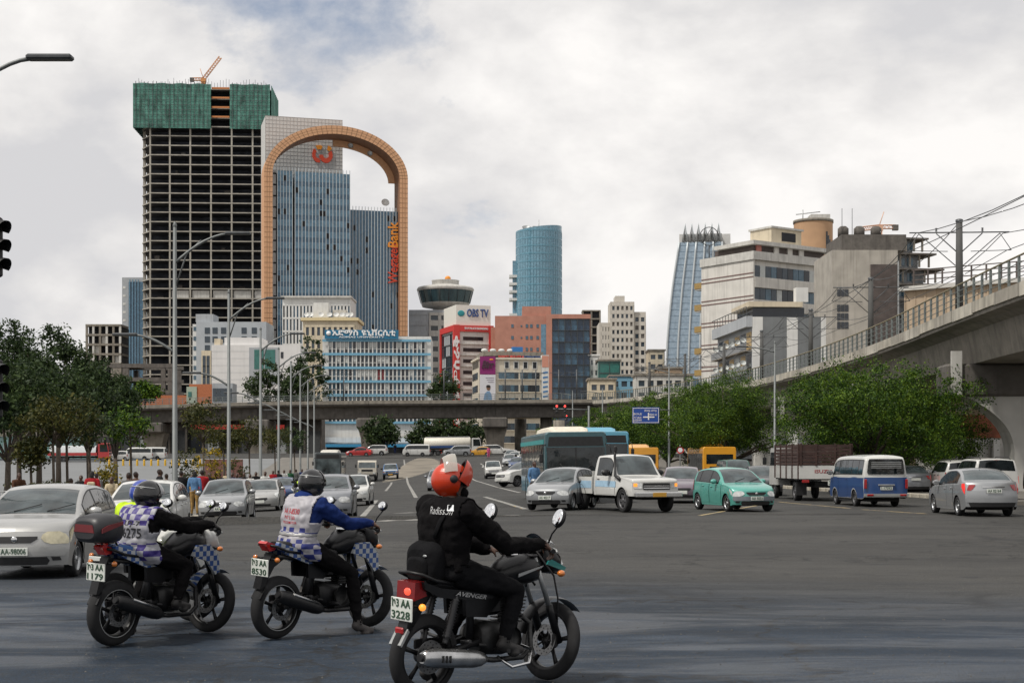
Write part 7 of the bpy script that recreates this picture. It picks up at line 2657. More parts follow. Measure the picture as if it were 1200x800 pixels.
 for sy in (-1, 1):
  MB().tube([(-.86, sy * .05, tz - .12), (-.88, sy * .13, tz - .12)], .012, 6).build('indicator_stem', M_BKM, r)
  MB().ball((-.885, sy * .155, tz - .12), (.035, .03, .026), 10).build('indicator', M_AMBER if sport else M_AMBERON, r)
  MB().tube([(.55, sy * .08, .86), (.57, sy * .15, .85)], .011, 6).build('indicator_stem', M_BKM, r)
  MB().ball((.575, sy * .175, .85), (.035, .03, .026), 10).build('indicator', M_AMBER, r)
 # front cowl and lamp
 if not sport:
  cw = loft_x([(.46, 0, .96, .09, .11), (.54, 0, .955, .125, .115), (.62, 0, .93, .115, .10), (.69, 0, .90, .075, .06)], 16, power=2.6)
  cw.build('headlamp_cowl', M_BK, r)
  for sy in (-1, 1):
   MB().prism([(.47, .92), (.66, .86), (.69, .885), (.50, .965)], lambda a, b, s: (a, sy * (.108 + .018 * s - .12 * max(0, a - .6)), b)).build('cowl_trim', M_TEALP, r)
  MB().ball((.655, 0, .905), (.055, .10, .075), 16).build('headlamp', M_LAMP, r)
  sc = MB()
  sc.grid(lambda t, u: Vector((.44 + .20 * t, u * (.085 + .03 * t), 1.15 - .16 * t - .03 * u * u)), linspace(0, 1, 6), linspace(-1, 1, 9))
  w_ = sc.build('fly_screen', glass('smoked_screen', (.05, .06, .07), .08), r)
  me = text_mesh('PULSE', .06, M_LET, .002, .02, width=.17, shear=.3)
  q = obj('screen_lettering', me, w_, (.55, -.02, 1.078))
  q.rotation_euler = (R(-48), 0, R(90))
 else:
  cw = loft_x([(.46, 0, .95, .08, .10), (.54, 0, .95, .12, .12), (.62, 0, .91, .11, .10), (.68, 0, .87, .06, .05)], 16, power=2.4)
  cw.build('headlamp_cowl', M_BKM if not topbox else P_WHITE, r)
  MB().ball((.645, 0, .88), (.05, .09, .065), 16).build('headlamp', M_LAMP, r)
  sc = MB()
  sc.grid(lambda t, u: Vector((.47 + .14 * t, u * (.08 + .03 * t), 1.12 - .13 * t - .03 * u * u)), linspace(0, 1, 6), linspace(-1, 1, 9))
  sc.build('fly_screen', M_BK, r)
 # handlebar
 gx, gzz = (.30, 1.07) if not sport else (.36, 1.06)
 for sy in (-1, 1):
  MB().tube([(hx - .02, sy * .05, hz + .07), (hx, sy * .16, gzz + .01), (gx + .02, sy * .27, gzz), (gx - .04, sy * .39, gzz - .02)], .012, 8).build('handlebar', M_BKM, r)
  MB().tube([(gx + .01, sy * .29, gzz - .002), (gx - .04, sy * .40, gzz - .02)], [.018, .018], 10).build('grip', M_BLACK, r)
  MB().tube([(gx + .06, sy * .24, gzz), (gx + .07, sy * .32, gzz - .02), (gx + .01, sy * .39, gzz - .03)], .007, 6).build('lever', M_STEEL, r)
  MB().cbox((gx + .03, sy * .24, gzz + .005), (.06, .05, .05), bev=.01).build('switch_box', M_BLACK, r)
  mx = (gx + .03, sy * .26, gzz)
  top_ = Vector((gx + .04, sy * .38, gzz + .22))
  st_ = MB().tube([mx, (gx + .04, sy * .30, gzz + .10), top_ + Vector((0, 0, -.04))], .007, 6).build('mirror_stem', M_BKM, r)
  mm = Matrix.Translation(top_) @ Matrix.Rotation(R(8) * sy, 4, 'Z') @ Matrix.Rotation(R(22), 4, 'Y')
  MB().ball((0, 0, 0), (.028, .062, .075 if not sport else .05), 14, M=mm).build('mirror', M_BKM, r)
  MB().lathe([(0, 0), (.9, 0), (1.0, -.06)], 20, M=mm @ Matrix.Translation((-.0285, 0, 0)) @ Matrix.Rotation(R(-90), 4, 'Y') @ Matrix.Diagonal((.068 if not sport else .043, .054, .1, 1))).build('mirror_glass', M_MIRR, r)
 MB().cbox((hx + .06, 0, hz + .12), (.06, .20, .10), bev=.02).build('instrument', M_BLACK, r)
 # exhaust on the right
 ex = MB().tube([(.24, -.05, .56), (.34, -.08, .48), (.32, -.12, .30), (.20, -.15, .24), (-.10, -.17, .25), (-.22, -.17, .265)], .021, 10).build('exhaust_pipe', M_ENG if not sport else M_BKM, r)
 a, b = Vector((-.20, -.185, .268)), Vector((-.82, -.205, .335 if not sport else .46))
 d = (b - a).normalized()
 mz = MB().tube([a, a + d * .05, a + d * .12, a + d * .50, a + d * .58, a + d * .62], [(.03, .03), (.055, .05), (.066, .058), (.070, .06), (.058, .05), (.04, .04)], 16).build('muffler', M_MUF if not sport else M_BKM, r)
 MB().tube([a + d * .60, a + d * .645], .028, 10).build('muffler_tip', M_BKM, mz)
 if not sport:
  sh = MB()
  P0 = a + d * .14 + Vector((0, -.012, .012))
  for k in range(3):
   c_ = a + d * (.40 + .035 * k) + Vector((0, -.058, .0))
   sh.cbox(c_, (.010, .02, .05), M=None)
  sh_ = sh.build('shield_slot', M_BLACK, mz)
  sh_['kind'] = 'stuff'
 else:
  MB().tube([a + d * .10 + Vector((0, -.03, .045)), a + d * .45 + Vector((0, -.03, .05))], [(.016, .03), (.016, .03)], 8).build('heat_shield', M_MUF, mz)
 # footrests, stand, guard bar
 for sy in (-1, 1):
  MB().tube([(-.05, sy * .12, .32), (-.05, sy * .28, .325)], .016, 8).build('footrest', M_BLACK, r)
  MB().tube([(-.38, sy * .12, .40), (-.40, sy * .24, .42)], .013, 8).build('pillion_rest', M_BLACK, r)
 MB().tube([(-.12, .14, .28), (-.24, .22, .05)], .012, 8).build('side_stand', M_BKM, r)
 if not sport:
  MB().tube([(.22, -.06, .33), (.26, -.20, .30), (.16, -.27, .215), (.0, -.26, .20), (-.06, -.16, .27)], .013, 10).build('guard_bar', M_CHROME, r)
  MB().tube([(hx + .06, .05, .74), (hx + .12, .10, .82), (hx + .16, .05, .74)], .010, 8).build('cable', M_BLACK, r)
  MB().tube([(hx + .03, -.08, hz + .1), (hx + .18, -.13, hz - .10), (xf - .05, -.12, wr + .35), (xf - .04, -.11, wr + .08)], .008, 6).build('brake_hose', M_BLACK, r)
 if topbox:
  bx = loft_x([(-1.22, 0, 1.09, .13, .08), (-1.16, 0, 1.095, .17, .12), (-.95, 0, 1.10, .19, .14), (-.76, 0, 1.10, .17, .13), (-.70, 0, 1.09, .13, .09)], 20, power=3.2).build('top_box', mat('box_grey', (.022, .022, .025), .45, var=.2), r)
  MB().prism([(-1.165, 1.11), (-1.06, 1.14), (-.80, 1.17), (-.80, 1.14), (-1.06, 1.09), (-1.165, 1.07)], lambda a, b, s: (a, (-.188, -.197)[s], b)).build('box_reflector', mat('dull_red', (.14, .012, .015), .3, coat=.8), bx)
  MB().prism([(-.13, 1.07), (.13, 1.07), (.11, 1.14), (-.11, 1.14)], lambda a, b, s: (-1.205 - .022 * s, a, b)).build('box_reflector', MATS['dull_red'], bx)
  MB().tube([(-.74, .1, .90), (-.80, .1, .98), (-1.0, .1, .985)], .012, 6).tube([(-.74, -.1, .90), (-.80, -.1, .98), (-1.0, -.1, .985)], .012, 6).build('box_rack', M_BKM, r)
 for o in r.children:            # short tail: draw the rear pieces in
  nm = o.name.split('.')[0]
  if nm in ('tail_light', 'rear_mudguard', 'mud_flap', 'grab_rail', 'tail_panel', 'reflector', 'indicator', 'indicator_stem', 'seat', 'top_box', 'box_rack'):
   for q in [o] + list(o.children):
    for v in q.data.vertices:
     if v.co.x < -.56:
      v.co.x = -.56 + (v.co.x + .56) * .68
  elif nm == 'licence_plate':
   o.location.x = -.56 + (o.location.x + .56) * .68
 return r
# ------------------------------------------------------------------ people
def remesh(mb, voxel, smooth_it=6, fac=.5):
 """fuse overlapping pieces into one continuous skin; keeps the material of the nearest source face"""
 me = mb.mesh('person', [M_BLACK])
 o = bpy.data.objects.new('person', me)
 COL.objects.link(o)
 md = o.modifiers.new('r', 'REMESH')
 md.mode = 'VOXEL'
 md.voxel_size = voxel
 md.use_smooth_shade = True
 sm = o.modifiers.new('s', 'SMOOTH')
 sm.iterations = smooth_it
 sm.factor = fac
 dg = bpy.context.evaluated_depsgraph_get()
 out = bpy.data.meshes.new_from_object(o.evaluated_get(dg))
 bpy.data.objects.remove(o)
 # nearest source polygon decides the material
 pts, ms = [], []
 for fc, m in zip(mb.f, mb.m):
  c = Vector((0, 0, 0))
  for i in fc:
   c += Vector(mb.v[i])
  pts.append(c / len(fc))
  ms.append(m)
 kd = kdtree.KDTree(len(pts))
 for i, p in enumerate(pts):
  kd.insert(p, i)
 kd.balance()
 idx = [ms[kd.find(p.center)[1]] for p in out.polygons]
 return out, idx
def limb(mb, a, b, ra, rb, m, bulge=0.0, n=10):
 a, b = Vector(a), Vector(b)
 k = 6
 pts = [a.lerp(b, i / k) for i in range(k + 1)]
 rad = [(ra + (rb - ra) * (i / k)) + bulge * math.sin(math.pi * (i / k) ** .8) for i in range(k + 1)]
 mb.tube(pts, rad, n, m)
 mb.ball(a, ra, n, m)
 mb.ball(b, rb, n, m)
def hand(mb, wrist, tip_dir, palm_n, grip_c=None, m=2, k=1.0, side=1, curl=1.0):
 """palm with four fingers of unequal length and a thumb; fingers bend towards palm_n"""
 w = Vector(wrist)
 d = Vector(tip_dir).normalized()
 n_ = Vector(palm_n).normalized()
 n_ = (n_ - d * n_.dot(d)).normalized()
 s = d.cross(n_).normalized() * side
 limb(mb, w, w + d * .03 * k, .026 * k, .030 * k, m)
 for j in range(4):
  o = (j - 1.5) * .020 * k
  base = w + d * .085 * k + s * o
  mb.tube([w + d * .02 * k + s * o * .8, base], [(.014 * k, .013 * k)] * 2, 8, m)
  mb.ball(base, .0115 * k, 8, m)
  ln = (.040, .046, .043, .034)[j] * k
  p0 = base
  for q, a in enumerate((35, 85, 130)):
   a = R(a * curl)
   dd = d * math.cos(a) + n_ * math.sin(a)
   p1 = p0 + dd * ln * (1, .7, .55)[q]
   limb(mb, p0, p1, (.0105 - .001 * q) * k, (.0095 - .001 * q) * k, m, n=8)
   p0 = p1
 t0 = w + d * .03 * k - s * .028 * k
 t1 = t0 + (d * .6 - s * .45 + n_ * .6).normalized() * .038 * k
 t2 = t1 + (d * .6 + n_ * .8 + s * .25).normalized() * .030 * k
 limb(mb, t0, t1, .013 * k, .0115 * k, m, n=8)
 limb(mb, t1, t2, .0115 * k, .009 * k, m, n=8)
def head(mb, c, fwd, k=1.0, m=2, hair=4, long_hair=False):
 """head with jaw, nose, brow, ears and hair; fwd is where it looks"""
 c = Vector(c)
 f = Vector(fwd).normalized()
 s = Vector((0, 0, 1)).cross(f).normalized()
 u = f.cross(s)
 A = Matrix((s, f, u)).transposed().to_4x4()
 T = Matrix.Translation(c) @ A @ Matrix.Scale(k, 4)
 mb.ball((0, -.008, .02), (.074, .094, .10), 16, m, M=T)
 mb.ball((0, .025, -.055), (.055, .062, .062), 14, m, M=T)
 mb.ball((0, .060, -.085), (.024, .022, .022), 10, m, M=T)
 mb.tube([T @ Vector((0, .088, .018)), T @ Vector((0, .106, -.012)), T @ Vector((0, .100, -.024))], [.010 * k, .014 * k, .013 * k], 8, m)
 mb.ball((0, .080, .032), (.055, .02, .012), 10, m, M=T)
 mb.ball((0, .084, -.055), (.024, .012, .011), 10, m, M=T)
 for sx in (-1, 1):
  mb.ball((sx * .076, -.004, .0), (.010, .020, .032), 8, m, M=T)
 if hair is not None:
  mb.ball((0, -.02, .038), (.082, .096, .094), 16, hair, M=T)
  if long_hair:
   mb.ball((0, -.07, -.03), (.075, .05, .10), 12, hair, M=T)
def torso(mb, pel, chest, neck, m=0, mt=1, k=1.0, fat=1.0, side=(0, 1, 0)):
 pel, chest, neck = Vector(pel), Vector(chest), Vector(neck)
 ks = [(-.10, .150, .105, mt), (-.02, .165, .115, mt), (.10, .155, .11, m), (.30, .150, .105, m), (.55, .170, .118, m), (.78, .185, .118, m), (.93, .165, .10, m), (1.02, .085, .075, m)]
 def curve(t):
  a = pel.lerp(chest, min(1, max(0, t / .62))) if t < .62 else chest.lerp(neck, (t - .62) / .38)
  if t < 0:
   a = pel + (pel - chest).normalized() * (-t) * (chest - pel).length / .62
  return a
 for mm in (mt, m):
  sel = [q for q in ks if (q[0] <= .1 if mm == mt else q[0] >= -.02)]
  mb.tube([curve(q[0]) for q in sel], [(q[2] * k * fat, q[1] * k * fat) for q in sel], 18, mm, flat=(1, 0, .15))
def body_mesh(J, mats, k=1.0, voxel=.011, hands=None, fat=1.0, look=(1, 0, 0), hair=4, gloves=2, top_arm=0, shoe=3, shorts=False, long_hair=False, skirt=None, forearm=None):
 """one continuous body from joints; mats: [top, trousers, skin, shoes, hair]"""
 mb = MB()
 torso(mb, J['pel'], J['chest'], J['neck'], 0, 1, k, fat)
 nk = Vector(J['neck'])
 hd = Vector(J['head'])
 limb(mb, nk - Vector((0, 0, .03)), hd - Vector((0, 0, .04)), .055 * k, .052 * k, 2)
 head(mb, hd, look, k, hair=hair, long_hair=long_hair)
 for s in 'LR':
  sh, el, wr_ = J['sh' + s], J['el' + s], J['wr' + s]
  limb(mb, Vector(J['chest']).lerp(nk, .62), sh, .085 * k, .074 * k * fat, 0)
  limb(mb, sh, el, .066 * k * fat, .052 * k * fat, top_arm, .006)
  limb(mb, el, wr_, .050 * k * fat, .036 * k, top_arm if forearm is None else forearm, .007)
  hp, kn, an, to = J['hp' + s], J['kn' + s], J['an' + s], J['to' + s]
  limb(mb, hp, kn, .092 * k * fat, .064 * k, 1, .006)
  limb(mb, kn, an, .062 * k, .046 * k, 1, .010)
  a, t = Vector(an), Vector(to)
  d = (t - a).normalized()
  limb(mb, a, a - Vector((0, 0, .045 * k)), .046 * k, .045 * k, shoe)
  limb(mb, a - Vector((0, 0, .045 * k)) - d * .03, t, .042 * k, .034 * k, shoe)
  mb.ball(a - Vector((0, 0, .05 * k)) + (t - a) * .6, (.05 * k, .05 * k, .035 * k), 10, shoe)
  h = (hands or {}).get(s)
  if h:
   hand(mb, wr_, h[0], h[1], m=gloves, k=k, side=(1 if s == 'L' else -1), curl=h[2] if len(h) > 2 else 1.0)
  else:
   dd = (Vector(wr_) - Vector(el)).normalized()
   limb(mb, wr_, Vector(wr_) + dd * .10 * k, .034 * k, .028 * k, 2)
   limb(mb, Vector(wr_) + dd * .03 * k, Vector(wr_) + dd * .07 * k + Vector((.03 * k, 0, 0)), .014 * k, .012 * k, 2)
 if skirt:
  p = Vector(J['pel'])
  mb.lathe([(.16 * k, .12), (.19 * k, -.05), (.24 * k, -skirt * .5), (.28 * k, -skirt), (.02, -skirt)], 18, 1, M=Matrix.Translation(p))
 me, idx = remesh(mb, voxel)
 if voxel < .015:            # folds of loose cloth
  nz = __import__('mathutils').noise
  sk = set()
  for q, i in zip(me.polygons, idx):
   if i in (2, 3, 4):
    sk.update(q.vertices)
  nrm = [v.normal.copy() for v in me.vertices]
  for v in me.vertices:
   if v.index not in sk:
    p = v.co.copy()
    v.co = p + nrm[v.index] * (.011 * nz.noise(Vector((p.x * 9, p.y * 9, p.z * 17))) + .006 * nz.noise(p * 26 + Vector((3, 1, 2))))
 me.materials.clear()
 for m in mats:
  me.materials.append(m)
 me.polygons.foreach_set('material_index', idx)
 me.polygons.foreach_set('use_smooth', [True] * len(me.polygons))
 me.update()
 return me
def shell(me, name, m, keep, off, parent, rim=True):
 """garment: the faces of the body for which keep(centre, normal, material) holds, moved outwards, with thickness"""
 vs, fs, mp_ = [], [], {}
 for p in me.polygons:
  if keep(p.center, p.normal, p.material_index):
   f = []
   for i in p.vertices:
    if i not in mp_:
     mp_[i] = len(vs)
     v = me.vertices[i]
     vs.append(tuple(v.co + v.normal * off))
    f.append(mp_[i])
   fs.append(f)
 n0 = len(vs)
 edges = {}
 for f in fs:
  for a, b in zip(f, f[1:] + f[:1]):
   edges[(a, b)] = edges.get((a, b), 0) + 1
 inv = {v: k for k, v in mp_.items()}
 extra = {}
 for (a, b) in list(edges):
  if (b, a) not in edges:
   for i in (a, b):
    if i not in extra:
     v = me.vertices[inv[i]]
     extra[i] = len(vs)
     vs.append(tuple(v.co + v.normal * (off * .1)))
   fs.append([b, a, extra[a], extra[b]])
 mb = MB()
 mb.add(vs, fs, 0, True)
 return mb.build(name, m, parent)
def print_on(target, body, size, y, z, m, width, bold=.01, parent=None, name='lettering', frm=Vector((-1, 0, 0)), eps=.004, space=1.0, tilt=0.0, spin=0.0):
 """lettering pressed on to a garment: every point is moved on to the surface seen from behind"""
 from mathutils.bvhtree import BVHTree
 me = text_mesh(body, size, m, .0, bold, width=width, space=space)
 bv = BVHTree.FromPolygons([v.co for v in target.data.vertices], [tuple(p.vertices) for p in target.data.polygons])
 right = Vector((0, 0, 1)).cross(frm) * -1
 right = frm.cross(Vector((0, 0, 1))).normalized() * -1
 c = Vector((0, 0, 0))
 for v in me.vertices:
  a, b = v.co.x, v.co.z
  a, b = a * math.cos(spin) - b * math.sin(spin), a * math.sin(spin) + b * math.cos(spin)
  o = frm * 1.5 + right * (a - y) * 1.0 + Vector((0, 0, z + b))
  hit = bv.ray_cast(o, -frm)
  if hit[0] is not None:
   v.co = hit[0] + frm * eps
  else:
   v.co = o - frm * 1.4
 return obj(name, me, parent or target)
M_SKIN = mat('skin', (0.075, 0.036, 0.022), 0.5, var=0.12, scale=10)
M_SKIN2 = mat('skin_light', (0.13, 0.065, 0.04), 0.5, var=0.12, scale=10)
M_HAIR = mat('hair', (0.008, 0.007, 0.007), 0.8, var=0.3, scale=40)
def cloth(name, col, bump=.9):
 return mat('cloth_' + name, col, .9, var=.3, scale=7, bump=bump, bscale=9, spec=.08)
C_BLACK = cloth('black', (.006, .0055, .006))
C_BLACK2 = cloth('charcoal', (.008, .008, .009))
C_BLUE = cloth('royal_blue', (.012, .026, .11))
C_SHOE = mat('shoe', (.02, .018, .017), .6, var=.3)
C_SLIP = mat('canvas_shoe', (.045, .04, .038), .7, var=.3)
def helmet(parent, c, fwd, m, kind='full', k=1.0, mv=None):
 """full-face shell with an opening in front; kind 'full' (visor down), 'up' (visor raised), 'flip' (chin bar raised)"""
 c = Vector(c)
 f = Vector(fwd).normalized()
 s = Vector((0, 0, 1)).cross(f).normalized()
 u = f.cross(s)
 T = Matrix.Translation(c) @ Matrix((s, f, u)).transposed().to_4x4() @ Matrix.Scale(k, 4)
 rx, ry, rz_ = .128, .152, .145
 def pt(a, e, g=1.0):
  """a: azimuth from straight ahead, e: elevation"""
  low = max(0.0, -e)
  kx_ = 1 - .10 * min(1, low / .9) ** 2
  yy = ry * math.cos(a) * math.cos(e) * (1.0 if math.cos(a) < 0 else 1.02)
  return T @ Vector((rx * math.sin(a) * math.cos(e) * kx_ * g, yy * g - .01, rz_ * math.sin(e) * g + .015))
 A = linspace(-math.pi, math.pi, 49)
 E = linspace(R(-58), R(90), 25)
 mb = MB()
 for g, fl in ((1.0, False), (.90, True)):
  for i in range(48):
   for j in range(24):
    a, e = (A[i] + A[i + 1]) / 2, (E[j] + E[j + 1]) / 2
    if kind == 'flip':
     op = abs(a) < R(68) and e < R(26)
    else:
     op = abs(a) < R(72) and R(-24) < e < R(24) + .0
    if op:
     continue
    q = [pt(A[i], E[j], g), pt(A[i + 1], E[j], g), pt(A[i + 1], E[j + 1], g), pt(A[i], E[j + 1], g)]
    mb.add(q, [(3, 2, 1, 0) if not fl else (0, 1, 2, 3)], 0 if g == 1 else 1, True)
 # rims
 def rimq(a0, e0, a1, e1):
  mb.add([pt(a0, e0), pt(a1, e1), pt(a1, e1, .9), pt(a0, e0, .9)], [(0, 1, 2, 3), (3, 2, 1, 0)], 1)
 h = mb.build('helmet', [m, M_BLACK], parent)
 if kind != 'flip':
  v = MB()
  e0, e1 = (R(-25), R(26)) if kind == 'full' else (R(10), R(64))
  v.grid(lambda a, e: pt(a, e, 1.02 if kind == 'full' else 1.05), linspace(R(-76), R(76), 19), linspace(e0, e1, 8), flip=True)
  v.build('visor', mv or glass('dark_visor', (.012, .013, .015), .05), h)
  t = MB()
  t.grid(lambda a, e: pt(a, e, 1.03), linspace(R(-22), R(22), 8), linspace(R(-46), R(-32), 4), flip=True)
  t.build('chin_vent', M_BLACK, h)
  for sg in (-1, 1):
   MB().ball(pt(sg * R(80), R(2), 1.03), .02, 10).build('visor_hinge', M_BLACK, h)
  MB().tube([pt(R(a), R(28), 1.012) for a in range(100, 261, 16)], .006, 5).build('trim_line', M_STEEL, h)
 else:
  # the raised chin bar stands over the forehead
  def pt2(a, e, g=1.0):
   p = T.inverted() @ pt(a, e, g)
   Rm = Matrix.Translation((0, -.005, .03)) @ Matrix.Rotation(R(62 if e < R(-7) else 92), 4, 'X') @ Matrix.Translation((0, .005, -.03))
   return T @ (Rm @ (Vector((p.x * 1.06, p.y * 1.22, p.z))))
  cb = MB()
  aa, ee = linspace(R(-84), R(84), 25), linspace(R(-56), R(-8), 9)
  cb.grid(lambda a, e: pt2(a, e, 1.05), aa, ee, flip=True)
  cb.grid(lambda a, e: pt2(a, e, .93), aa, ee, 1)
  for e in (ee[0], ee[-1]):
   cb.grid(lambda a, t: pt2(a, e, 1.05 - .12 * t), aa, [0, 1], 1)
   cb.grid(lambda a, t: pt2(a, e, 1.05 - .12 * t), aa, [0, 1], 1, flip=True)
  cb.build('chin_bar', [m, M_BLACK], h)
  vz = MB()
  vz.grid(lambda a, e: pt2(a, e, 1.06), linspace(R(-70), R(70), 19), linspace(R(-6), R(34), 6), flip=True)
  vz.build('visor', mv, h)
  for sg in (-1, 1):
   MB().lathe([(0, .012), (.026, .012), (.03, 0)], 16, M=Matrix.Translation(pt(sg * R(88), R(6), 1.0)) @ (Matrix((s, f, u)).transposed().to_4x4()) @ Matrix.Rotation(R(90) * sg, 4, 'Y')).build('visor_hinge', M_BLACK, h)
 return h
def place(px_r, py_r, px_f, py_f, base=1.28):
 """location and heading from the two wheel contacts"""
 a, b = ground_at(px_r, py_r), ground_at(px_f, py_f)
 d = (b - a)
 rz = math.atan2(d.y, d.x)
 m = (a + b) / 2
 return m, rz
# ---- rider with the orange helmet
loc3, rz3 = place(495, 818, 642, 797)
bike3 = motorcycle('black motorcycle with chrome muffler and lit tail lamp nearest the camera', 'commuter', ('ኮ3 AA', '3228'), loc3, rz3, R(2))
J = dict(pel=(-.44, 0, .91), chest=(-.46, 0, 1.20), neck=(-.44, 0, 1.415), head=(-.395, 0, 1.53),
   shL=(-.44, .20, 1.345), elL=(-.16, .29, 1.12), wrL=(.10, .16, 1.03), shR=(-.44, -.20, 1.345), elR=(-.14, -.33, 1.10), wrR=(.215, -.335, 1.10),
   hpL=(-.39, .10, .90), knL=(.02, .27, .66), anL=(-.30, .36, .13), toL=(-.18, .39, .045),
   hpR=(-.39, -.10, .90), knR=(.06, -.23, .76), anR=(-.06, -.235, .40), toR=(.10, -.235, .315))
me = body_mesh(J, [C_BLACK, C_BLACK2, M_SKIN, C_SHOE, M_HAIR], hands={'R': ((.75, -.15, -.5), (.1, .1, -1)), 'L': ((.9, -.3, -.1), (.2, 0, -1), .45)}, fat=1.34, look=(.86, -.5, 0), voxel=.010)
rider3 = thing('person', 'motorcyclist in black with a raised orange helmet and shoulder bag', 'person', loc3, rz3, 'motorcyclists')
rider3.rotation_euler = (R(2), 0, rz3)
b_ = obj('body', me, rider3)
M_HELO = paint('orange_helmet', (0.50, 0.035, 0.006), 0.0, 0.3, .4)
vis = mat('clear_visor', (0.42, 0.40, 0.36), 0.1, var=.1, coat=.6, alpha=.75)
LOOK3 = (.86, -.5, 0)
helmet(rider3, (-.40, .005, 1.55), LOOK3, M_HELO, 'flip', .93, vis)
hd = Vector((-.395, 0, 1.53))
f3 = Vector(LOOK3).normalized()
s3 = Vector((0, 0, 1)).cross(f3)
gl_ = MB()
for sg in (-1, 1):
 gl_.cbox((0, 0, 0), (.012, .05, .034), M=Matrix.Translation(hd + f3 * .098 + s3 * sg * .034 + Vector((0, 0, .012))) @ Matrix.Rotation(math.atan2(f3.y, f3.x), 4, 'Z'))
 gl_.tube([hd + f3 * .095 + s3 * sg * .058 + Vector((0, 0, .016)), hd + s3 * sg * .082 + Vector((0, 0, .012))], .004, 5)
gl_.build('glasses', M_BLACK, rider3)
mk_ = MB()
mk_.ball((0, 0, 0), (.045, .055, .042), 12, M=Matrix.Translation(hd + f3 * .078 + Vector((0, 0, -.058))) @ Matrix.Rotation(math.atan2(f3.y, f3.x), 4, 'Z'))
mk_.build('face_mask', C_BLACK, rider3)
st_ = MB().tube([hd + f3 * .02 + s3 * .09 + Vector((0, 0, -.05)), hd + f3 * .075 + Vector((0, 0, -.145)), hd + f3 * .02 - s3 * .09 + Vector((0, 0, -.05))], .006, 6).build('chin_strap', M_BLACK, rider3)
jk = shell(me, 'jacket', C_BLACK, lambda c, n, m: m == 0 and .92 < c.z < 1.47 and abs(c.y) < .24, .012, rider3)
print_on(jk, 'Radisson', .075, .045, 1.35, mat('faded_white', (.42, .42, .42), .7), .19, .0, rider3, 'jacket_lettering', Vector((-1, -.25, .0)).normalized())
bag = MB()
bag.cbox((0, 0, 0), (.14, .36, .34), bev=.05)
bo = loft_x([(-.685, .02, .95, .12, .12), (-.665, .02, .96, .155, .15), (-.61, .02, .97, .165, .165), (-.53, .02, .99, .15, .15)], 18, power=3.5).build('shoulder_bag', cloth('bag', (.008, .008, .009)), rider3)
bp_ = loft_x([(-.715, .02, .93, .08, .07), (-.70, .02, .93, .11, .09), (-.66, .02, .93, .11, .09)], 16, power=3.5).build('bag_pocket', MATS['cloth_bag'], bo)
MB().ball((-.69, -.06, 1.03), (.006, .022, .010), 10).build('bag_badge', M_STEEL, bo)
from mathutils.bvhtree import BVHTree
bv3 = BVHTree.FromPolygons([v.co for v in me.vertices], [tuple(p.vertices) for p in me.polygons])
def strap(pts, w, m, parent, off=.02):
 out = []
 for p in pts:
  p = Vector(p)
  q = bv3.find_nearest(p)
  out.append(q[0] + q[1] * off)
 return MB().tube(out, [(.005, w)] * len(out), 8).build('bag_strap', m, parent)
strap([(-.63, -.08, 1.16), (-.61, -.12, 1.27), (-.54, -.14, 1.38), (-.44, -.15, 1.43), (-.33, -.13, 1.34), (-.31, -.06, 1.20), (-.31, .06, 1.06)], .022, MATS['cloth_bag'], bo)
pt_ = MB()
q = bv3.ray_cast(Vector((-1.34, -.55, 1.365)), Vector((.82, .4, 0)).normalized())
if q[0] is not None:
 nn_ = q[1]
 z_ = Vector((0, 0, 1))
 x_ = z_.cross(nn_).normalized()
 y_ = nn_.cross(x_)
 c_ = q[0] + nn_ * .022
 pt_.add([c_ + x_ * a * .026 + y_ * b * .024 for a, b in ((-1, -1), (1, -1), (1, 1), (-1, 1))], [(0, 1, 2, 3), (3, 2, 1, 0)])
 pt_.build('strap_patch', M_LET, bo)
# ---- rider with the royal blue jacket and checked vest
loc2, rz2 = place(326, 748, 428, 735)
bike2 = motorcycle('checkered silver and blue motorcycle in the middle of the three', 'sport', ('ኮ3 AA', '8530'), loc2, rz2, R(3))
J = dict(pel=(-.40, 0, .89), chest=(-.34, 0, 1.15), neck=(-.27, 0, 1.345), head=(-.22, 0, 1.46),
   shL=(-.28, .19, 1.28), elL=(-.02, .30, 1.10), wrL=(.27, .35, 1.115), shR=(-.28, -.19, 1.28), elR=(-.02, -.31, 1.11), wrR=(.27, -.345, 1.115),
   hpL=(-.36, .10, .87), knL=(.08, .22, .72), anL=(-.06, .235, .40), toL=(.09, .235, .33),
   hpR=(-.36, -.10, .87), knR=(.10, -.27, .62), anR=(.12, -.36, .135), toR=(.27, -.40, .045))
me = body_mesh(J, [C_BLUE, C_BLACK, M_SKIN2, C_SLIP, M_HAIR], hands={'R': ((.8, -.2, -.4), (.1, .1, -1)), 'L': ((.8, .2, -.4), (.1, -.1, -1))}, fat=1.28, voxel=.010)
rider2 = thing('person', 'motorcyclist in royal blue jacket and white vest with blue checks', 'person', loc2, rz2, 'motorcyclists')
rider2.rotation_euler = (R(3), 0, rz2)
obj('body', me, rider2)
helmet(rider2, (-.22, 0, 1.475), (.93, .2, -.1), mat('black_helmet', (.008, .008, .009), .25, var=.6, scale=14, coat=.5), 'up', 1.0, glass('smoke_visor', (.04, .04, .04), .1))
vest2 = shell(me, 'vest', M_CHK_V2, lambda c, n, m: .76 < c.z < 1.385 and (m == 0 or m == 1 and c.x < -.30) and (abs(c.y) < .19 or c.z < 1.12 and abs(c.y) < .26 or c.z > 1.28 and abs(c.y) < .2) and c.x < -.17 + (c.z - 1.0) * .12, .016, rider2)
hood = MB().ball((-.33, 0, 1.355), (.085, .11, .07), 16).ball((-.35, 0, 1.315), (.07, .12, .06), 14).build('hood', C_BLUE, rider2)
M_VRED = mat('vest_red_print', (.42, .015, .03), .7)
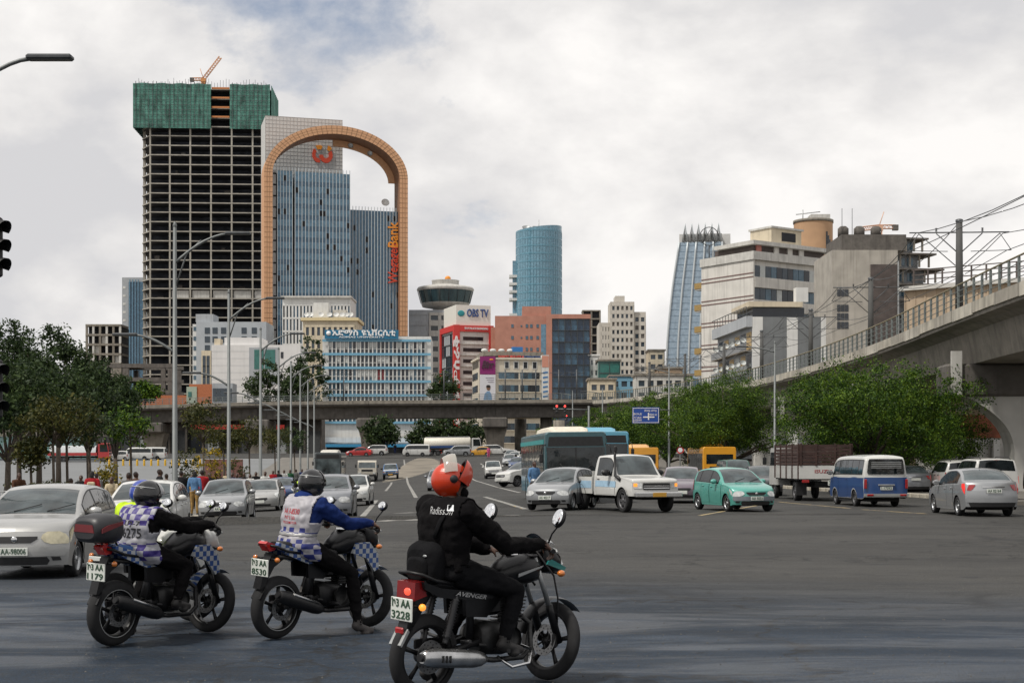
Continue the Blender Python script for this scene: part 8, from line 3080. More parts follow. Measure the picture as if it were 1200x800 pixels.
for t, z, w, sz in (('AA 3-8530', 1.225, .21, .075), ('ኮድ 3 አአ', 1.165, .15, .05), ('POLICE MOTOR', 1.118, .19, .035)):
 print_on(vest2, t, sz, -.0, z, M_VRED, w, .008, rider2, 'vest_lettering')
bnd = shell(me, 'reflective_band', mat('reflective_grey', (.30, .30, .30), .4, .3), lambda c, n, m: .985 < c.z < 1.015 and abs(c.y) < .24 and c.x < -.15, .021, rider2)
# ---- rider with the purple checked vest and top box
loc1, rz1 = place(133, 757, 244, 741)
bike1 = motorcycle('checkered blue motorcycle with a dark top box on the left', 'sport', ('ኮ3 AA', '1179'), loc1, rz1, R(2), True)
J = dict(pel=(-.38, 0, .86), chest=(-.34, 0, 1.08), neck=(-.28, 0, 1.25), head=(-.22, 0, 1.355),
   shL=(-.29, .18, 1.19), elL=(.0, .30, 1.08), wrL=(.27, .35, 1.115), shR=(-.29, -.18, 1.19), elR=(.0, -.31, 1.09), wrR=(.27, -.345, 1.115),
   hpL=(-.34, .10, .86), knL=(.06, .27, .62), anL=(-.14, .36, .13), toL=(.0, .40, .045),
   hpR=(-.34, -.10, .86), knR=(.08, -.22, .72), anR=(-.06, -.235, .40), toR=(.09, -.235, .33))
me = body_mesh(J, [C_BLACK, C_BLACK, M_SKIN, C_SHOE, M_HAIR], hands={'R': ((.8, -.2, -.4), (.1, .1, -1)), 'L': ((.8, .2, -.4), (.1, -.1, -1))}, fat=1.25, voxel=.010, gloves=3)
rider1 = thing('person', 'motorcyclist in purple checked vest numbered 6275', 'person', loc1, rz1, 'motorcyclists')
rider1.rotation_euler = (R(2), 0, rz1)
obj('body', me, rider1)
hh = helmet(rider1, (-.22, 0, 1.37), (.95, -.1, -.12), mat('black_gloss_helmet', (.006, .006, .007), .15, var=.3, coat=.5), 'up', 1.0, mat('pale_visor', (.38, .39, .40), .12, coat=.6, alpha=.85))
vest1 = shell(me, 'vest', M_CHK_V1, lambda c, n, m: .76 < c.z < 1.30 and (m == 0 or m == 1 and c.x < -.28) and (abs(c.y) < .19 or c.z < 1.05 and abs(c.y) < .26 or c.z > 1.18 and abs(c.y) < .22) and c.x < -.14 + (c.z - 1.0) * .10, .016, rider1)
M_VBLK = mat('vest_black_print', (.015, .015, .018), .7)
print_on(vest1, '6275', .13, -.055, 1.04, M_VBLK, .20, .01, rider1, 'vest_lettering')
print_on(vest1, 'LPJ-7', .06, -.05, 1.135, M_VBLK, .17, .01, rider1, 'vest_lettering')
MB().tube([(-.30, .09, 1.24), (-.345, 0, 1.23), (-.30, -.09, 1.24), (-.22, -.09, 1.26), (-.18, 0, 1.25), (-.22, .09, 1.26), (-.30, .09, 1.24)], .04, 10).build('scarf', cloth('dark_green', (.01, .05, .05)), rider1)
# ---- a second rider half hidden behind the first: blue helmet, yellow vest, white scooter
locb = loc1 + Vector((-.33, 1.0, 0))
locb.z = gz(locb.x, locb.y)
bikeb = motorcycle('white motorcycle mostly hidden behind the purple checked rider', 'sport', None, locb, rz1 + .1, R(2))
for o in bikeb.children:
 if o.name.split('.')[0] in ('tank_shroud', 'headlamp_cowl', 'front_mudguard', 'fuel_tank', 'tail_panel'):
  set_mat(o, P_WHITE)
meb = me.copy()
mid_ = [q.material_index for q in meb.polygons]
meb.materials.clear()
for m in (C_BLACK, C_BLACK, M_SKIN, C_SHOE, M_HAIR):
 meb.materials.append(m)
meb.polygons.foreach_set('material_index', mid_)
riderb = thing('person', 'motorcyclist in yellow vest and blue helmet behind the purple checked rider', 'person', locb, rz1 + .1, 'motorcyclists')
riderb.rotation_euler = (R(2), 0, rz1 + .1)
obj('body', meb, riderb)
hv = vest1.data.copy()
hv.materials[0] = cloth('hi_vis', (.42, .60, .03))
obj('vest', hv, riderb)
helmet(riderb, (-.22, 0, 1.37), (.95, .1, -.05), paint('blue_helmet', (.012, .04, .30)), 'up', 1.0, mat('grey_visor', (.05, .05, .06), .15, coat=.6))
# ---- another rider far behind the middle one
p = ground_at(355, 604)
bikec = motorcycle('small motorcycle mostly hidden behind the rider in royal blue', 'sport', None, p, R(-82), 0)
riderc = thing('person', 'motorcyclist in yellow vest between the cars behind the royal blue rider', 'person', p, R(-82), 'motorcyclists')
obj('body', meb, riderc)
obj('vest', hv, riderc)
helmet(riderc, (-.22, 0, 1.37), (.95, .1, -.05), MATS['black_helmet'], 'full')
# ------------------------------------------------------------------ trees and plants
def leaf_mat(name, a, b, c, trans=.25):
 m = bpy.data.materials.new(name)
 m.use_nodes = True
 n, l = m.node_tree.nodes, m.node_tree.links
 bs = n['Principled BSDF']
 bs.inputs['Roughness'].default_value = .6
 bs.inputs['Specular IOR Level'].default_value = .25
 t = n.new('ShaderNodeTexCoord')
 q = n.new('ShaderNodeTexNoise')
 q.inputs['Scale'].default_value = .9
 q.inputs['Detail'].default_value = 8
 q.inputs['Roughness'].default_value = .7
 l.new(t.outputs['Object'], q.inputs['Vector'])
 r = n.new('ShaderNodeValToRGB')
 r.color_ramp.elements[0].position = .34
 r.color_ramp.elements[0].color = (*a, 1)
 r.color_ramp.elements[1].position = .66
 r.color_ramp.elements[1].color = (*c, 1)
 e = r.color_ramp.elements.new(.5)
 e.color = (*b, 1)
 ge = n.new('ShaderNodeNewGeometry')
 ma_ = n.new('ShaderNodeMath')
 ma_.operation = 'MULTIPLY_ADD'
 l.new(ge.outputs['Random Per Island'], ma_.inputs[0])
 ma_.inputs[1].default_value = .36
 mb_ = n.new('ShaderNodeMath')
 mb_.operation = 'SUBTRACT'
 l.new(q.outputs['Fac'], mb_.inputs[0])
 mb_.inputs[1].default_value = .18
 l.new(mb_.outputs[0], ma_.inputs[2])
 l.new(ma_.outputs[0], r.inputs[0])
 l.new(r.outputs[0], bs.inputs['Base Color'])
 tr = n.new('ShaderNodeBsdfTranslucent')
 l.new(r.outputs[0], tr.inputs['Color'])
 mx = n.new('ShaderNodeMixShader')
 mx.inputs[0].default_value = trans
 l.new(bs.outputs[0], mx.inputs[1])
 l.new(tr.outputs[0], mx.inputs[2])
 l.new(mx.outputs[0], n['Material Output'].inputs['Surface'])
 return m
L_GREEN = leaf_mat('leaves_green', (.012, .034, .003), (.032, .080, .006), (.115, .185, .012), .22)
L_DARK = leaf_mat('leaves_dark', (.014, .028, .010), (.028, .052, .016), (.055, .085, .024), .25)
L_OLIVE = leaf_mat('leaves_olive', (.022, .030, .008), (.045, .052, .012), (.09, .085, .018), .25)
L_YEL = leaf_mat('leaves_yellow', (.08, .08, .01), (.20, .15, .01), (.38, .26, .01), .3)
M_BARK = mat('bark', (.07, .055, .042), .9, var=.3, scale=6, bump=.5, bscale=20)
def leaves(rs, blobs, n, size, clump=45, spread=.55, up=.3, core=.55):
 """many small leaf faces gathered in clumps through the given ellipsoids"""
 g = np.random.RandomState(rs)
 wts = np.array([b[3] * b[4] * b[5] for b in blobs])
 wts = wts / wts.sum()
 nc = max(4, n // clump)
 which = g.choice(len(blobs), nc, p=wts)
 B_ = np.array(blobs)[which]
 d = g.normal(size=(nc, 3))
 d /= np.linalg.norm(d, axis=1)[:, None]
 rad = core + (1 - core) * g.rand(nc) ** .5
 cen = B_[:, :3] + d * rad[:, None] * B_[:, 3:6]
 ci = np.repeat(np.arange(nc), clump)
 m = len(ci)
 sp = spread * (0.6 + .8 * g.rand(nc))[ci]
 off = g.normal(size=(m, 3)) * sp[:, None] * np.array([.5, .5, .32])
 c = cen[ci] + off
 nr = g.normal(size=(m, 3)) + np.array([0, 0, up]) + d[ci] * .4
 nr /= np.linalg.norm(nr, axis=1)[:, None]
 a = np.cross(nr, g.normal(size=(m, 3)))
 a /= np.linalg.norm(a, axis=1)[:, None]
 b = np.cross(nr, a)
 s = size * (.6 + .8 * g.rand(m))[:, None]
 v = np.stack([c - a * s, c - b * s * .5, c + a * s, c + b * s * .5], 1).reshape(-1, 3)
 me = bpy.data.meshes.new('crown')
 me.vertices.add(m * 4)
 me.vertices.foreach_set('co', v.ravel())
 me.loops.add(m * 4)
 me.loops.foreach_set('vertex_index', np.arange(m * 4))
 me.polygons.add(m)
 me.polygons.foreach_set('loop_start', np.arange(0, m * 4, 4))
 me.update(calc_edges=True)
 return me, cen
def tree(label, loc, blobs, lm, n=5000, size=.13, trunk_r=.16, fork=1.6, seed=1, clump=45, spread=.6, group='trees along the road', name='tree', cat='tree', limbs=9, core=.55):
 t = thing(name, label, cat, loc, 0, group)
 me, cen = leaves(seed, blobs, n, size, clump, spread, core=core)
 me.materials.append(lm)
 obj('crown', me, t)
 g = random.Random(seed)
 bx = sum(b[0] for b in blobs) / len(blobs)
 by = sum(b[1] for b in blobs) / len(blobs)
 tr = MB()
 f = Vector((bx * .3, by * .3, fork))
 tr.tube([(0, 0, -.1), (f.x * .2 + .04, f.y * .2, fork * .35), f * 1.0], [trunk_r * 1.25, trunk_r, trunk_r * .85], 8)
 for k in range(limbs):
  q = Vector(cen[g.randrange(len(cen))])
  mid = f.lerp(q, .5) + Vector((g.uniform(-.25, .25), g.uniform(-.25, .25), g.uniform(0, .3)))
  tr.tube([f - Vector((0, 0, .08)), mid, q], [trunk_r * .6, trunk_r * .38, trunk_r * .1], 6)
 tr.build('trunk', M_BARK, t)
 return t
def blob_crown(g, R_, h0, h1, n=9, flat=.42):
 out = [(0, 0, h0 + (h1 - h0) * .56, R_ * .62, R_ * .62, (h1 - h0) * .44)]
 for k in range(n):
  a = 2 * math.pi * k / n + g.uniform(-.3, .3)
  rr_ = R_ * g.uniform(.45, .72)
  br = R_ * g.uniform(.30, .45)
  out.append((rr_ * math.cos(a), rr_ * math.sin(a), h0 + (h1 - h0) * g.uniform(.22, .62), br, br, br * flat * 1.4))
 return out
g_ = random.Random(5)
for k, (x, y, rr_, zt, lab) in enumerate(((18.8, 76, 5.8, 7.1, 'large dense green tree beside the blue and white minibus under the viaduct'),
           (23.5, 88, 5.2, 6.2, 'dark green tree under the viaduct beyond the white cars'),
           (16.7, 112, 5.1, 8.9, 'dense green tree behind the dark slatted lorry'),
           (16.4, 130, 5.0, 9.2, 'rounded green tree behind the yellow bus'),
           (15.6, 145, 5.2, 9.0, 'green tree right of the blue road sign'),
           (14.6, 160, 5.4, 8.9, 'green tree behind the blue road sign'),
           (13.0, 177, 5.4, 8.8, 'green tree left of the blue road sign'),
           (11.2, 194, 5.2, 8.8, 'farthest green tree of the row, beside the red signals'))):
 z = gz(x, y) + .1
 tree(lab, (x, y, z), blob_crown(g_, rr_, 1.3, zt - z, 12, .6), L_GREEN, 70000 if k < 3 else 32000, .062 if k < 3 else .085, .22, 1.5, 20 + k, 110, .55, 'green trees along the viaduct', limbs=12, core=.42)
# left: tall dark trees beyond the pavement
for k, (px, Y, top, rr_, lm, lab) in enumerate(((-30, 116, 374, 4.6, L_DARK, 'tall dark tree at the very left edge behind the signal'), (22, 122, 384, 3.6, L_DARK, 'dark tree with open top next to the leftmost dark tree'),
           (68, 116, 392, 4.4, L_DARK, 'tallest dark feathery tree left of the concrete skeleton'), (104, 124, 425, 3.6, L_DARK, 'rounded dark tree in front of the concrete skeleton'),
           (45, 104, 432, 4.0, L_DARK, 'broad dark tree behind the thin planter trees'), (8, 100, 440, 3.8, L_DARK, 'low broad dark tree behind the glass pavilion end'),
           (135, 132, 455, 2.0, L_DARK, 'small dark green tree below the concrete skeleton'))):
 p = at(px, 540, Y)
 z = gz(p.x, Y)
 h = at(px, top - 24, Y).z - z
 bl = blob_crown(g_, rr_, at(px, 500, Y).z - z, h * .85, 9, .6) + [(g_.uniform(-1, 1), 0, h * .78, rr_ * .45, rr_ * .45, h * .18), (g_.uniform(-1.5, 1.5), 0, h * .66, rr_ * .6, rr_ * .6, h * .18)]
 tree(lab, (p.x, Y, z), bl, lm, 11000, .15, .22, h * .25, 50 + k, 55, .8, 'dark trees beyond the pavement')
# thin young trees standing in and behind the planters
for k, (px, Y, bot, top, rr_, lm, lab) in enumerate(((36, 58, 548, 512, .55, L_OLIVE, 'small pointed tree in the planter near the left edge'), (62, 58, 520, 462, 1.2, L_OLIVE, 'thin tree with brownish crown, left of a pair in the planter'),
             (78, 59, 522, 455, 1.3, L_OLIVE, 'thin tree with brownish crown, right of a pair in the planter'), (104, 61, 528, 468, 1.1, L_DARK, 'thin dark tree above the person in red'),
             (153, 66, 524, 475, 1.0, L_GREEN, 'slender light green tree left of the first lamp post'), (238, 78, 520, 466, 1.1, L_OLIVE, 'olive crowned tree right of the first lamp post'),
             (262, 84, 528, 500, .9, L_OLIVE, 'low olive tree by the second lamp post'), (292, 96, 528, 488, 1.0, L_OLIVE, 'olive tree by the third lamp post'),
             (322, 110, 528, 496, 1.2, L_OLIVE, 'olive tree between the third and fourth lamp posts'), (345, 124, 530, 498, 1.2, L_DARK, 'dark olive tree behind the far lamp posts'))):
 p = at(px, 540, Y)
 z = gz(p.x, Y) + .15
 z0, z1 = at(px, bot, Y).z - z, at(px, top, Y).z - z
 tree(lab, (p.x, Y, z), [(0, 0, (z0 + z1) / 2, rr_, rr_, (z1 - z0) / 2), (rr_ * .5, .2, z0 + (z1 - z0) * .4, rr_ * .6, rr_ * .6, (z1 - z0) * .3), (-rr_ * .5, -.2, z0 + (z1 - z0) * .55, rr_ * .6, rr_ * .6, (z1 - z0) * .3)], lm, 1500, .085, .06, z0 + .1, 80 + k, 26, .35, 'young trees along the pavement', limbs=7, core=.3)
for k, (px, Y, top, rr_, lab) in enumerate(((126, 57, 537, .5, 'yellow flowering bush behind the people at the planter'), (215, 72, 522, .7, 'yellow green bush behind the yellow bollards'), (245, 74, 518, .8, 'tall yellow bush beside the second lamp post'), (277, 92, 535, .8, 'low yellow bush behind the silver hatchback'))):
 p = at(px, 540, Y)
 z = gz(p.x, Y) + .2
 h = at(px, top, Y).z - z
 tree(lab, (p.x, Y, z), [(0, 0, h * .6, rr_, rr_, h * .38)], L_YEL if k % 2 == 0 else L_OLIVE, 700, .07, .03, h * .3, 120 + k, 20, .25, 'bushes along the pavement', 'bush', 'bush', 5, .3)
# conifers and street trees round the bridge
for k, (px, Y, bot, top, rr_, lm, lab) in enumerate(((312, 300, 475, 418, 4.2, L_DARK, 'dense conifer in front of the white tiled block'), (362, 300, 478, 392, 4.6, L_DARK, 'tall dark conifer left of the blue and white office block'),
             (348, 296, 478, 425, 3.0, L_DARK, 'lower dark conifer beside the tall one'), (446, 246, 522, 484, 3.0, L_DARK, 'dark round tree standing before the bridge pier'),
             (500, 284, 526, 490, 3.6, L_DARK, 'dark tree under the bridge behind the white minibus'), (524, 288, 526, 486, 3.6, L_DARK, 'dark tree under the bridge behind the tanker'),
             (550, 290, 526, 488, 3.6, L_DARK, 'dark tree under the bridge right of the tanker'), (520, 320, 472, 436, 3.2, L_DARK, 'feathery conifer left of the cream corner block'),
             (170, 275, 470, 448, 2.6, L_GREEN, 'light green bush growing inside the concrete skeleton'), (645, 330, 522, 488, 3.0, L_GREEN, 'green tree seen through the bridge arch'))):
 p = at(px, 540, Y)
 z = 3.05
 z0, z1 = at(px, bot, Y).z - z, at(px, top, Y).z - z
 hh_ = z1 - z0
 bl = [(0, 0, z0 + hh_ * .35, rr_, rr_, hh_ * .36), (0, 0, z0 + hh_ * .7, rr_ * .62, rr_ * .62, hh_ * .3), (rr_ * .4, 0, z0 + hh_ * .5, rr_ * .5, rr_ * .5, hh_ * .25), (-rr_ * .5, 0, z0 + hh_ * .45, rr_ * .5, rr_ * .5, hh_ * .25)]
 tree(lab, (p.x, Y, z), bl, lm, 3600, .28, .2, max(.6, z0 + .3), 150 + k, 40, .9, 'trees by the bridge')
# ------------------------------------------------------------------ street lamps
M_POLE = mat('lamp_pole', (.15, .16, .16), .55, .4, var=.12, scale=2)
def lamp_post(x, y, label, H=10.0, up=(1.8, 1.0), low=(-1.35, .6, 4.3), group='street lamps along the left pavement'):
 z = gz(x, y) + .12
 t = thing('street_lamp', label, 'street lamp', (x, y, z), 0, group)
 MB().tube([(0, 0, 0), (0, 0, .9), (0, 0, .95), (0, 0, H)], [.14, .14, .10, .06], 10).build('pole', M_POLE, t)
 MB().lathe([(.07, 0), (.075, .05), (.03, .16), (0, .18)], 10, M=Matrix.Translation((0, 0, H))).build('finial', M_POLE, t)
 for dx, dz, z0 in ((up[0], up[1], H - up[1] - .25),) + (((low[0], low[1], H - low[2]),) if low else ()):
  pts = [(dx * q, 0, z0 + dz * (1 - (1 - q) ** 1.7)) for q in linspace(0, 1, 10)]
  MB().tube(pts, [.05] * 6 + [.04] * 4, 7).build('arm', M_POLE, t)
  if dx > 1:
   MB().tube([(0, 0, z0 - .9), (dx * .22, 0, z0 + dz * .30), (dx * .5, 0, z0 + dz * .78)], .03, 6).build('brace', M_POLE, t)
  s = 1 if dx > 0 else -1
  MB().cbox((dx + s * .35, 0, z0 + dz + .02), (.85, .24, .10), bev=.03, M=None).build('lamp_head', M_STEEL_D, t)
 return t
for k, (Y, lab) in enumerate(((27, 'nearest street lamp, only its arm reaching in at the top left'), (49.5, 'tallest looking street lamp by the walking people'), (67, 'second street lamp of the left row, behind the silver hatchback'),
         (84.6, 'third street lamp of the left row'), (99.5, 'fourth street lamp of the left row'), (113, 'fifth street lamp of the left row'), (126, 'sixth street lamp of the left row'),
         (139, 'seventh street lamp of the left row'), (152, 'farthest street lamp of the left row, near the coach'))):
 lamp_post(-11.55 - .09 * (Y - 50) if k else -10.75, Y, lab, 10.0 if k else 9.45, (1.8, 1.0) if k else (1.8, 1.3))
for px, Y, lab in ((908, 99, 'street lamp with a short arm between the two big green trees'), (784, 122, 'street lamp carrying the blue road sign'), (706, 176, 'far thin street lamp over the green trees'), (671, 196, 'farthest thin street lamp right of the red signals')):
 x = (px - 600) / F * Y
 lamp_post(x, Y, lab, 9.6, (-1.9, .35), None, 'street lamps along the viaduct')
# ------------------------------------------------------------------ signs and signals
M_SIGB = mat('road_sign_blue', (.012, .06, .30), .45, var=.06)
p0, p1 = at(741, 496, 121), at(772.5, 477, 121)
s = thing('road_sign', 'blue road direction sign among the green trees', 'road sign', (p0.x, 121, p0.z), 0)
w, h = p1.x - p0.x, p1.z - p0.z
MB().box(0, w, -.04, .04, 0, h).build('panel', M_SIGB, s)
bd = MB().box(.04, w - .04, -.055, -.042, h - .10, h - .06).box(.04, w - .04, -.055, -.042, .06, .10).box(.04, .08, -.055, -.042, .1, h - .1).box(w - .08, w - .04, -.055, -.042, .1, h - .1)
bd.build('border', M_LET, s)
MB().box(w * .58, w * .62, -.06, -.043, h * .22, h * .66).box(w * .40, w * .58, -.06, -.043, h * .36, h * .43).box(w * .62, w * .82, -.06, -.043, h * .36, h * .43).build('junction_symbol', M_LET, s)
for tx_, fx_, fz_, wd in (('መስቀል አደባባይ', .68, .78, .46), ('MESKEL SQ', .76, .54, .3), ('BOLE', .2, .58, .3), ('ለገሐር', .2, .36, .28), ('LEGEHAR', .2, .2, .3)):
 obj('lettering', text_mesh(tx_, .22, M_LET, .002, .005, width=w * wd), s, (w * fx_, -.056, h * fz_))
MB().tube([(w, 0, h * .25), (w + .9, .6, h * .25)], .04, 6).tube([(w, 0, h * .85), (w + .9, .6, h * .85)], .04, 6).build('bracket', M_POLE, s)
M_SIGH = mat('signal_housing', (.012, .012, .013), .55, var=.2)
M_REDON = mat('signal_red_lit', (.7, .02, .02), .3, emit=(1, .04, .03), estr=4)
M_LENS = mat('signal_lens_off', (.03, .03, .03), .2)
def signal(label, c, k=1.0, lit=True, visor=True, rz=0.0):
 t = thing('traffic_signal', label, 'traffic light', c, rz, 'traffic lights')
 MB().cbox((0, 0, 0), (.34 * k, .2 * k, 1.0 * k), bev=.03 * k).build('housing', M_SIGH, t)
 for j in range(3):
  z = (.31 - .31 * j) * k
  MB().lathe([(0, .0), (.11 * k, .0), (.12 * k, -.02)], 16, M=Matrix.Translation((0, -.105 * k, z)) @ Matrix.Rotation(R(90), 4, 'X')).build('lens', M_REDON if lit and j == 0 else M_LENS, t)
  if visor:
   v = MB()
   v.grid(lambda a, d: Vector((.14 * k * math.cos(a), -.1 * k - d * (.30 - .10 * (1 - math.sin(a))) * k, z + .14 * k * math.sin(a) - d * .05 * k)), linspace(R(-20), R(200), 14), linspace(0, 1, 4))
   v.grid(lambda a, d: Vector((.135 * k * math.cos(a), -.1 * k - d * (.30 - .10 * (1 - math.sin(a))) * k, z + .135 * k * math.sin(a) - d * .05 * k)), linspace(R(-20), R(200), 14), linspace(0, 1, 4), flip=True)
   v.build('visor', M_SIGH, t)
 return t
ma = thing('signal_mast', 'signal mast with a long arm over the road below the bridge', 'mast', at(690, 540, 150), 0)
ma.location.z = gz(ma.location.x, 150)
zz_ = at(653, 480, 150).z - ma.location.z
MB().tube([(0, 0, 0), (0, 0, zz_ + .4)], .11, 8).tube([(0, 0, zz_), (at(648, 0, 150).x - ma.location.x, 0, zz_ + .1)], .06, 6).build('pole', M_POLE, ma)
signal('left of two red traffic lights hanging below the bridge', at(652.5, 479, 149.6), .9, visor=False)
signal('right of two red traffic lights hanging below the bridge', at(662, 479, 149.6), .9, visor=False)
signal('lower small red traffic light below the bridge', at(664, 489, 149.6), .55, visor=False)
mp2 = thing('signal_post', 'post of the near traffic lights just outside the left edge', 'post', (-5.85, 15, gz(-5.85, 15)), 0)
MB().tube([(0, 0, 0), (0, 0, 4.9)], .08, 10).tube([(0, 0, 4.0), (.5, 0, 4.0)], .035, 6).tube([(0, 0, 2.45), (.55, 0, 2.45)], .035, 6).build('pole', M_SIGH, mp2)
signal('black traffic light hood at the upper left edge', (-5.38, 15, CH + (540 - 289) / F * 15), .62, False, True, R(58))
signal('dark traffic light at the left edge before the trees', (-5.38, 15, CH + (540 - 455) / F * 15), .6, False, True, R(52))
p = ground_at(797, 580)
p = Vector(((797 - 600) / F * 88, 88, gz(10, 88)))
s = thing('round_sign', 'small round red and white road sign behind the mauve saloon', 'road sign', p, 0)
MB().tube([(0, 0, 0), (0, 0, 2.7)], .03, 6).build('post', M_POLE, s)
d_ = Matrix.Translation((0, -.04, at(797, 527, 88).z - p.z)) @ Matrix.Rotation(R(90), 4, 'X')
MB().lathe([(0, 0), (.22, 0), (.22, .02)], 20, M=d_).build('disc', M_RED, s)
MB().lathe([(0, .024), (.14, .024)], 20, M=d_).build('disc_centre', M_LET, s)
# ------------------------------------------------------------------ planters, bollards, barrier
M_PLANT = mat('planter_black', (.012, .012, .013), .7, var=.3)
for k, (a, b, Y, lab) in enumerate(((12, 128, 57, 'long black planter box on the pavement at the left'), (131, 206, 59.5, 'second long black planter box behind the walking people'))):
 x0, x1 = (a - 600) / F * Y, (b - 600) / F * Y
 z = gz((x0 + x1) / 2, Y) + .15
 zt = at(60, 572, Y).z
 t = thing('planter', lab, 'planter', (x0, Y, z), 0, 'black planters')
 q = MB().box(0, x1 - x0, 0, .08, 0, zt - z).box(0, x1 - x0, 1.1, 1.18, 0, zt - z).box(0, .08, .08, 1.1, 0, zt - z).box(x1 - x0 - .08, x1 - x0, .08, 1.1, 0, zt - z)
 q.build('box', M_PLANT, t)
 MB().box(.08, x1 - x0 - .08, .08, 1.1, 0, zt - z - .06).build('soil', mat('soil', (.05, .035, .025), .95, var=.4), t)
 me, _ = leaves(300 + k, [((x1 - x0) * (i + .5) / 9, .6, zt - z + .05, .45, .4, .16) for i in range(9)], 1800, .06, 20, .2)
 me.materials.append(L_OLIVE)
 o = obj('planting', me, t)
 o['kind'] = 'stuff'
M_YB = mat('bollard_yellow', (.55, .33, .02), .6, var=.1)
ORD = 'first second third fourth fifth sixth seventh eighth ninth tenth eleventh twelfth thirteenth fourteenth fifteenth sixteenth'.split()
for k in range(16):
 px = 128 + k * 8.2
 p = ground_at(px, 546.0)
 tag(MB().lathe([(.16, 0), (.15, .75), (.12, .9), (0, .93)], 10).build('bollard', M_YB, None, p), ORD[k] + ' yellow bollard from the left at the far edge of the plaza', 'bollard', 'yellow bollards')
p = ground_at(262, 552)
B = Bld('low_wall', 'low reddish wall beyond the plaza', 240, 150, 0, 'wall')
B.box('wall', 0, B.x(284), 0, .4, -.5, B.z(538, 260), mat('reddish_wall', (.17, .075, .065), .85, var=.2))
bb = thing('steel_barrier', 'grey steel crowd barrier at the left edge', 'barrier', ground_at(-10, 606), 0)
q = MB().tube([(0, 0, .1), (0, 0, 1.1), (1.4, 0, 1.1), (1.4, 0, .1)], .025, 6)
q.build('frame', M_STEEL, bb)
for k in range(9):
 MB().tube([(.14 + k * .14, 0, .15), (.14 + k * .14, 0, 1.1)], .01, 5).build('bar', M_STEEL, bb)
# ------------------------------------------------------------------ people on the pavement
def pose(kind):
 if kind == 'stand':
  return dict(pel=(0, 0, .95), chest=(.01, 0, 1.25), neck=(.0, 0, 1.48), head=(.02, 0, 1.60), shL=(0, .18, 1.40), elL=(-.02, .24, 1.12), wrL=(.06, .24, .88), shR=(0, -.18, 1.40), elR=(-.02, -.24, 1.12), wrR=(.08, -.22, .88),
     hpL=(0, .09, .92), knL=(.02, .10, .50), anL=(0, .11, .09), toL=(.13, .13, .04), hpR=(0, -.09, .92), knR=(.02, -.10, .50), anR=(-.01, -.11, .09), toR=(.12, -.13, .04))
 if kind == 'walk':
  return dict(pel=(0, 0, .94), chest=(.03, 0, 1.24), neck=(.04, 0, 1.47), head=(.07, 0, 1.59), shL=(.02, .18, 1.39), elL=(-.10, .23, 1.14), wrL=(-.06, .23, .90), shR=(.04, -.18, 1.39), elR=(.10, -.23, 1.13), wrR=(.24, -.20, .95),
     hpL=(0, .09, .92), knL=(.22, .09, .54), anL=(.24, .09, .11), toL=(.36, .10, .07), hpR=(0, -.09, .92), knR=(-.02, -.09, .50), anR=(-.26, -.10, .16), toR=(-.15, -.10, .05))
 return dict(pel=(-.1, 0, .52), chest=(-.04, 0, .82), neck=(.0, 0, 1.05), head=(.05, 0, 1.17), shL=(-.01, .18, .97), elL=(.10, .22, .72), wrL=(.28, .14, .62), shR=(-.01, -.18, .97), elR=(.10, -.22, .72), wrR=(.28, -.12, .62),
    hpL=(-.08, .09, .50), knL=(.34, .12, .50), anL=(.36, .12, .09), toL=(.48, .13, .04), hpR=(-.08, -.09, .50), knR=(.34, -.12, .50), anR=(.34, -.12, .09), toR=(.46, -.13, .04))
PEEP = {}
for kind in ('stand', 'walk', 'sit'):
 PEEP[kind] = body_mesh(pose(kind), [C_BLACK2, C_BLACK, M_SKIN, C_SHOE, M_HAIR], voxel=.021)
PEEP['woman'] = body_mesh(pose('stand'), [C_BLACK2, C_BLACK, M_SKIN, C_SHOE, M_HAIR], voxel=.021, long_hair=True)
PEEP['robe'] = body_mesh(pose('walk'), [C_BLACK2, C_BLACK, M_SKIN, C_SHOE, M_HAIR], voxel=.021, skirt=.75)
CL = {n_: cloth(n_, c_) for n_, c_ in dict(red=(.30, .02, .025), white=(.55, .55, .53), yellow=(.55, .30, .02), blue=(.10, .20, .36), navy=(.015, .025, .09), grey=(.11, .11, .11), khaki=(.30, .19, .07),
             brown=(.07, .035, .022), dark=(.018, .018, .02), sky=(.18, .34, .48), pink=(.5, .09, .2), green=(.03, .10, .05), cream=(.45, .38, .26)).items()}
def person(px, Y, kind, top, bot, face, label, k=1.0, dz=.15):
 x = (px - 600) / F * Y
 z = gz(x, Y) + dz
 t = thing('person', label, 'person', (x, Y, z), R(face), 'people on the pavement')
 o = obj('body', PEEP[kind], t)
 o.scale = (k, k, k)
 for i, m in ((0, CL[top]), (1, CL[bot])):
  o.material_slots[i].link = 'OBJECT'
  o.material_slots[i].material = m
 return t
red_ = person(108, 49, 'woman', 'red', 'dark', 100, 'person in a red jacket with a pale bag before the planter')
MB().cbox((-.17, .02, 1.2), (.1, .26, .32), bev=.04).build('backpack', CL['cream'], red_)
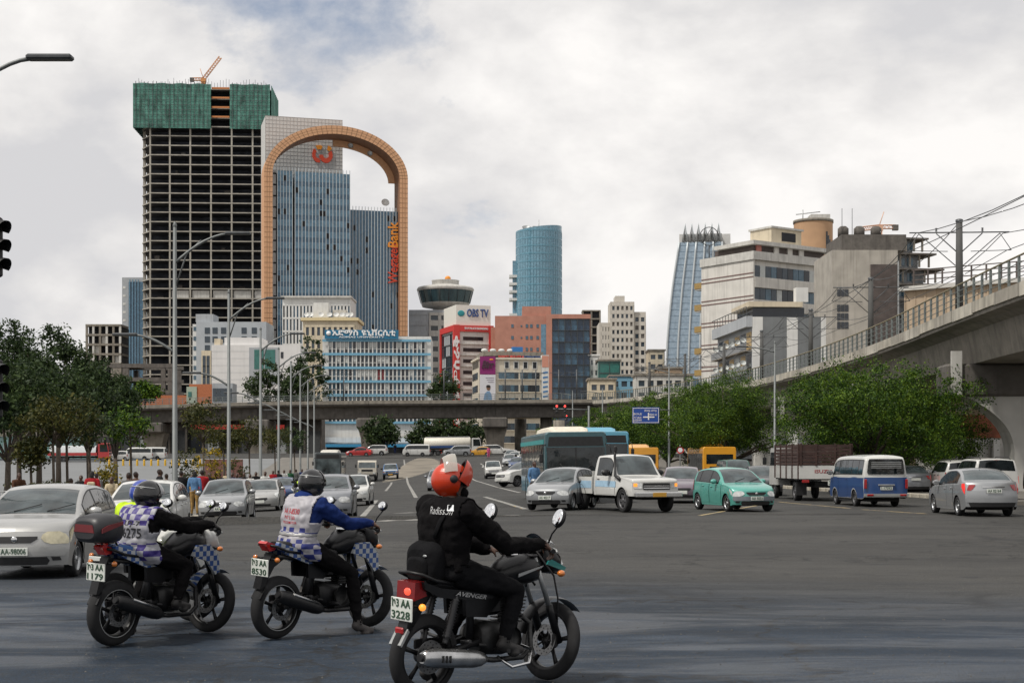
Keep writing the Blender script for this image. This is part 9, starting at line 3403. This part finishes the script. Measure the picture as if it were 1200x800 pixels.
for a in ((22, 53.5, 'sit', 'brown', 'dark', -60, 'brown clothed person sitting at the left end of the planter', 1.0, .55), (82, 53.5, 'sit', 'white', 'dark', 60, 'person in white sitting low behind the silver hatchback', 1.0, .35),
    (95, 54, 'stand', 'dark', 'dark', -90, 'dark clothed person standing left of the one in red', .93), (113, 56, 'stand', 'grey', 'dark', 80, 'dark haired person right behind the one in red', .98),
    (131, 54, 'sit', 'cream', 'brown', -90, 'person with bare arms sitting by the yellow bush', 1.0, .4), (151, 44.5, 'stand', 'grey', 'dark', 130, 'big man in a grey jacket left of the blue helmet', 1.0, 0),
    (159, 47, 'stand', 'brown', 'dark', 60, 'person in brown beside the man in grey', .97, .1), (187, 50, 'stand', 'dark', 'dark', 30, 'dark clothed person just right of the black helmet', 1.0),
    (195, 56, 'stand', 'brown', 'navy', 90, 'brown clothed person left of the first lamp post', .95), (212, 54.5, 'walk', 'dark', 'dark', 95, 'person in black with yellow collar right of the first lamp post', 1.0),
    (216, 74, 'stand', 'sky', 'dark', -80, 'far person in a light blue shirt behind the first lamp post', 1.0), (225, 70, 'stand', 'yellow', 'dark', -90, 'person in a yellow shirt behind the walking group', .95),
    (228, 54, 'woman', 'blue', 'khaki', 92, 'woman in a blue shirt and khaki trousers walking away', .97), (236.5, 55, 'walk', 'red', 'dark', 90, 'person in a red jacket beside the woman in blue', 1.0),
    (230, 78, 'stand', 'pink', 'dark', -90, 'far person in pink behind the woman in blue', .95), (253, 74, 'stand', 'brown', 'dark', -70, 'person in brown left of the silver hatchback roof', 1.0),
    (258, 78, 'stand', 'dark', 'dark', -100, 'person in black behind the silver hatchback roof', .97), (272, 72, 'stand', 'navy', 'dark', -90, 'person in navy above the silver hatchback', 1.0),
    (278, 73, 'walk', 'blue', 'dark', -90, 'person in mid blue right of the one in navy', .98), (286, 76, 'stand', 'dark', 'dark', -80, 'dark clothed person before the white clothed ones', 1.0),
    (293, 74, 'woman', 'white', 'white', -90, 'woman in white between the silver cars', .94), (300, 80, 'stand', 'dark', 'navy', -90, 'dark clothed person by the third lamp post', 1.0),
    (311, 76, 'robe', 'white', 'white', -90, 'person in a long white robe above the silver saloon', 1.0), (320, 92, 'stand', 'red', 'dark', -90, 'far person in red near the fourth lamp post', 1.0),
    (326, 96, 'walk', 'dark', 'dark', 80, 'far person in black near the fourth lamp post', 1.0), (333, 98, 'stand', 'white', 'navy', -90, 'far person in a white shirt near the fifth lamp post', 1.0),
    (340, 102, 'walk', 'green', 'dark', -90, 'far person in dark green by the fifth lamp post', 1.0), (347, 106, 'stand', 'grey', 'dark', 90, 'far person in grey by the sixth lamp post', 1.0),
    (354, 110, 'stand', 'navy', 'dark', -90, 'far person in navy by the coach', 1.0), (360, 112, 'walk', 'cream', 'brown', -90, 'far person in cream by the coach', 1.0),
    (266, 82, 'stand', 'cream', 'dark', -90, 'person in cream by the second lamp post', 1.0), (245, 66, 'stand', 'dark', 'dark', -60, 'dark clothed person left of the second lamp post', 1.0),
    (572.5, 222, 'woman', 'pink', 'pink', -90, 'tiny person in pink crossing the far road', 1.0, 0), (1209, 48, 'stand', 'dark', 'dark', 90, 'dark clothed person at the right edge beside the silver saloon', 1.0, 0),
    (463, 250, 'stand', 'dark', 'navy', -90, 'far dark clothed person under the bridge left of the minibus', 1.0, 0), (508, 250, 'stand', 'navy', 'dark', -90, 'far person in navy right of the white minibus', 1.0, 0),
    (626, 57, 'stand', 'blue', 'dark', -60, 'person in a blue shirt between the bus and the silver hatchback', 1.0, 0)):
 person(*a)
# loose grit on the road
gr = MB()
g_ = random.Random(77)
for k in range(900):
 y = 8.6 + 22 * g_.random() ** 1.6
 x = g_.uniform(-.36, .36) * y
 r_ = g_.uniform(.004, .013)
 z = gz(x, y)
 a = g_.random() * 6.3
 gr.add([(x + r_ * math.cos(a + i * 2.1), y + r_ * math.sin(a + i * 2.1), z) for i in range(3)] + [(x, y, z + r_ * .9)], [(0, 1, 3), (1, 2, 3), (2, 0, 3)])
tag(gr.build('gravel', mat('grit', (.09, .085, .075), .9, var=.5)), 'scattered grit on the asphalt of the crossing', 'gravel', kind='stuff')
